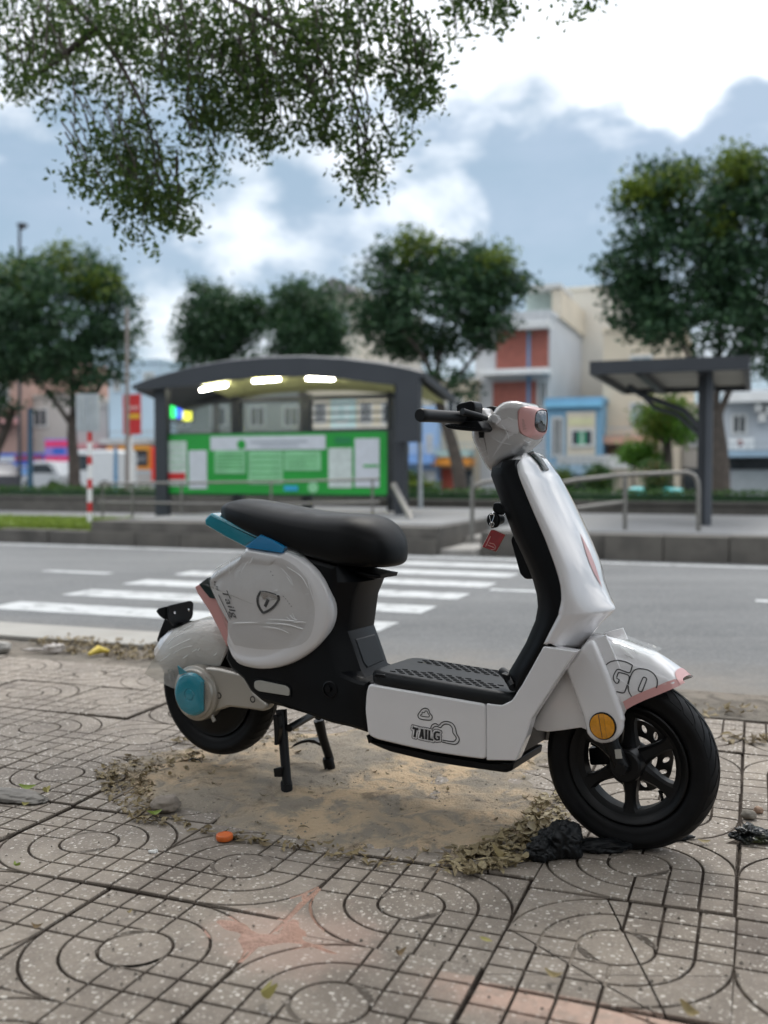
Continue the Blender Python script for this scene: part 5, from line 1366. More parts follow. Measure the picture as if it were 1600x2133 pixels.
for k in range(n_p):
    a = s0+(s1-s0)*k/n_p; c = s0+(s1-s0)*(k+1)/n_p-.015
    b = SB(org); za, zc_ = ztop(a)-.13, ztop(c)-.13
    b.add([Vector((q[0]-org[0], q[1]-org[1], q[2]-org[2])) for q in ((a, TS0+.14, za), (c, TS0+.14, zc_), (c, TS1, zc_-.235), (a, TS1, za-.235), (a, TS0+.14, za-.02), (c, TS0+.14, zc_-.02), (c, TS1, zc_-.25), (a, TS1, za-.25))], [(0,1,2,3),(4,7,6,5),(0,4,5,1),(1,5,6,2),(2,6,7,3),(3,7,4,0)])
    b.build('ceiling_panel', M_CEIL, shel, 30)
M_TUBE = glow('lit_tube', (1.0, 0.98, 0.86), 15.0)
for x, y, w in ((445, 810, 27), (555, 795, 27), (667, 789, 28)):
    a, z = on(x-w, y, TS0+.6); c, _ = on(x+w, y, TS0+.6)
    dz = (ztop(c)-ztop(a)); zt_ = min(ztop(a), ztop(c))-.27
    b = SB(org); b.tb([(a, TS0+.6, zt_ - max(0, -dz)*0 + (0 if dz > 0 else -dz)), (c, TS0+.6, zt_ + (dz if dz > 0 else 0))], .022, 10); b.build('light_tube', M_TUBE, shel, 60)
def post(x0, x1, y0, y1, t, d=.14, name='post', m=M_DARKM, parent=shel, o=org):
    b = SB(o); b.px(x0, y0, x1, y1, t, d); return b.build(name, m, parent, 30)
post(321, 347, 806, 1078, TS0+.15); post(822, 842, 780, 1082, TS0+.15, .2)
post(481, 500, 820, 1072, TS1-.2); post(628, 645, 820, 1072, TS1-.2); post(330, 344, 815, 1072, TS1-.2); post(806, 818, 815, 1072, TS1-.2)
b = SB(org); b.px(826, 785, 872, 921, TS0-.02, .16); b.build('ad_cabinet', M_DARKM, shel, 30)
b = SB(org); b.tb([b.pt(873, 783, TS0+.5), b.pt(876, 1060, TS0+.5)], .035); b.build('drain_pipe', M_GALV, shel, 60)
b = SB(org); b.tb([b.pt(820, 1010, TS0-.3), b.pt(858, 1085, TS0-.9)], .045, 8); b.build('stay_tube', M_STAIN, shel, 60)
for y in (838, 857, 874, 892):
    b = SB(org); b.px(646, y, 815, y+4, TS1-.15, .04); b.build('back_bar', M_DARKM, shel, 30)
b = SB(org); b.px(330, 826, 822, 836, TS1-.2, .12); b.build('back_beam', M_DARKM, shel, 30)
M_SEE = film('shelter_glass', tint=(0.82, 0.86, 0.86), gloss=0.5, veil=0.12, bump=0.0)
b = SB(org); b.px(348, 838, 480, 898, TS1-.1, .012); b.build('back_glass', M_SEE, shel, None)
b = SB(org); b.px(502, 838, 627, 898, TS1-.1, .012); b.build('back_glass', M_SEE, shel, None)
b = SB(org); b.px(328, 899, 810, 1032, TS0+.25, .10); board = b.build('map_board', M_DARKM, shel, 30)
b = SB(org); b.px(332, 902, 806, 1029, TS0+.235, .012); b.build('board_face', M_GREEN, board, 30)
def sheet_on(px, m, nm='notice_sheet', dt=.222):
    b = SB(org); b.px(*px, TS0+dt, .010); return b.build(nm, m, board, 30)
sheet_on((342, 919, 389, 1012), M_PAPER, 'map_sheet'); sheet_on((393, 938, 431, 1018), M_PAPER2)
sheet_on((344, 985, 386, 999), M_REDP, 'red_strip', .216)
sheet_on((438, 908, 678, 937), M_PAPER2, 'header_strip'); sheet_on((447, 938, 511, 986), M_LTGRN, 'route_panel'); sheet_on((517, 940, 589, 1009), M_LTGRN, 'route_panel'); sheet_on((592, 940, 668, 980), M_LTGRN, 'route_panel')
sheet_on((684, 933, 733, 1016), M_PAPER, 'map_sheet'); sheet_on((739, 913, 790, 1015), M_PAPER2); sheet_on((757, 968, 788, 973), M_GREEN, 'printed_line', .216)
sheet_on((697, 910, 731, 924), flat('deep_green_print', (0.01, .20, .06), .5), 'board_title')
sheet_on((592, 1012, 620, 1022), flat('sky_blue_print', (0.03, .35, .62), .5), 'blue_label'); 
b = SB(org); c = b.pt(503, 926, TS0+.218); b.lathe([(0, -.004), (.075, -.004), (.075, .006), (0, .006)], Vector(c)-Vector(org), 'y', 20); b.build('green_badge', M_GREEN, board, 40)
b = SB(org); c = b.pt(652, 1015, TS0+.226); b.lathe([(0, -.004), (.085, -.004), (.085, .006), (0, .006)], Vector(c)-Vector(org), 'y', 20); b.build('round_logo', M_LTGRN, board, 40)
for px in ((522, 918, 640, 922), (540, 927, 620, 930)): sheet_on(px, flat('grey_print', (.32, .36, .40), .6), 'printed_line', .216)
for y in (946, 953, 960, 968, 975): sheet_on((451, y, 506, y+2), M_GREEN, 'printed_line', .216); 
for y in (950, 962, 974, 986, 998): sheet_on((522, y, 584, y+2), M_GREEN, 'printed_line', .216); sheet_on((344+2, 925+(y-950), 385, 927+(y-950)), M_LTGRN, 'printed_line', .216)
for y in (950, 960, 970): sheet_on((597, y, 662, y+2), M_GREEN, 'printed_line', .216)

# ---------------------------------------------------------------- small shelter on the right
T2, T3 = 13.0, 16.4
org2 = (sx(1470, 900, T2), T2, 0.255)
sh2 = street_root('small_shelter', *org2); tag(sh2, 'flat roofed charcoal shelter on a single post at the right', 'shelter')
b = SB(org2); a, z0 = on(1228, 764, T2); c, z1 = on(1562, 738, T2); zz = (on(1228, 764, T2)[1] + on(1562, 738, T2)[1])/2
b.bx(a, c, T2, T2+.08, zz-.14, zz+.03); b.bx(a, c, T3, T3+.08, zz-.14, zz+.03); b.bx(a, a+.07, T2+.083, T3-.003, zz-.14, zz+.03); b.bx(c-.07, c, T2+.083, T3-.003, zz-.14, zz+.03); b.bx(a+.073, c-.073, T2+.083, T3-.003, zz-.03, zz+.02)
b.build('roof', M_DARKM, sh2, 30)
M_SOFF = flat('soffit_board', (0.42, 0.40, 0.35), .7, .12)
for k in range(6):
    t0 = T2+.09+(T3-T2-.1)*k/6; b = SB(org2); b.bx(a+.075, c-.075, t0, t0+(T3-T2-.1)/6-.03, zz-.06, zz-.034); b.build('soffit_board', M_SOFF, sh2, 30)
for x in (1330, 1460):
    s_ = sx(x, 800, T2); b = SB(org2); b.bx(s_-.05, s_+.05, T2+.083, T3-.003, zz-.16, zz-.063); b.build('roof_beam', M_DARKM, sh2, 30)
post(1455, 1470, 752, 1105, T2+.4, .16, 'post', M_DARKM, sh2, org2); post(1472, 1481, 752, 1105, T2+.3, .16, 'post', M_BLUEP if False else flat('post_face', (.06, .068, .08), .5), sh2, org2)
b = SB(org2); b.tb([b.pt(1312, 805, T2+1.2), b.pt(1335, 822, T2+1.0), b.pt(1380, 838, T2+.8), b.pt(1425, 855, T2+.6), b.pt(1456, 890, T2+.48)], .04, 8); b.build('brace', M_DARKM, sh2, 60)
b = SB(org2); b.tb([b.pt(1330, 815, T2+1.2), b.pt(1365, 850, T2+.9), b.pt(1410, 862, T2+.7), b.pt(1456, 905, T2+.48)], .03, 8); b.build('brace', M_DARKM, sh2, 60)
b = SB(org2); b.px(1440, 1098, 1500, 1108, T2+.2, .5); b.build('post_base', M_CONC_DK, sh2, 30)

# ---------------------------------------------------------------- railings and poles
def railing(label, t, runs, posts, r=.028, group=None):
    p0 = runs[0][0]; o_ = (*on(p0[0], p0[1], t)[:1], t, 0.2)
    root = street_root('railing', *o_); tag(root, label, 'railing', group)
    for l_ in runs:
        b = SB(o_); q = [Vector(b.pt(x, y, t)) for x, y in l_]
        b.tb(q, r, 10); b.build('rail', M_STAIN, root, 60)
    for x, y0, y1 in posts:
        b = SB(o_); b.tb([b.pt(x, y0, t), b.pt(x, y1, t)], r*.92, 10); b.build('post', M_STAIN, root, 60)
    return root
railing('long stainless railing in front of the green map board', 12.6, [[(205, 1007), (400, 1006), (600, 1003), (790, 998)], [(205, 1046), (400, 1049), (600, 1049), (790, 1046)]], [(214, 1007, 1090), (276, 1007, 1090), (378, 1006, 1092), (565, 1004, 1085), (776, 999, 1086)], .019)
railing('stainless railing sloping up beside the single post shelter', 12.1, [[(1140, 1012), (1200, 1000), (1300, 989), (1400, 985), (1432, 984), (1446, 990), (1453, 1003), (1455, 1020), (1455, 1106)], [(1180, 1062), (1240, 1054), (1300, 1046)]], [(1302, 990, 1104)], .028)
railing('short stainless handrail at the steps left of the steering head', 11.2, [[(1040, 1000), (1010, 1004), (992, 1010), (984, 1020), (983, 1132)]], [(984, 990, 1020)], .026)
o_ = (sx(187, 1000, 11.6), 11.6, .15); root = street_root('stop_sign_pole', *o_); tag(root, 'red and white banded pole with the back of a silver sign', 'sign post')
ys = [900, 921, 950, 968, 998, 1018, 1046, 1067, 1098]
for k in range(8):
    b = SB(o_); b.tb([b.pt(187, ys[k], 11.6), b.pt(187, ys[k+1]-.4, 11.6)], .034, 12); b.build('pole_band', M_REDP if k % 2 == 0 else M_WHITEP, root, 60)
b = SB(o_); b.tb([b.pt(184, 822, 11.6), b.pt(187, 901, 11.6)], .03, 10); b.build('pole', M_GALV, root, 60)
for k in range(6):
    b = SB(o_); b.px(158+8*k, 820, 165.2+8*k, 898, 11.56, .03); b.build('sign_back_slat', M_GALV, root, 30)
def pole(name, label, x, y0, y1, t, r, m, cat='pole', head=None):
    o_ = (on(x, y1, t)[0], t, on(x, y1, t)[1]); root = street_root(name, *o_); tag(root, label, cat)
    b = SB(o_); b.tb([b.pt(x, y1, t), b.pt(x, y0, t)], [r, r*.75], 10); b.build('shaft', m, root, 60)
    if head: head(o_, root)
    return root
def lamp_head(o_, root):
    b = SB(o_); b.px(35, 464, 47, 470, 29.9, .3); b.px(38, 470.3, 44, 476, 29.95, .2); b.build('lamp_head', M_DARKM, root, 30)
pole('lamp_post', 'tall thin lamp post rising behind the left tree', 41, 475, 1035, 30, .07, M_DARKM, 'lamp post', lamp_head)
pole('utility_pole', 'slender grey pole in front of the left tree crown', 265, 640, 1062, 17.9, .05, flat('aged_pole', (.22, .19, .17), .7))
pole('blue_pole', 'blue painted pole beside the blue shop banner', 63, 850, 1034, 20.3, .075, flat('blue_pole_paint', (.03, .10, .17), .5))
pole('blue_pole', 'light blue pole left of the orange framed sign', 241, 930, 1034, 20.4, .06, M_BLUEP)
pole('white_pole', 'short white pole under the red banner', 273, 880, 1034, 20.0, .06, M_WHITEP)
o_ = (sx(275, 860, 19.9), 19.9, zy(275, 905, 19.9)); root = street_root('banner', *o_); tag(root, 'tall red banner with a yellow stripe on a white pole', 'banner')
b = SB(o_); b.px(256, 821, 293, 905, 19.9, .03); b.build('banner_cloth', M_REDP, root, 30)
b = SB(o_); b.px(266, 862, 291, 872, 19.89, .006); b.build('yellow_stripe', flat('yellow_print', (.65, .38, .02), .6), root, 30)
b = SB(o_); b.px(268, 846, 289, 853, 19.89, .006); b.build('white_stripe', flat('pink_print', (.6, .30, .28), .6), root, 30)

# ---------------------------------------------------------------- shop houses
def house(label, x0, x1, ytop, t, col, depth=11, ybase=1034, name='shop_house', dirt=None):
    a, z1 = on(x0, ytop, t); c = on(x1, ytop, t)[0]; z1 = (on(x0, ytop, t)[1]+on(x1, ytop, t)[1])/2
    o_ = ((a+c)/2, t, 0.12); root = street_root(name, *o_); tag(root, label, 'house')
    m = flat('wall_paint', col, .8, .05, .6, dirt or (col[0]*.75, col[1]*.72, col[2]*.68, .5))
    b = SB(o_); b.bx(a, c, t, t+depth, .12, z1); b.build('wall', m, root, 30)
    b = SB(o_); b.bx(a-.06, c+.06, t-.06, t+depth+.06, z1+.003, z1+.2); b.build('parapet', flat('parapet_paint', tuple(min(.7, v*1.05) for v in col), .8), root, 30)
    return root, o_, t
def win(h, px, m=None, name='window', fr=.09, bars=1):
    root, o_, t = h
    a, _ = on(px[0], px[1], t); c, _ = on(px[2], px[1], t); xm = (px[0]+px[2])/2; z1 = on(xm, px[1], t)[1]; z0 = on(xm, px[3], t)[1]
    b = SB(o_); b.bx(a, c, t-.07, t-.003, z1-fr, z1); b.bx(a, c, t-.07, t-.003, z0, z0+fr); b.bx(a, a+fr, t-.07, t-.003, z0+fr, z1-fr); b.bx(c-fr, c, t-.07, t-.003, z0+fr, z1-fr)
    for k in range(1, bars+1):
        q = a+(c-a)*k/(bars+1); b.bx(q-fr*.35, q+fr*.35, t-.06, t-.003, z0+fr, z1-fr)
    w = b.build(name, M_FRAME, root, 30)
    b = SB(o_); b.bx(a+fr*.5, c-fr*.5, t-.03, t-.004, z0+fr*.5, z1-fr*.5); b.build('pane', m or M_GLASSD, w, 30)
    return w
def panel_(h, px, m, name, d=.12, out_=None):
    root, o_, t = h; b = SB(o_); e = out_ if out_ is not None else d
    a, _ = on(px[0], px[1], t); c, _ = on(px[2], px[1], t); xm = (px[0]+px[2])/2; z1 = on(xm, px[1], t)[1]; z0 = on(xm, px[3], t)[1]
    b.bx(a, c, t-e, t-e+d-.004, z0, z1); return b.build(name, m, root, 30)
M_BRICK = flat('red_brick_panel', (.29, .095, .07), .8, .15, 5)
M_PALEB = flat('pale_blue_wall', (.30, .42, .52), .8); M_CREAM = flat('cream_render', (.56, .50, .40), .8)
h = house('white modern house with a red brick panel on its upper floor', 990, 1146, 660, 42, (.52, .53, .54), 13)
panel_(h, (1035, 690, 1143, 772), M_BRICK, 'brick_panel'); panel_(h, (1010, 772, 1150, 783), M_WHITEP, 'balcony_slab', .9, .9); panel_(h, (1010, 676, 1150, 689), M_WHITEP, 'balcony_slab', .7, .7)
panel_(h, (1028, 795, 1118, 868), M_BRICK, 'brick_panel', .1); win(h, (1060, 792, 1080, 862)); win(h, (1121, 792, 1143, 852)); panel_(h, (1100, 690, 1106, 860), M_BLUEP, 'downpipe', .14)
root, o_, t = h
b = SB(o_); b.px(1092, 592, 1168, 601, 43.5, 3); b.build('roof_slab', M_FRAME, root, 30)
b = SB(o_); b.px(1150, 602, 1168, 662, 43.6, 9); b.build('stair_tower', M_CREAM, root, 30)
b = SB(o_); b.px(1096, 602, 1150, 662, 44.6, 5); w = b.build('penthouse', flat('glass_green_render', (.42, .50, .46), .6), root, 30)
h = house('plain cream side wall of a tall narrow house', 1176, 1300, 604, 50, (.60, .56, .49), 12); win(h, (1190, 640, 1215, 690), M_GLASSL)
h = house('pale blue two storey house with a cream panel', 1138, 1254, 838, 39.6, (.17, .33, .46), 8)
panel_(h, (1181, 858, 1241, 952), M_CREAM, 'cream_panel', .08); win(h, (1149, 868, 1174, 952))
root, o_, t = h; w = win((root, o_, t-.09), (1188, 893, 1238, 931)); b = SB(o_); b.px(1204, 897, 1220, 929, t-.125, .012); b.build('green_curtain', flat('green_cloth', (.02, .30, .14), .8), w, 30)
panel_(h, (1136, 838, 1256, 848), flat('sky_blue_trim', (.20, .48, .68), .7), 'cornice', .2, .2); panel_(h, (1136, 968, 1256, 988), flat('grey_blue_slab', (.25, .36, .44), .7), 'balcony_slab', 1.0, 1.0); panel_(h, (1140, 990, 1254, 1033), M_GLASSD, 'shop_front', .1)
panel_(h, (1185, 870, 1236, 886), flat('yellow_vents', (.58, .56, .34), .7), 'vent_row', .14, .1)
h = house('cream house with salmon trim beside the blue house', 1257, 1420, 690, 41, (.58, .50, .38), 9)
win(h, (1312, 838, 1346, 882), M_GLASSL); win(h, (1312, 740, 1360, 790), M_GLASSL); panel_(h, (1262, 908, 1375, 925), flat('salmon_trim', (.58, .34, .24), .8), 'canopy', .9, .9); panel_(h, (1265, 930, 1372, 966), flat('brown_front', (.20, .10, .07), .8), 'shop_front', .1); panel_(h, (1180, 950, 1335, 976), M_FRAME, 'front_wall', .3, 2.2)
h = house('grey house with air conditioners at the right edge', 1508, 1660, 822, 39.8, (.46, .48, .50), 9)
win(h, (1524, 862, 1557, 906)); panel_(h, (1506, 820, 1660, 838), M_WHITEP, 'cornice', .6, .6); panel_(h, (1519, 913, 1571, 936), M_WHITEP, 'sign_panel', .1); panel_(h, (1508, 938, 1660, 952), M_PALEB, 'balcony_slab', 1.1, 1.1); panel_(h, (1510, 953, 1660, 978), M_GLASSD, 'dark_opening', .08); panel_(h, (1528, 980, 1660, 1033), M_GALV, 'roller_shutter', .1)
for x, y in ((1572, 840), (1580, 862), (1596, 846)): panel_(h, (x, y, x+16, y+18), M_FRAME, 'air_conditioner', .4, .4)
b = SB(h[1]); c = b.pt(1542, 923, 39.68); b.lathe([(0, -.01), (.11, -.01), (.11, .01), (0, .01)], Vector(c)-Vector(h[1]), 'y', 16); b.build('red_emblem', flat('maroon_print', (.25, .05, .04), .6), h[0], 40)
h = house('beige house half hidden by the right tree trunk', 1422, 1506, 850, 41.5, (.42, .38, .33), 9); win(h, (1436, 880, 1468, 930)); panel_(h, (1424, 975, 1504, 1033), M_GLASSD, 'shop_front', .1)
h = house('tall cream house with a dark pitched cap behind the bus shelter', 664, 748, 612, 47, (.50, .47, .41), 10)
b = SB(h[1]); s0, s1 = on(650, 606, 47)[0], on(756, 606, 47)[0]; zr = on(700, 612, 47)[1]
b.add([Vector((q[0]-h[1][0], q[1]-h[1][1], q[2]-h[1][2])) for q in ((s0, 46.4, zr-.1), (s1, 46.4, zr-.1), (s1, 58, zr-.1), (s0, 58, zr-.1), ((s0+s1)/2, 46.4, zr+.75), ((s0+s1)/2, 58, zr+.75))], [(0, 1, 4), (3, 5, 2), (0, 4, 5, 3), (1, 2, 5, 4), (0, 3, 2, 1)]); b.build('roof_cap', flat('dark_roof', (.16, .16, .165), .7), h[0], 30)
panel_(h, (666, 640, 690, 730), M_PALEB, 'blue_bay', .3, .3); win(h, (700, 650, 730, 700), M_GLASSL)
h = house('light blue house with a blue awning behind the bus shelter pillar', 834, 912, 856, 40.5, (.32, .46, .66), 8)
win(h, (888, 905, 902, 945)); panel_(h, (836, 946, 914, 966), flat('blue_awning', (.20, .36, .68), .7), 'awning', 1.0, 1.0); panel_(h, (874, 980, 908, 1032), M_FRAME, 'door', .08); win(h, (846, 868, 878, 905), M_GLASSL)
h = house('orange trimmed shop house behind the leaning tree trunk', 914, 988, 800, 41, (.56, .48, .36), 8)
panel_(h, (912, 955, 990, 970), M_ORANGE, 'awning', 1.0, 1.0); panel_(h, (922, 976, 946, 1032), flat('brick_red_door', (.40, .08, .05), .7), 'door', .08); win(h, (930, 830, 965, 880)); panel_(h, (950, 978, 986, 1032), M_GLASSD, 'shop_front', .08); panel_(h, (914, 938, 988, 952), flat('mint_rail', (.35, .50, .48), .7), 'balcony', .8, .8)
h = house('cream and mint house seen through the bus shelter', 640, 832, 800, 41.5, (.56, .50, .38), 8)
for x in (655, 700, 750, 795): win(h, (x, 838, x+26, 884), M_GLASSD if x != 700 else M_GLASSL)
panel_(h, (690, 832, 742, 905), flat('mint_wall', (.40, .54, .52), .8), 'mint_bay', .06); panel_(h, (640, 892, 832, 904), M_WHITEP, 'balcony_slab', .8, .8)
h = house('low grey house seen through the shelter glass', 334, 636, 820, 42.5, (.24, .26, .24), 8)
for x in (360, 440, 520, 590): win(h, (x, 845, x+34, 890))
h = house('pale blue tall house behind the red banner', 226, 332, 758, 41, (.46, .58, .66), 9)
win(h, (236, 775, 252, 815)); win(h, (300, 775, 322, 815), M_GLASSL); panel_(h, (228, 915, 330, 925), M_FRAME, 'balcony_slab', .8, .8); panel_(h, (228, 985, 320, 1033), M_FRAME, 'shop_front', .1)
h = house('grey house behind the banded sign pole', 152, 224, 850, 41.5, (.40, .39, .38), 8); win(h, (170, 930, 200, 960)); panel_(h, (154, 925, 222, 936), flat('pink_awning', (.55, .25, .25), .7), 'awning', .7, .7); panel_(h, (156, 975, 222, 1032), M_WHITEP, 'shop_front', .08)
h = house('salmon house at the left edge under the tree crown', -120, 40, 748, 41, (.42, .27, .22), 9); win(h, (-20, 800, 20, 850)); panel_(h, (-120, 870, 42, 885), M_PINKP, 'balcony_slab', .8, .8)
h = house('beige house behind the blue banner', 42, 150, 830, 42, (.46, .42, .38), 9); win(h, (70, 850, 100, 890)); panel_(h, (44, 1000, 150, 1033), M_GLASSD, 'shop_front', .1)
def balcony(h, px, out_=.8, n=9):
    root, o_, t = h; tt = t-out_; a, z1 = on(px[0], px[1], tt); c, z0 = on(px[2], px[3], tt); b = SB(o_)
    b.bx(a, c, tt, tt+.05, z1-.05, z1); b.bx(a, c, tt, tt+.05, z0, z0+.04)
    for k in range(n+1):
        s_ = a+(c-a)*k/n; b.bx(s_-.02, s_+.02, tt+.01, tt+.04, z0+.041, z1-.051)
    b.build('balcony_railing', M_GALV, root, 30)
for lab, px, o__ in (('white modern house with', (1010, 655, 1150, 676), .7), ('pale blue two storey', (1136, 950, 1256, 968), 1.0), ('light blue house with', (836, 930, 914, 946), 1.0), ('orange trimmed', (914, 922, 988, 938), .8), ('grey house with air', (1508, 922, 1660, 938), 1.1), ('pale blue tall', (228, 898, 330, 915), .8), ('salmon house', (-120, 852, 42, 870), .8), ('cream house with salmon', (1262, 890, 1375, 908), .9)):
    r_ = [o for o in scene.objects if o.get('category') == 'house' and o['label'].startswith(lab)][0]
    t_ = r_.location.dot(PV); balcony((r_, (r_.location.dot(D), t_, r_.location.z), t_), px, o__)
h = None
def sky_block_house(label, s0, s1, col):  # unseen row behind the camera, added to keep sky light off the scooter's side
    o_ = ((s0+s1)/2, -3.4, 0.0); root = street_root('shop_house', *o_); tag(root, label, 'house')
    b = SB(o_); b.bx(s0, s1, -12, -3.4, -.03, 5.2); b.build('wall', flat('near_wall_paint', col, .8), root, 30)
    b = SB(o_); b.bx(s0+.3, s1-.3, -3.42, -3.36, .02, 2.9); b.build('shop_front', M_GALV, root, 30)
    b = SB(o_); b.bx(s0+.1, s1-.1, -3.4, -2.6, 3.1, 3.2); b.build('awning', flat('grey_awning', (.16, .17, .18), .7), root, 30)
    for k in range(2):
        b = SB(o_); a = s0 + (s1-s0)*(.2+.4*k); b.bx(a, a+1.1, -3.42, -3.37, 3.5, 4.7); b.build('window', M_GLASSD, root, 30)
for k, (lab, col) in enumerate((('unseen beige shop house added behind the camera to block light', (.52, .48, .42)), ('unseen grey shop house added behind the camera to block light', (.46, .46, .46)), ('unseen brown shop house added behind the camera to block light', (.44, .38, .32)), ('unseen white shop house added behind the camera to block light', (.60, .59, .57)))):
    sky_block_house(lab, -11+5.4*k, -11+5.35+5.4*k, col)
h = house('ochre house beyond the right edge of the photo', 1665, 1850, 700, 40.5, (.46, .36, .22), 9); win(h, (1700, 780, 1740, 830)); win(h, (1770, 780, 1810, 830)); panel_(h, (1670, 970, 1845, 1033), M_GALV, 'roller_shutter', .1)
h = house('white house furthest along the street to the right', 1856, 2080, 640, 41, (.52, .52, .50), 9); win(h, (1900, 720, 1950, 790)); win(h, (1990, 720, 2040, 790)); panel_(h, (1860, 970, 2070, 1033), M_GLASSD, 'shop_front', .1)
h = house('green house beyond the left edge of the photo', -330, -126, 760, 41, (.34, .42, .34), 9); win(h, (-300, 820, -260, 870)); win(h, (-210, 820, -170, 870)); panel_(h, (-325, 980, -130, 1033), M_GLASSD, 'shop_front', .1)
h = house('cream house furthest along the street to the left', -600, -336, 720, 41.5, (.50, .46, .38), 9); win(h, (-540, 800, -490, 860)); win(h, (-430, 800, -380, 860)); panel_(h, (-590, 980, -345, 1033), M_GALV, 'roller_shutter', .1)
# shop signs on the house fronts
def sign(label, px, t, m, stripes=(), name='shop_sign'):
    a, z0 = on(px[0], px[3], t); o_ = (on((px[0]+px[2])/2, px[3], t)[0], t, z0); root = street_root(name, *o_); tag(root, label, 'sign')
    b = SB(o_); b.px(*px, t, .12); b.build('sign_board', m, root, 30)
    for q, mm in stripes: b = SB(o_); b.px(*q, t-.012, .008); b.build('lettering_band', mm, root, 30)
M_BB = flat('royal_blue', (.03, .12, .52), .5); M_PK = flat('magenta_print', (.72, .04, .16), .5); M_VI = flat('violet_print', (.26, .20, .55), .5)
sign('long blue shop banner with pale lettering at the far left', (-60, 944, 92, 992), 39.2, M_BB, [((-50, 951, 30, 962), M_PAPER2), ((-50, 970, 86, 974), M_PAPER2), ((30, 948, 90, 960), flat('dark_red_print', (.30, .05, .12), .6)), ((-50, 979, 80, 987), flat('light_blue_print', (.25, .45, .7), .6))])
sign('pink and violet shop sign between blue banner and tree', (93, 914, 151, 976), 39.0, M_VI, [((94, 918, 148, 931), M_PK), ((94, 950, 150, 962), M_PK), ((110, 934, 135, 946), M_BB)])
sign('black shop sign in an orange frame left of the shelter', (222, 928, 314, 979), 38.9, M_ORANGE, [((231, 937, 308, 971), flat('sign_black', (.02, .02, .025), .5)), ((247, 950, 304, 962), M_PAPER2), ((252, 930, 310, 940), flat('amber_print', (.7, .32, .03), .5))])
sign('narrow red upright sign at the left post of the shelter', (315, 930, 326, 1002), 38.7, flat('bright_red', (.72, .03, .02), .5))
M_LG, M_LR, M_LB, M_LY = glow('led_green', (.02, .9, .12), 1.0), glow('led_red', (.95, .03, .03), 1.0), glow('led_blue', (.03, .12, .95), 1.0), glow('led_yellow', (.9, .85, .05), 1.0)
sign('small lit sign of green red blue and yellow blocks', (346, 834, 402, 880), 38.8, M_DARKM, [((350, 836, 366, 870), M_LG), ((367, 835, 399, 846), M_LR), ((367, 848, 380, 870), M_LB), ((381, 856, 399, 876), M_LY)])
# ---------------------------------------------------------------- parked vehicles and small things across the street
def car(label, px0, px1, t, col, van=False):
    a = on(px0, 1030, t)[0]; c = on(px1, 1030, t)[0]; L_ = c-a; o_ = ((a+c)/2, t, 0.0); root = street_root('parked_car', *o_); tag(root, label, 'car')
    H_ = 1.9 if van else 1.45; m = mat('car_paint', col, .3, var=.04, coat=.5); hw = .85
    prof = [(-.5, .28), (-.5, .62), (-.47, .78), (-.33, .86), (-.2, H_-.04), (-.1, H_), (.22, H_), (.34, H_-.08), (.46, .9), (.5, .82), (.5, .28)] if not van else [(-.5, .3), (-.5, .9), (-.44, 1.1), (-.36, H_-.05), (-.3, H_), (.46, H_), (.5, H_-.1), (.5, .3)]
    b = SB(o_)
    b.rings([[Vector((x*L_, y, z*k if z > .9 else z)) for x, z in prof] for y, k in ((-hw, .97), (-hw*.92, 1), (hw*.92, 1), (hw, .97))]); b.build('body', m, root, 30)
    for sd in (-1, 1):
        b = SB(o_); y = sd*(hw+.004)
        q = [(-.28, .92), (-.17, H_-.14), (.2, H_-.14), (.36, .92)] if not van else [(-.42, 1.05), (-.34, H_-.2), (-.05, H_-.2), (-.05, 1.05)]
        b.rings([[Vector((x*L_, y-sd*.03, z)) for x, z in q], [Vector((x*L_, y+sd*.002, z)) for x, z in q]]); b.build('side_window', M_GLASSD, root, 30)
    for x in (-.31, .31):
        for sd in (-1, 1):
            b = SB(o_); b.lathe([(0, -.1), (.2, -.1), (.3, -.09), (.31, 0), (.3, .09), (.2, .1), (0, .1)], (x*L_, sd*(hw-.06), .31), 'y', 20); w = b.build('wheel', M_RUBBER, root, 40)
            b = SB(o_); b.lathe([(0, -.012), (.17, -.012), (.18, .0), (.17, .012), (0, .012)], (x*L_, sd*(hw+.045), .31), 'y', 16); b.build('rim', M_SILVER, w, 40)
    for sd in (-1, 1):
        b = SB(o_); b.bx(o_[0]-L_*.505, o_[0]-L_*.49, o_[1]+sd*.6-.15, o_[1]+sd*.6+.15, .62, .76); b.build('headlight', M_WHITEP, root, 30)
car('silver parked car behind the left tree trunk', 72, 152, 36.8, (.45, .46, .47)); car('white parked van under the orange framed sign', 168, 262, 36.5, (.62, .63, .63), True); car('dark car cut off by the left edge of the photo', -90, 22, 36.8, (.06, .06, .07))
def bin_(label, x0, x1, y0, y1, t):
    a, z1 = on(x0, y0, t); c, z0 = on(x1, y1, t); o_ = ((a+c)/2, t, z0); root = street_root('rubbish_bin', *o_); tag(root, label, 'bin')
    hw = (c-a)/2; h_ = z1-z0; b = SB(o_); b.rings([[Vector((x*hw*k, y*.3*k, z)) for x, y in ((-1, -1), (1, -1), (1, 1), (-1, 1))] for k, z in ((.78, .05), (.95, h_*.8))]); b.build('tub', M_TEALP, root, 30)
    b = SB(o_); b.rings([[Vector((x*hw*k, y*.32*k, z)) for x, y in ((-1, -1), (1, -1), (1, 1), (-1, 1))] for k, z in ((1, h_*.805), (1, h_*.88), (.6, h_))]); b.build('lid', M_TEALP, root, 30)
    b = SB(o_); b.tb([(o_[0]-hw*.8, t+.25, o_[2]+.06), (o_[0]+hw*.8, t+.25, o_[2]+.06)], .06, 8); b.build('wheel_axle', M_RUBBER, root, 40)
bin_('teal bin left of the rusty bush by the far wall', 1312, 1346, 1014, 1062, 19.2); bin_('teal bin right of the rusty bush near the single post', 1380, 1422, 1016, 1062, 19.2)
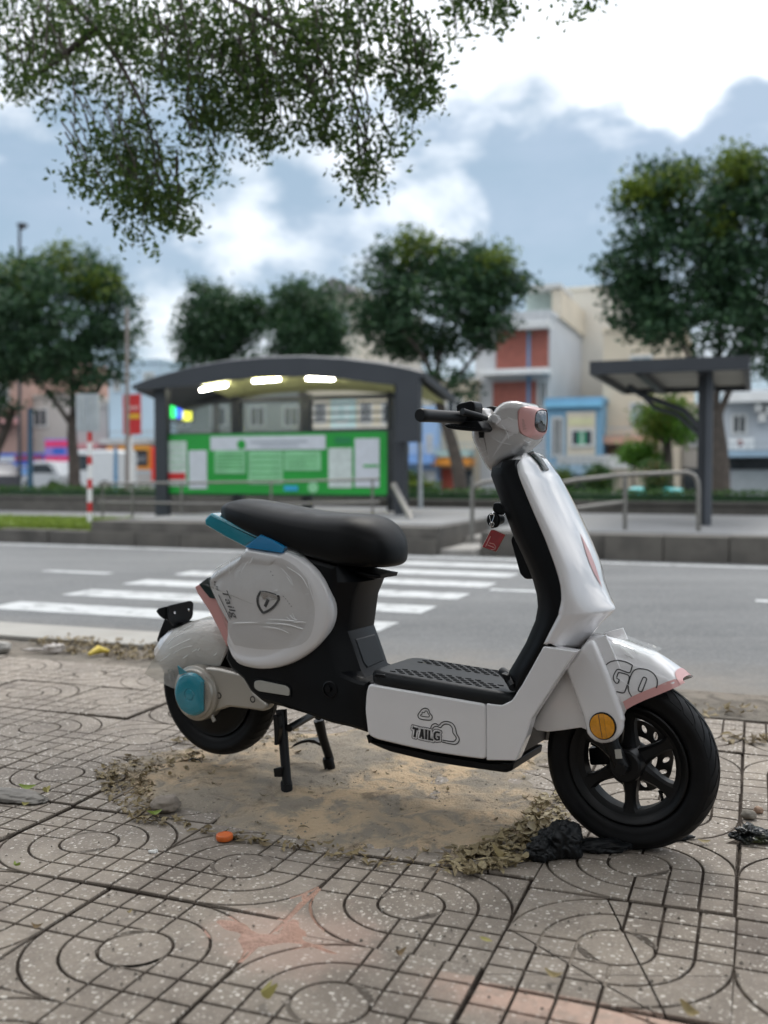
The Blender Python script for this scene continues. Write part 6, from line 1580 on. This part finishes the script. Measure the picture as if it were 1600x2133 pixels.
# ================================================================== TREES AND PLANTS
def rot_rand(n):
    q = rng.normal(size=(n, 4)); q /= np.linalg.norm(q, axis=1, keepdims=True)
    w, x, y, z = q.T
    return np.stack([np.stack([1-2*(y*y+z*z), 2*(x*y-z*w), 2*(x*z+y*w)], 1), np.stack([2*(x*y+z*w), 1-2*(x*x+z*z), 2*(y*z-x*w)], 1), np.stack([2*(x*z-y*w), 2*(y*z+x*w), 1-2*(x*x+y*y)], 1)], 1)
def leaves(name, cen, size, m, parent, asp=0.5, origin=(0, 0, 0)):
    n = len(cen); base = np.array([(-.5, 0, 0), (0.05, -asp/2, .06), (.5, 0, 0), (0.05, asp/2, .06)])
    V = np.einsum('nij,kj->nki', rot_rand(n), base) * (size*rng.uniform(.6, 1.3, n))[:, None, None] + (cen - np.array(origin))[:, None, :]
    me = bpy.data.meshes.new(name); me.vertices.add(n*4); me.vertices.foreach_set('co', V.astype(np.float32).ravel())
    me.loops.add(n*4); me.loops.foreach_set('vertex_index', np.arange(n*4, dtype=np.int32))
    me.polygons.add(n); me.polygons.foreach_set('loop_start', np.arange(0, n*4, 4, dtype=np.int32)); me.polygons.foreach_set('loop_total', np.full(n, 4, dtype=np.int32))
    me.update(calc_edges=True); me.validate(); me.materials.append(m)
    o = bpy.data.objects.new(name, me); COL.objects.link(o); o.parent = parent; return o
def clumps(ell, n_cl, per, spread):
    """cluster centres near the surface of the ellipsoids, leaves round each"""
    vol = np.array([e[3]*e[4]*e[5] for e in ell])**.8; ch = rng.choice(len(ell), n_cl, p=vol/vol.sum())
    d = rng.normal(size=(n_cl, 3)); d /= np.linalg.norm(d, axis=1, keepdims=True)
    r = rng.uniform(.25, 1.0, n_cl)**.45*rng.choice([.85, 1.0, 1.0, 1.1, 1.2], n_cl)
    E = np.array(ell)[ch]; c = E[:, :3] + d*r[:, None]*E[:, 3:6]
    k = rng.poisson(per, n_cl); idx = np.repeat(np.arange(n_cl), k)
    return c, c[idx] + rng.normal(size=(len(idx), 3))*np.array(spread)
M_BARK = mat('bark', (.075, .062, .052), .9, var=.3, scale=6, bump=.8, bscale=25, bdist=.02)
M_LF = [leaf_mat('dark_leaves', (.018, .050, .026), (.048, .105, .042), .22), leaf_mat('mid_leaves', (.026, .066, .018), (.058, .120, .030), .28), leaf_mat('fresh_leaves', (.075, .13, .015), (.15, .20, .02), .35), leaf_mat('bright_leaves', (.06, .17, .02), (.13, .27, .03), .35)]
def ell_px(x, y, rx, ry, t, depth=None):
    """ellipse seen in the photo -> ellipsoid at distance t across the street"""
    d = ray(x, y); k = t/d.dot(PV); c = EYE + d*k; sc_ = k*cp/FPX
    return (c.x, c.y, c.z, rx*sc_, (depth or (rx+ry)/2*sc_*1.05), ry*sc_)
def tree(label, trunk, branches, blobs, t, n_cl, per, lsize, young=(), group='trees on the median', mi=0, r0=.16, spread=.17):
    P3 = lambda x, y, dt=0: EYE + ray(x, y)*((t+dt)/ray(x, y).dot(PV))
    b0 = P3(*trunk[0]); root = empty('broadleaf_tree', (b0.x, b0.y, .15)); tag(root, label, 'tree', group)
    org_ = Vector((b0.x, b0.y, .15))
    b = MB(); q = [P3(*p) - org_ for p in trunk]; q[0].z = 0; b.tube(cr(q, 3, False), list(np.linspace(r0, r0*.55, len(cr(q, 3, False)))), 12); tr = b.build('trunk', M_BARK, root, 60)
    for i, br in enumerate(branches):
        b = MB(); q = cr([P3(x, y, (i % 3-1)*.35*j) - org_ for j, (x, y) in enumerate(br)], 3, False); b.tube(q, list(np.linspace(r0*.42, .025, len(q))), 8); b.build('limb', M_BARK, root, 60)
    extra = []
    for (bx, by, brx, bry) in blobs:
        for _ in range(3):
            an = random.uniform(0, 6.28); f = random.uniform(.75, 1.12)
            extra.append((bx+math.cos(an)*brx*f, by+math.sin(an)*bry*f*(.75 if math.sin(an) > 0 else 1), brx*random.uniform(.18, .34), bry*random.uniform(.18, .36)))
    ells = [ell_px(bx, by, brx*.9, bry*.9, t+random.uniform(-.5, .5)) for bx, by, brx, bry in blobs] + [ell_px(*bl, t+random.uniform(-.8, .5)) for bl in extra]
    c, p = clumps(ells, int(n_cl*.62), per*1.35, (spread*.95, spread*.95, spread*.5))
    leaves('crown', p, lsize, M_LF[mi], root, .55, org_)
    # upper outer clumps, top light put in as a lighter leaf colour
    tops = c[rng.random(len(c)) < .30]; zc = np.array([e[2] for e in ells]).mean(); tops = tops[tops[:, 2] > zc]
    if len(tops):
        pp = np.repeat(tops, 14, 0) + rng.normal(size=(len(tops)*14, 3))*spread*.9 + np.array((0, -.1, .12)); leaves('top_lit_leaves', pp, lsize, M_LF[1], root, .55, org_)
    if young:
        c2, p2 = clumps([ell_px(*bl, t-.5) for bl in young], 26*len(young), 20, (spread*.9,)*3); leaves('new_growth', p2, lsize*.9, M_LF[2], root, .55, org_)
    return root
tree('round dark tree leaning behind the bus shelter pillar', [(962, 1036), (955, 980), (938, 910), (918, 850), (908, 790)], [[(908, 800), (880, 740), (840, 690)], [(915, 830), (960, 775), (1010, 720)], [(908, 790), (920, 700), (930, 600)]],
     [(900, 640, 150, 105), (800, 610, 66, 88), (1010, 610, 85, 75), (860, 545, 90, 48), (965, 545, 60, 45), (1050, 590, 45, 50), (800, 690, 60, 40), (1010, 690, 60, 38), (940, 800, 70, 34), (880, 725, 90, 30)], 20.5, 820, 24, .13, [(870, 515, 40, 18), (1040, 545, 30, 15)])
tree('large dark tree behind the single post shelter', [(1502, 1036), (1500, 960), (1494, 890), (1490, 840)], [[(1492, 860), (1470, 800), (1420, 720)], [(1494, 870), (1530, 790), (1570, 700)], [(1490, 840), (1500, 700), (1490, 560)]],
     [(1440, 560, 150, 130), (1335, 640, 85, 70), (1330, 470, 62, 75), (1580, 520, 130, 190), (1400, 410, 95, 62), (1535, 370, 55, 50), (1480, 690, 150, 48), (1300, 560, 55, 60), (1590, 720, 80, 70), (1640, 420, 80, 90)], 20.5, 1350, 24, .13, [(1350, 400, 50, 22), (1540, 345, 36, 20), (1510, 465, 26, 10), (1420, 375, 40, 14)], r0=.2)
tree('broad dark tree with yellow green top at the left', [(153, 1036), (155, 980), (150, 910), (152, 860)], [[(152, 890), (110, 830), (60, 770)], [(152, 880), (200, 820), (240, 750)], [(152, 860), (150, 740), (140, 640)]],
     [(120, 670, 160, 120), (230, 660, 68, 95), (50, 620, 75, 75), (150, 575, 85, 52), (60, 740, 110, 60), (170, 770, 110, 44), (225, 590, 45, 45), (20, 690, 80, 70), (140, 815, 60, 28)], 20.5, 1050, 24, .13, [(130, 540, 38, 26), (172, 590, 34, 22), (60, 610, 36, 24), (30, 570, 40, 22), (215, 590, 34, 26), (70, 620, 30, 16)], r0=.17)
tree('dark tree mostly outside the left edge of the photo', [(-22, 1036), (-15, 960), (10, 900), (30, 850)], [[(10, 900), (-30, 830)]], [(-30, 820, 60, 60), (-60, 740, 90, 80), (10, 850, 30, 22)], 20.8, 320, 22, .13)
tree('smaller tree on the left of two beyond the shelter roof', [(452, 1030), (450, 900), (450, 780)], [[(450, 800), (420, 740)], [(450, 790), (490, 700)]], [(450, 700, 82, 62), (400, 715, 42, 45), (500, 655, 48, 42), (430, 635, 46, 42), (450, 760, 84, 34), (470, 670, 80, 70)], 27, 780, 22, .14, group='trees beyond the bus shelter', spread=.2)
tree('smaller tree on the right of two beyond the shelter roof', [(632, 1030), (630, 900), (630, 780)], [[(630, 800), (600, 730)], [(630, 790), (670, 720)]], [(630, 700, 76, 60), (600, 645, 44, 46), (665, 680, 46, 45), (680, 725, 40, 32), (635, 755, 80, 32), (635, 660, 70, 66)], 27, 780, 22, .14, group='trees beyond the bus shelter', spread=.2)
tree('bright green young tree left of the single post', [(1392, 1030), (1390, 950), (1388, 900)], [[(1390, 930), (1360, 890)]], [(1390, 875, 52, 36), (1365, 895, 34, 22), (1415, 900, 36, 26)], 24, 170, 20, .12, [(1390, 860, 45, 26), (1370, 885, 30, 20)], group='trees beyond the median', mi=3)
# hedge on the low wall, grass, bushes
def plant(name, label, cat, blobs, t, n_cl, per, ls, mi, group=None, spread=.08, stem=True):
    e = [ell_px(*b_, t) for b_ in blobs]; b0 = (e[0][0], e[0][1], .2); root = empty(name, b0); tag(root, label, cat, group)
    c, p = clumps(e, n_cl, per, (spread,)*3); leaves('foliage', p, ls, M_LF[mi], root, .55, b0)
    if stem:
        b = MB(); b.tube([Vector((0, 0, -.05)), Vector((0, 0, max(.15, e[0][2]-.2)))], [.03, .02], 8); b.build('stem', M_BARK, root, 60)
    return root
M_HEDGE = leaf_mat('hedge_leaves', (.030, .080, .020), (.075, .150, .035), .25)
def hedge(label, s0, s1, t, z0, z1, n, mi, ls=.07):
    o_ = W((s0+s1)/2, t, z0); root = empty('clipped_hedge', o_, -RA); tag(root, label, 'hedge')
    b = MB(); b.box(-(s1-s0)/2+.05, (s1-s0)/2-.05, -.16, .16, 0, z1-z0-.05); b.build('branch_core', M_LF[0], root, 30)
    p = np.stack([rng.uniform(-(s1-s0)/2, (s1-s0)/2, n), rng.choice([-.2, .2, 0, 0], n) + rng.normal(0, .05, n), np.where(rng.random(n) < .5, (z1-z0), rng.uniform(.02, z1-z0, n)) + rng.normal(0, .02, n)], 1)
    leaves('foliage', p, ls, M_HEDGE if mi == 1 else M_LF[mi], root, .6)
hedge('long dark clipped hedge standing behind the low stone wall', -30, 14, 18.0, .2, .60, 16000, 1)
hs = on(870, 1020, 18.6)[0]; hedge('short lime green hedge beside the shelter pillar', hs-.5, hs+.45, 18.6, .2, .72, 700, 2)
for lab, x, y, rx, ry, mi in (('round bush beside the shelter pillar', 855, 1006, 18, 20, 1), ('dark round bush just right of the steering head', 1168, 1006, 22, 24, 1), ('dark round bush left of the two teal bins', 1246, 1004, 24, 28, 1), ('rusty tall bush between the two teal bins', 1362, 1002, 28, 40, 1), ('bush left of the red and white sign pole', 120, 1024, 20, 14, 1)):
    plant('round_bush', lab, 'bush', [(x, y, rx, ry)], 19.4, 60, 26, .07, mi, 'bushes behind the hedge')
    e = ell_px(x, y-ry*.4, rx*.9, ry*.6, 19.3); c, p = clumps([e], 20, 16, (.06,)*3
    ); ng = leaves('new_growth', p, .06, M_LF[2] if 'rusty' not in lab else leaf_mat('rusty_leaves', (.16, .10, .02), (.24, .14, .03)), [o for o in scene.objects if o.get('label') == lab][0], .55, tuple([o for o in scene.objects if o.get('label') == lab][0].location)); ng['kind'] = 'stuff'
plant('green_shrub', 'bright green shrub in front of the cream house', 'bush', [(1320, 945, 26, 20), (1350, 950, 22, 18)], 24, 70, 22, .1, 3, None, .1)
n = 34000
ss = rng.uniform(-16, sL-.05, n); tt = rng.uniform(11.12, 13.15, n)
p = np.stack([D.x*ss+PV.x*tt, D.y*ss+PV.y*tt, .155+rng.uniform(0, .09, n)], 1)
o = leaves('grass', p, .09, leaf_mat('lime_grass', (.13, .20, .025), (.22, .30, .04), .3), None, .16); tag(o, 'lime green grass strip at the left end of the median', kind='stuff')

# ---------------------------------------------------------------- the street tree whose branches hang over the pavement
TX, TY = -3.3, 2.2
M_LFH = leaf_mat('overhanging_leaves', (.036, .076, .020), (.100, .155, .036), .45)
near = empty('street_tree', (TX, TY, 0)); tag(near, 'large street tree reaching over the top of the photo', 'tree')
no = Vector((TX, TY, 0))
b = MB(); q = cr([Vector((0, 0, -.05)), Vector((.05, .02, .8)), Vector((.0, .1, 1.9)), Vector((.15, .2, 3.0)), Vector((.3, .4, 3.9))], 4, False); b.tube(q, list(np.linspace(.24, .15, len(q))), 16); b.build('trunk', M_BARK, near, 60)
def pz(x, y, Z): 
    d = ray(x, y); return EYE + d*(Z/d.y)
hang = [(60, 60, 120, 85, 5.6), (200, 110, 130, 95, 5.4), (330, 70, 130, 95, 5.2), (430, 150, 120, 105, 5.0), (560, 90, 130, 105, 5.0), (600, 200, 115, 70, 4.9), (700, 110, 110, 105, 4.9), (800, 80, 95, 95, 4.8), (860, 170, 52, 70, 4.8), (850, 235, 36, 26, 4.8), (700, 255, 70, 42, 4.8), (780, 300, 46, 42, 4.8), (760, 370, 26, 36, 4.8), (545, 260, 40, 62, 4.9), (270, 300, 85, 62, 5.1), (230, 330, 76, 40, 5.1), (190, 388, 48, 22, 5.1), (330, 390, 70, 60, 5.0), (290, 440, 54, 42, 5.0), (370, 440, 40, 36, 5.0), (300, 490, 36, 22, 5.0), (420, 330, 34, 26, 5.0), (120, 190, 80, 34, 5.3), (20, 170, 40, 24, 5.4), (1030, 10, 46, 30, 4.7), (1000, -40, 90, 50, 4.7), (950, 30, 30, 46, 4.8), (1220, -25, 60, 26, 4.7), (450, 230, 80, 46, 5.0)]
he = []
for x, y, rx, ry, Z in hang:
    c = pz(x, y, Z); k = Z/FPX; he.append((c.x, c.y, c.z, rx*k, .28, ry*k))
c, p = clumps(he, 900, 21, (.052, .07, .028)); leaves('hanging_leaves', p, .038, M_LFH, near, .5, tuple(no))
# twigs inside the hanging sprays
b = MB()
ends = c[::2]
for e in ends:
    e = Vector(e); a = e + Vector((rng.uniform(-.12, .05), rng.uniform(0, .12), rng.uniform(.16, .32)))
    b.tube([a - no, (a+e)/2 + Vector((.01, 0, .02)) - no, e - no], [.005, .004, .0018], 5)
tw = b.build('twigs', M_BARK, near, 60); tw['kind'] = 'stuff'
for pts_ in ([(-200, -250, 5.2), (60, -60, 5.4), (200, 60, 5.3), (300, 230, 5.1), (330, 380, 5.0)], [(-100, -300, 5.1), (250, -120, 5.1), (520, 20, 5.0), (700, 140, 4.9), (770, 300, 4.8)], [(100, -300, 5.0), (600, -150, 4.9), (880, -40, 4.8), (1010, 5, 4.7)], [(200, 60, 5.3), (100, 140, 5.35), (40, 170, 5.4)], [(520, 20, 5.0), (550, 180, 4.95), (545, 280, 4.9)]):
    q = cr([pz(*a) - no for a in pts_], 4, False); b = MB(); b.tube(q, list(np.linspace(.022, .004, len(q))), 8); b.build('branch', M_BARK, near, 60)
lim = [[(.3, .4, 3.9), (1.2, 1.4, 4.6), (2.4, 2.6, 4.9), (3.2, 3.0, 4.6)], [(.3, .4, 3.7), (1.5, .3, 3.9), (3.2, .2, 4.0), (4.8, .2, 4.1)], [(.2, .3, 3.4), (.6, 1.6, 4.4), (1.0, 2.8, 4.6)], [(.3, .4, 3.9), (-1.2, .6, 5.2), (-2.6, 1.0, 5.8)], [(1.5, .3, 3.9), (2.6, .9, 4.1), (4.4, 1.2, 4.2)]]
for l_ in lim:
    q = cr([Vector(a) for a in l_], 4, False); b = MB(); b.tube(q, list(np.linspace(.10, .03, len(q))), 10); b.build('limb', M_BARK, near, 60)
up = [(-.7, 2.2, 4.1, 1.4, 1.2, .45), (.7, 3.1, 4.2, 1.7, 1.1, .40), (2.0, 2.3, 4.0, 1.4, 1.3, .45), (.4, 1.5, 3.8, 1.8, 1.2, .45), (-1.5, 1.2, 3.9, 1.7, 1.2, .5), (2.2, .9, 4.0, 1.5, 1.2, .5), (-3.2, .9, 4.6, 1.0, 1.2, .8), (.1, -.2, 3.9, 2.4, .9, .4)]  # unseen crown overhead, spread and thickened to shade the near pavement
c, p = clumps(up, 3400, 17, (.13, .13, .06))
k_ = (p[:, 2] - HCAM) > .53*p[:, 1]                    # this part of the crown ends above the top of the view
leaves('crown', p[k_], .085, M_LFH, near, .5, tuple(no))
# ================================================================== SMALL THINGS ON THE PAVEMENT
def crumple(lobes, seed, amp=.3, sub=4, fine=.5):
    b = bmesh.new()
    for (c, r) in lobes:
        s = bmesh.ops.create_icosphere(b, subdivisions=sub, radius=1)
        for v in s['verts']:
            d = v.co.normalized(); q = d*1.6 + Vector(c)*9 + Vector((seed, 0, 0))
            k = 1 + amp*noise.noise(q) - amp*.9*abs(noise.noise(q*2.1)) - amp*fine*abs(noise.noise(q*4.7))
            v.co = Vector((d.x*r[0]*k, d.y*r[1]*k, d.z*r[2]*k)) + Vector(c)
    for v in b.verts: v.co.z = max(v.co.z, .001)
    return b
def crumpled(name, loc, lobes, m, label, cat, seed, amp=.3, sub=4, rz=0, fine=.5):
    b = crumple(lobes, seed, amp, sub, fine); me = bpy.data.meshes.new(name); b.to_mesh(me); b.free()
    me.shade_smooth(); me.materials.append(m); o = bpy.data.objects.new(name, me); COL.objects.link(o); o.location = loc; o.rotation_euler = (0, 0, rz); tag(o, label, cat); return o
M_BAG = mat('black_bag_plastic', (.005, .006, .007), .5, var=.3, bump=.4, bscale=45, bdist=.005, spec=.3)
p = gp(1172, 1790); q = gp(1124, 1797) - p
crumpled('plastic_bag', p + Vector((0, 0, .002)), [((0, .02, .036), (.056, .045, .048)), ((q.x, q.y+.01, .022), (.038, .026, .028)), ((-.03, .015, .03), (.05, .025, .026)), ((.10, .05, .012), (.08, .03, .016))], M_BAG, 'crumpled black plastic bag wedged against the front tyre', 'plastic bag', 3, .34, 5, 0, .12)
p = gp(1405, 1748); crumpled('rubber_scrap', p, [((0, 0, .008), (.045, .02, .012))], M_BAG, 'flattened black scrap under the front edge of the front tyre', 'scrap', 8, .5, 4)
p = gp(1562, 1752)
o = crumpled('plastic_wrapper', p, [((0, .0, .016), (.05, .035, .022)), ((.04, -.01, .010), (.035, .022, .014))], mat('wrapper_plastic', (.012, .014, .014), .22, var=.4, bump=.8, bscale=60, bdist=.006, dirt=(.25, .27, .08, .5), scale=40), 'torn black and yellow plastic wrapper lying by the right edge', 'wrapper', 15, .75, 5)
M_ROCK = mat('grey_stone', (.20, .18, .15), .9, var=.2, scale=30, bump=.6, bscale=60, bdist=.004); M_ROCK2 = mat('brown_stone', (.30, .20, .14), .9, var=.2, scale=30, bump=.6, bscale=60, bdist=.004)
crumpled('stone', gp(1560, 1706), [((0, 0, .012), (.022, .018, .014))], M_ROCK, 'grey broken stone above the black wrapper', 'stone', 5, .25, 3)
crumpled('stone', gp(1580, 1694), [((0, 0, .009), (.014, .013, .011))], M_ROCK2, 'smaller brown stone behind the grey one', 'stone', 9, .25, 3)
crumpled('stone', gp(345, 1690), [((0, 0, .02), (.045, .035, .024))], mat('pale_stone', (.27, .23, .19), .9, var=.15, scale=20, bump=.6, bscale=40, bdist=.004), 'pale rounded stone at the left end of the leaf litter', 'stone', 12, .22, 4)
crumpled('concrete_lump', gp(-2, 1358), [((0, 0, .02), (.07, .05, .04))], M_CONC, 'concrete lump at the left edge beside the gutter', 'concrete lump', 14, .2, 4)
crumpled('plastic_scrap', gp(112, 1358), [((0, 0, .02), (.06, .03, .028)), ((-.09, 0, .01), (.07, .015, .012))], mat('pale_plastic', (.55, .50, .46), .5, var=.1), 'pale crumpled plastic sheet lying beside the gutter', 'plastic scrap', 17, .5, 4)
crumpled('paper_scrap', gp(317, 1779), [((0, 0, .005), (.012, .007, .006)), ((.008, .004, .005), (.006, .006, .006))], mat('white_scrap', (.75, .74, .70), .6), 'tiny white scrap in a gap between tiles', 'scrap', 21, .4, 3)
b = MB(); pts_ = [gp(185, 1368) + Vector((0, 0, .012)), gp(205, 1363) + Vector((0, 0, .025)), gp(228, 1362) + Vector((0, 0, .014))]; b.tube([x - pts_[0] for x in pts_], [.008, .022, .006], 8); o = b.build('fruit_peel', mat('yellow_peel', (.62, .46, .06), .6), None, 60, loc=pts_[0]); tag(o, 'yellow strip of peel among the roadside leaves', 'fruit peel')
cap = MB(); cap.lathe([(0, .0), (.0205, .0), (.0215, .002), (.0215, .010), (.020, .0128), (.0175, .0135), (.0165, .0120), (0, .0118)], (0, 0, 0), 'z', 40)
o = cap.build('bottle_cap', mat('orange_plastic', (.62, .13, .02), .4, var=.08, scale=60), None, 30, loc=gp(468, 1752) + Vector((0, 0, .005)), rot=(.03, -.02, 0)); tag(o, 'round orange bottle cap lying on the tiles', 'bottle cap')
b = MB(); w_ = [gp(*a) + Vector((0, 0, z)) for a, z in (((392, 1590), .006), ((400, 1588), .012), ((412, 1589), .01), ((420, 1592), .006), ((418, 1600), .004), ((408, 1606), .004))]; b.tube([x - w_[0] for x in cr(w_, 3, False)], .0028, 6); o = b.build('wire_scrap', M_BLACK, None, 60, loc=w_[0]); tag(o, 'bent black wire beside the left end of the leaf litter', 'wire')
# single fallen leaves that stand out
def leaf(px, py, L_, rz, col, label, curl=.5, tilt=.3, up=.006):
    b = MB(); b.add([Vector(v) for v in leaf_verts(L_, L_*.5, curl)], LF)
    o = b.build('fallen_leaf', col, None, 180, loc=gp(px, py) + Vector((0, 0, up)), rot=(tilt, tilt*.4, rz), fix=False); md = o.modifiers.new('smooth', 'SUBSURF'); md.levels = 1; md.render_levels = 1
    tag(o, label, 'leaf', 'single fallen leaves'); return o
def lm(c, n=[0]):
    n[0] += 1; m = leaf_mat('leaf_%d' % n[0] if False else 'fallen_leaf', tuple(v*.85 for v in c), c, .2); return m
Y1, Y2, G1_, B1 = lm((.42, .38, .14)), lm((.34, .27, .13)), lm((.24, .32, .06)), lm((.24, .17, .09))
leaf(545, 2098, .046, 1.9, Y1, 'curled yellow leaf standing on the front tiles below the pink sand', 1.0, .8, .014)
leaf(33, 1811, .032, 2.3, G1_, 'yellow green leaf on the tiles at the far left', .5, .4)
leaf(320, 1706, .044, .7, G1_, 'large fresh green leaf at the left corner of the pit', .4, .3, .012)
leaf(75, 1938, .024, .4, B1, 'small brown leaf on the lower left tile', .8, .5)
leaf(268, 1908, .018, 1.2, Y2, 'tiny tan leaf in the long joint left of the pink sand', .6)
leaf(1013, 1966, .028, -.5, Y1, 'slim yellow leaf between the two grooved rings right of the pink sand', .2, .2)
leaf(1152, 2041, .034, -.3, Y2, 'tan leaf on the right tile below the circle groove', .6, .3)
leaf(1440, 2118, .040, -.9, Y2, 'pale leaf at the bottom edge below the cracked tile', .7, .5)
leaf(828, 1996, .030, .9, B1, 'dark curled leaf at the right tip of the pink sand', .8, .5)
leaf(1466, 1760, .034, .1, Y2, 'pale narrow leaf just right of the front tyre', .3, .2)
leaf(1045, 1799, .046, -.6, Y2, 'long tan leaf at the front rim of the leaf litter', .9, .4, .016)
leaf(55, 1650, .050, .5, G1_, 'green leaf heap edge leaf beside the broken kerb piece', .4, .4, .010)
leaf(92, 1660, .046, 1.6, Y1, 'broad yellow leaf next to the broken kerb piece', .6, .5, .012)
leaf(48, 1685, .026, 1.0, Y1, 'small upright yellow leaf left of the leaf litter', .6, .8, .012)
# broken kerb piece at the left
crumpled('kerb_fragment', gp(10, 1662), [((0, 0, .004), (.14, .045, .02)), ((.08, -.01, .004), (.06, .035, .014))], mat('broken_concrete', (.22, .205, .185), .9, var=.2, scale=12, bump=.8, bscale=30, bdist=.006, dirt=(.09, .08, .07, .7)), 'broken grey kerb fragment at the left edge of the tiles', 'kerb fragment', 31, .25, 4, -.2)
print('verts', sum(len(o.data.vertices) for o in scene.objects if o.type == 'MESH'))
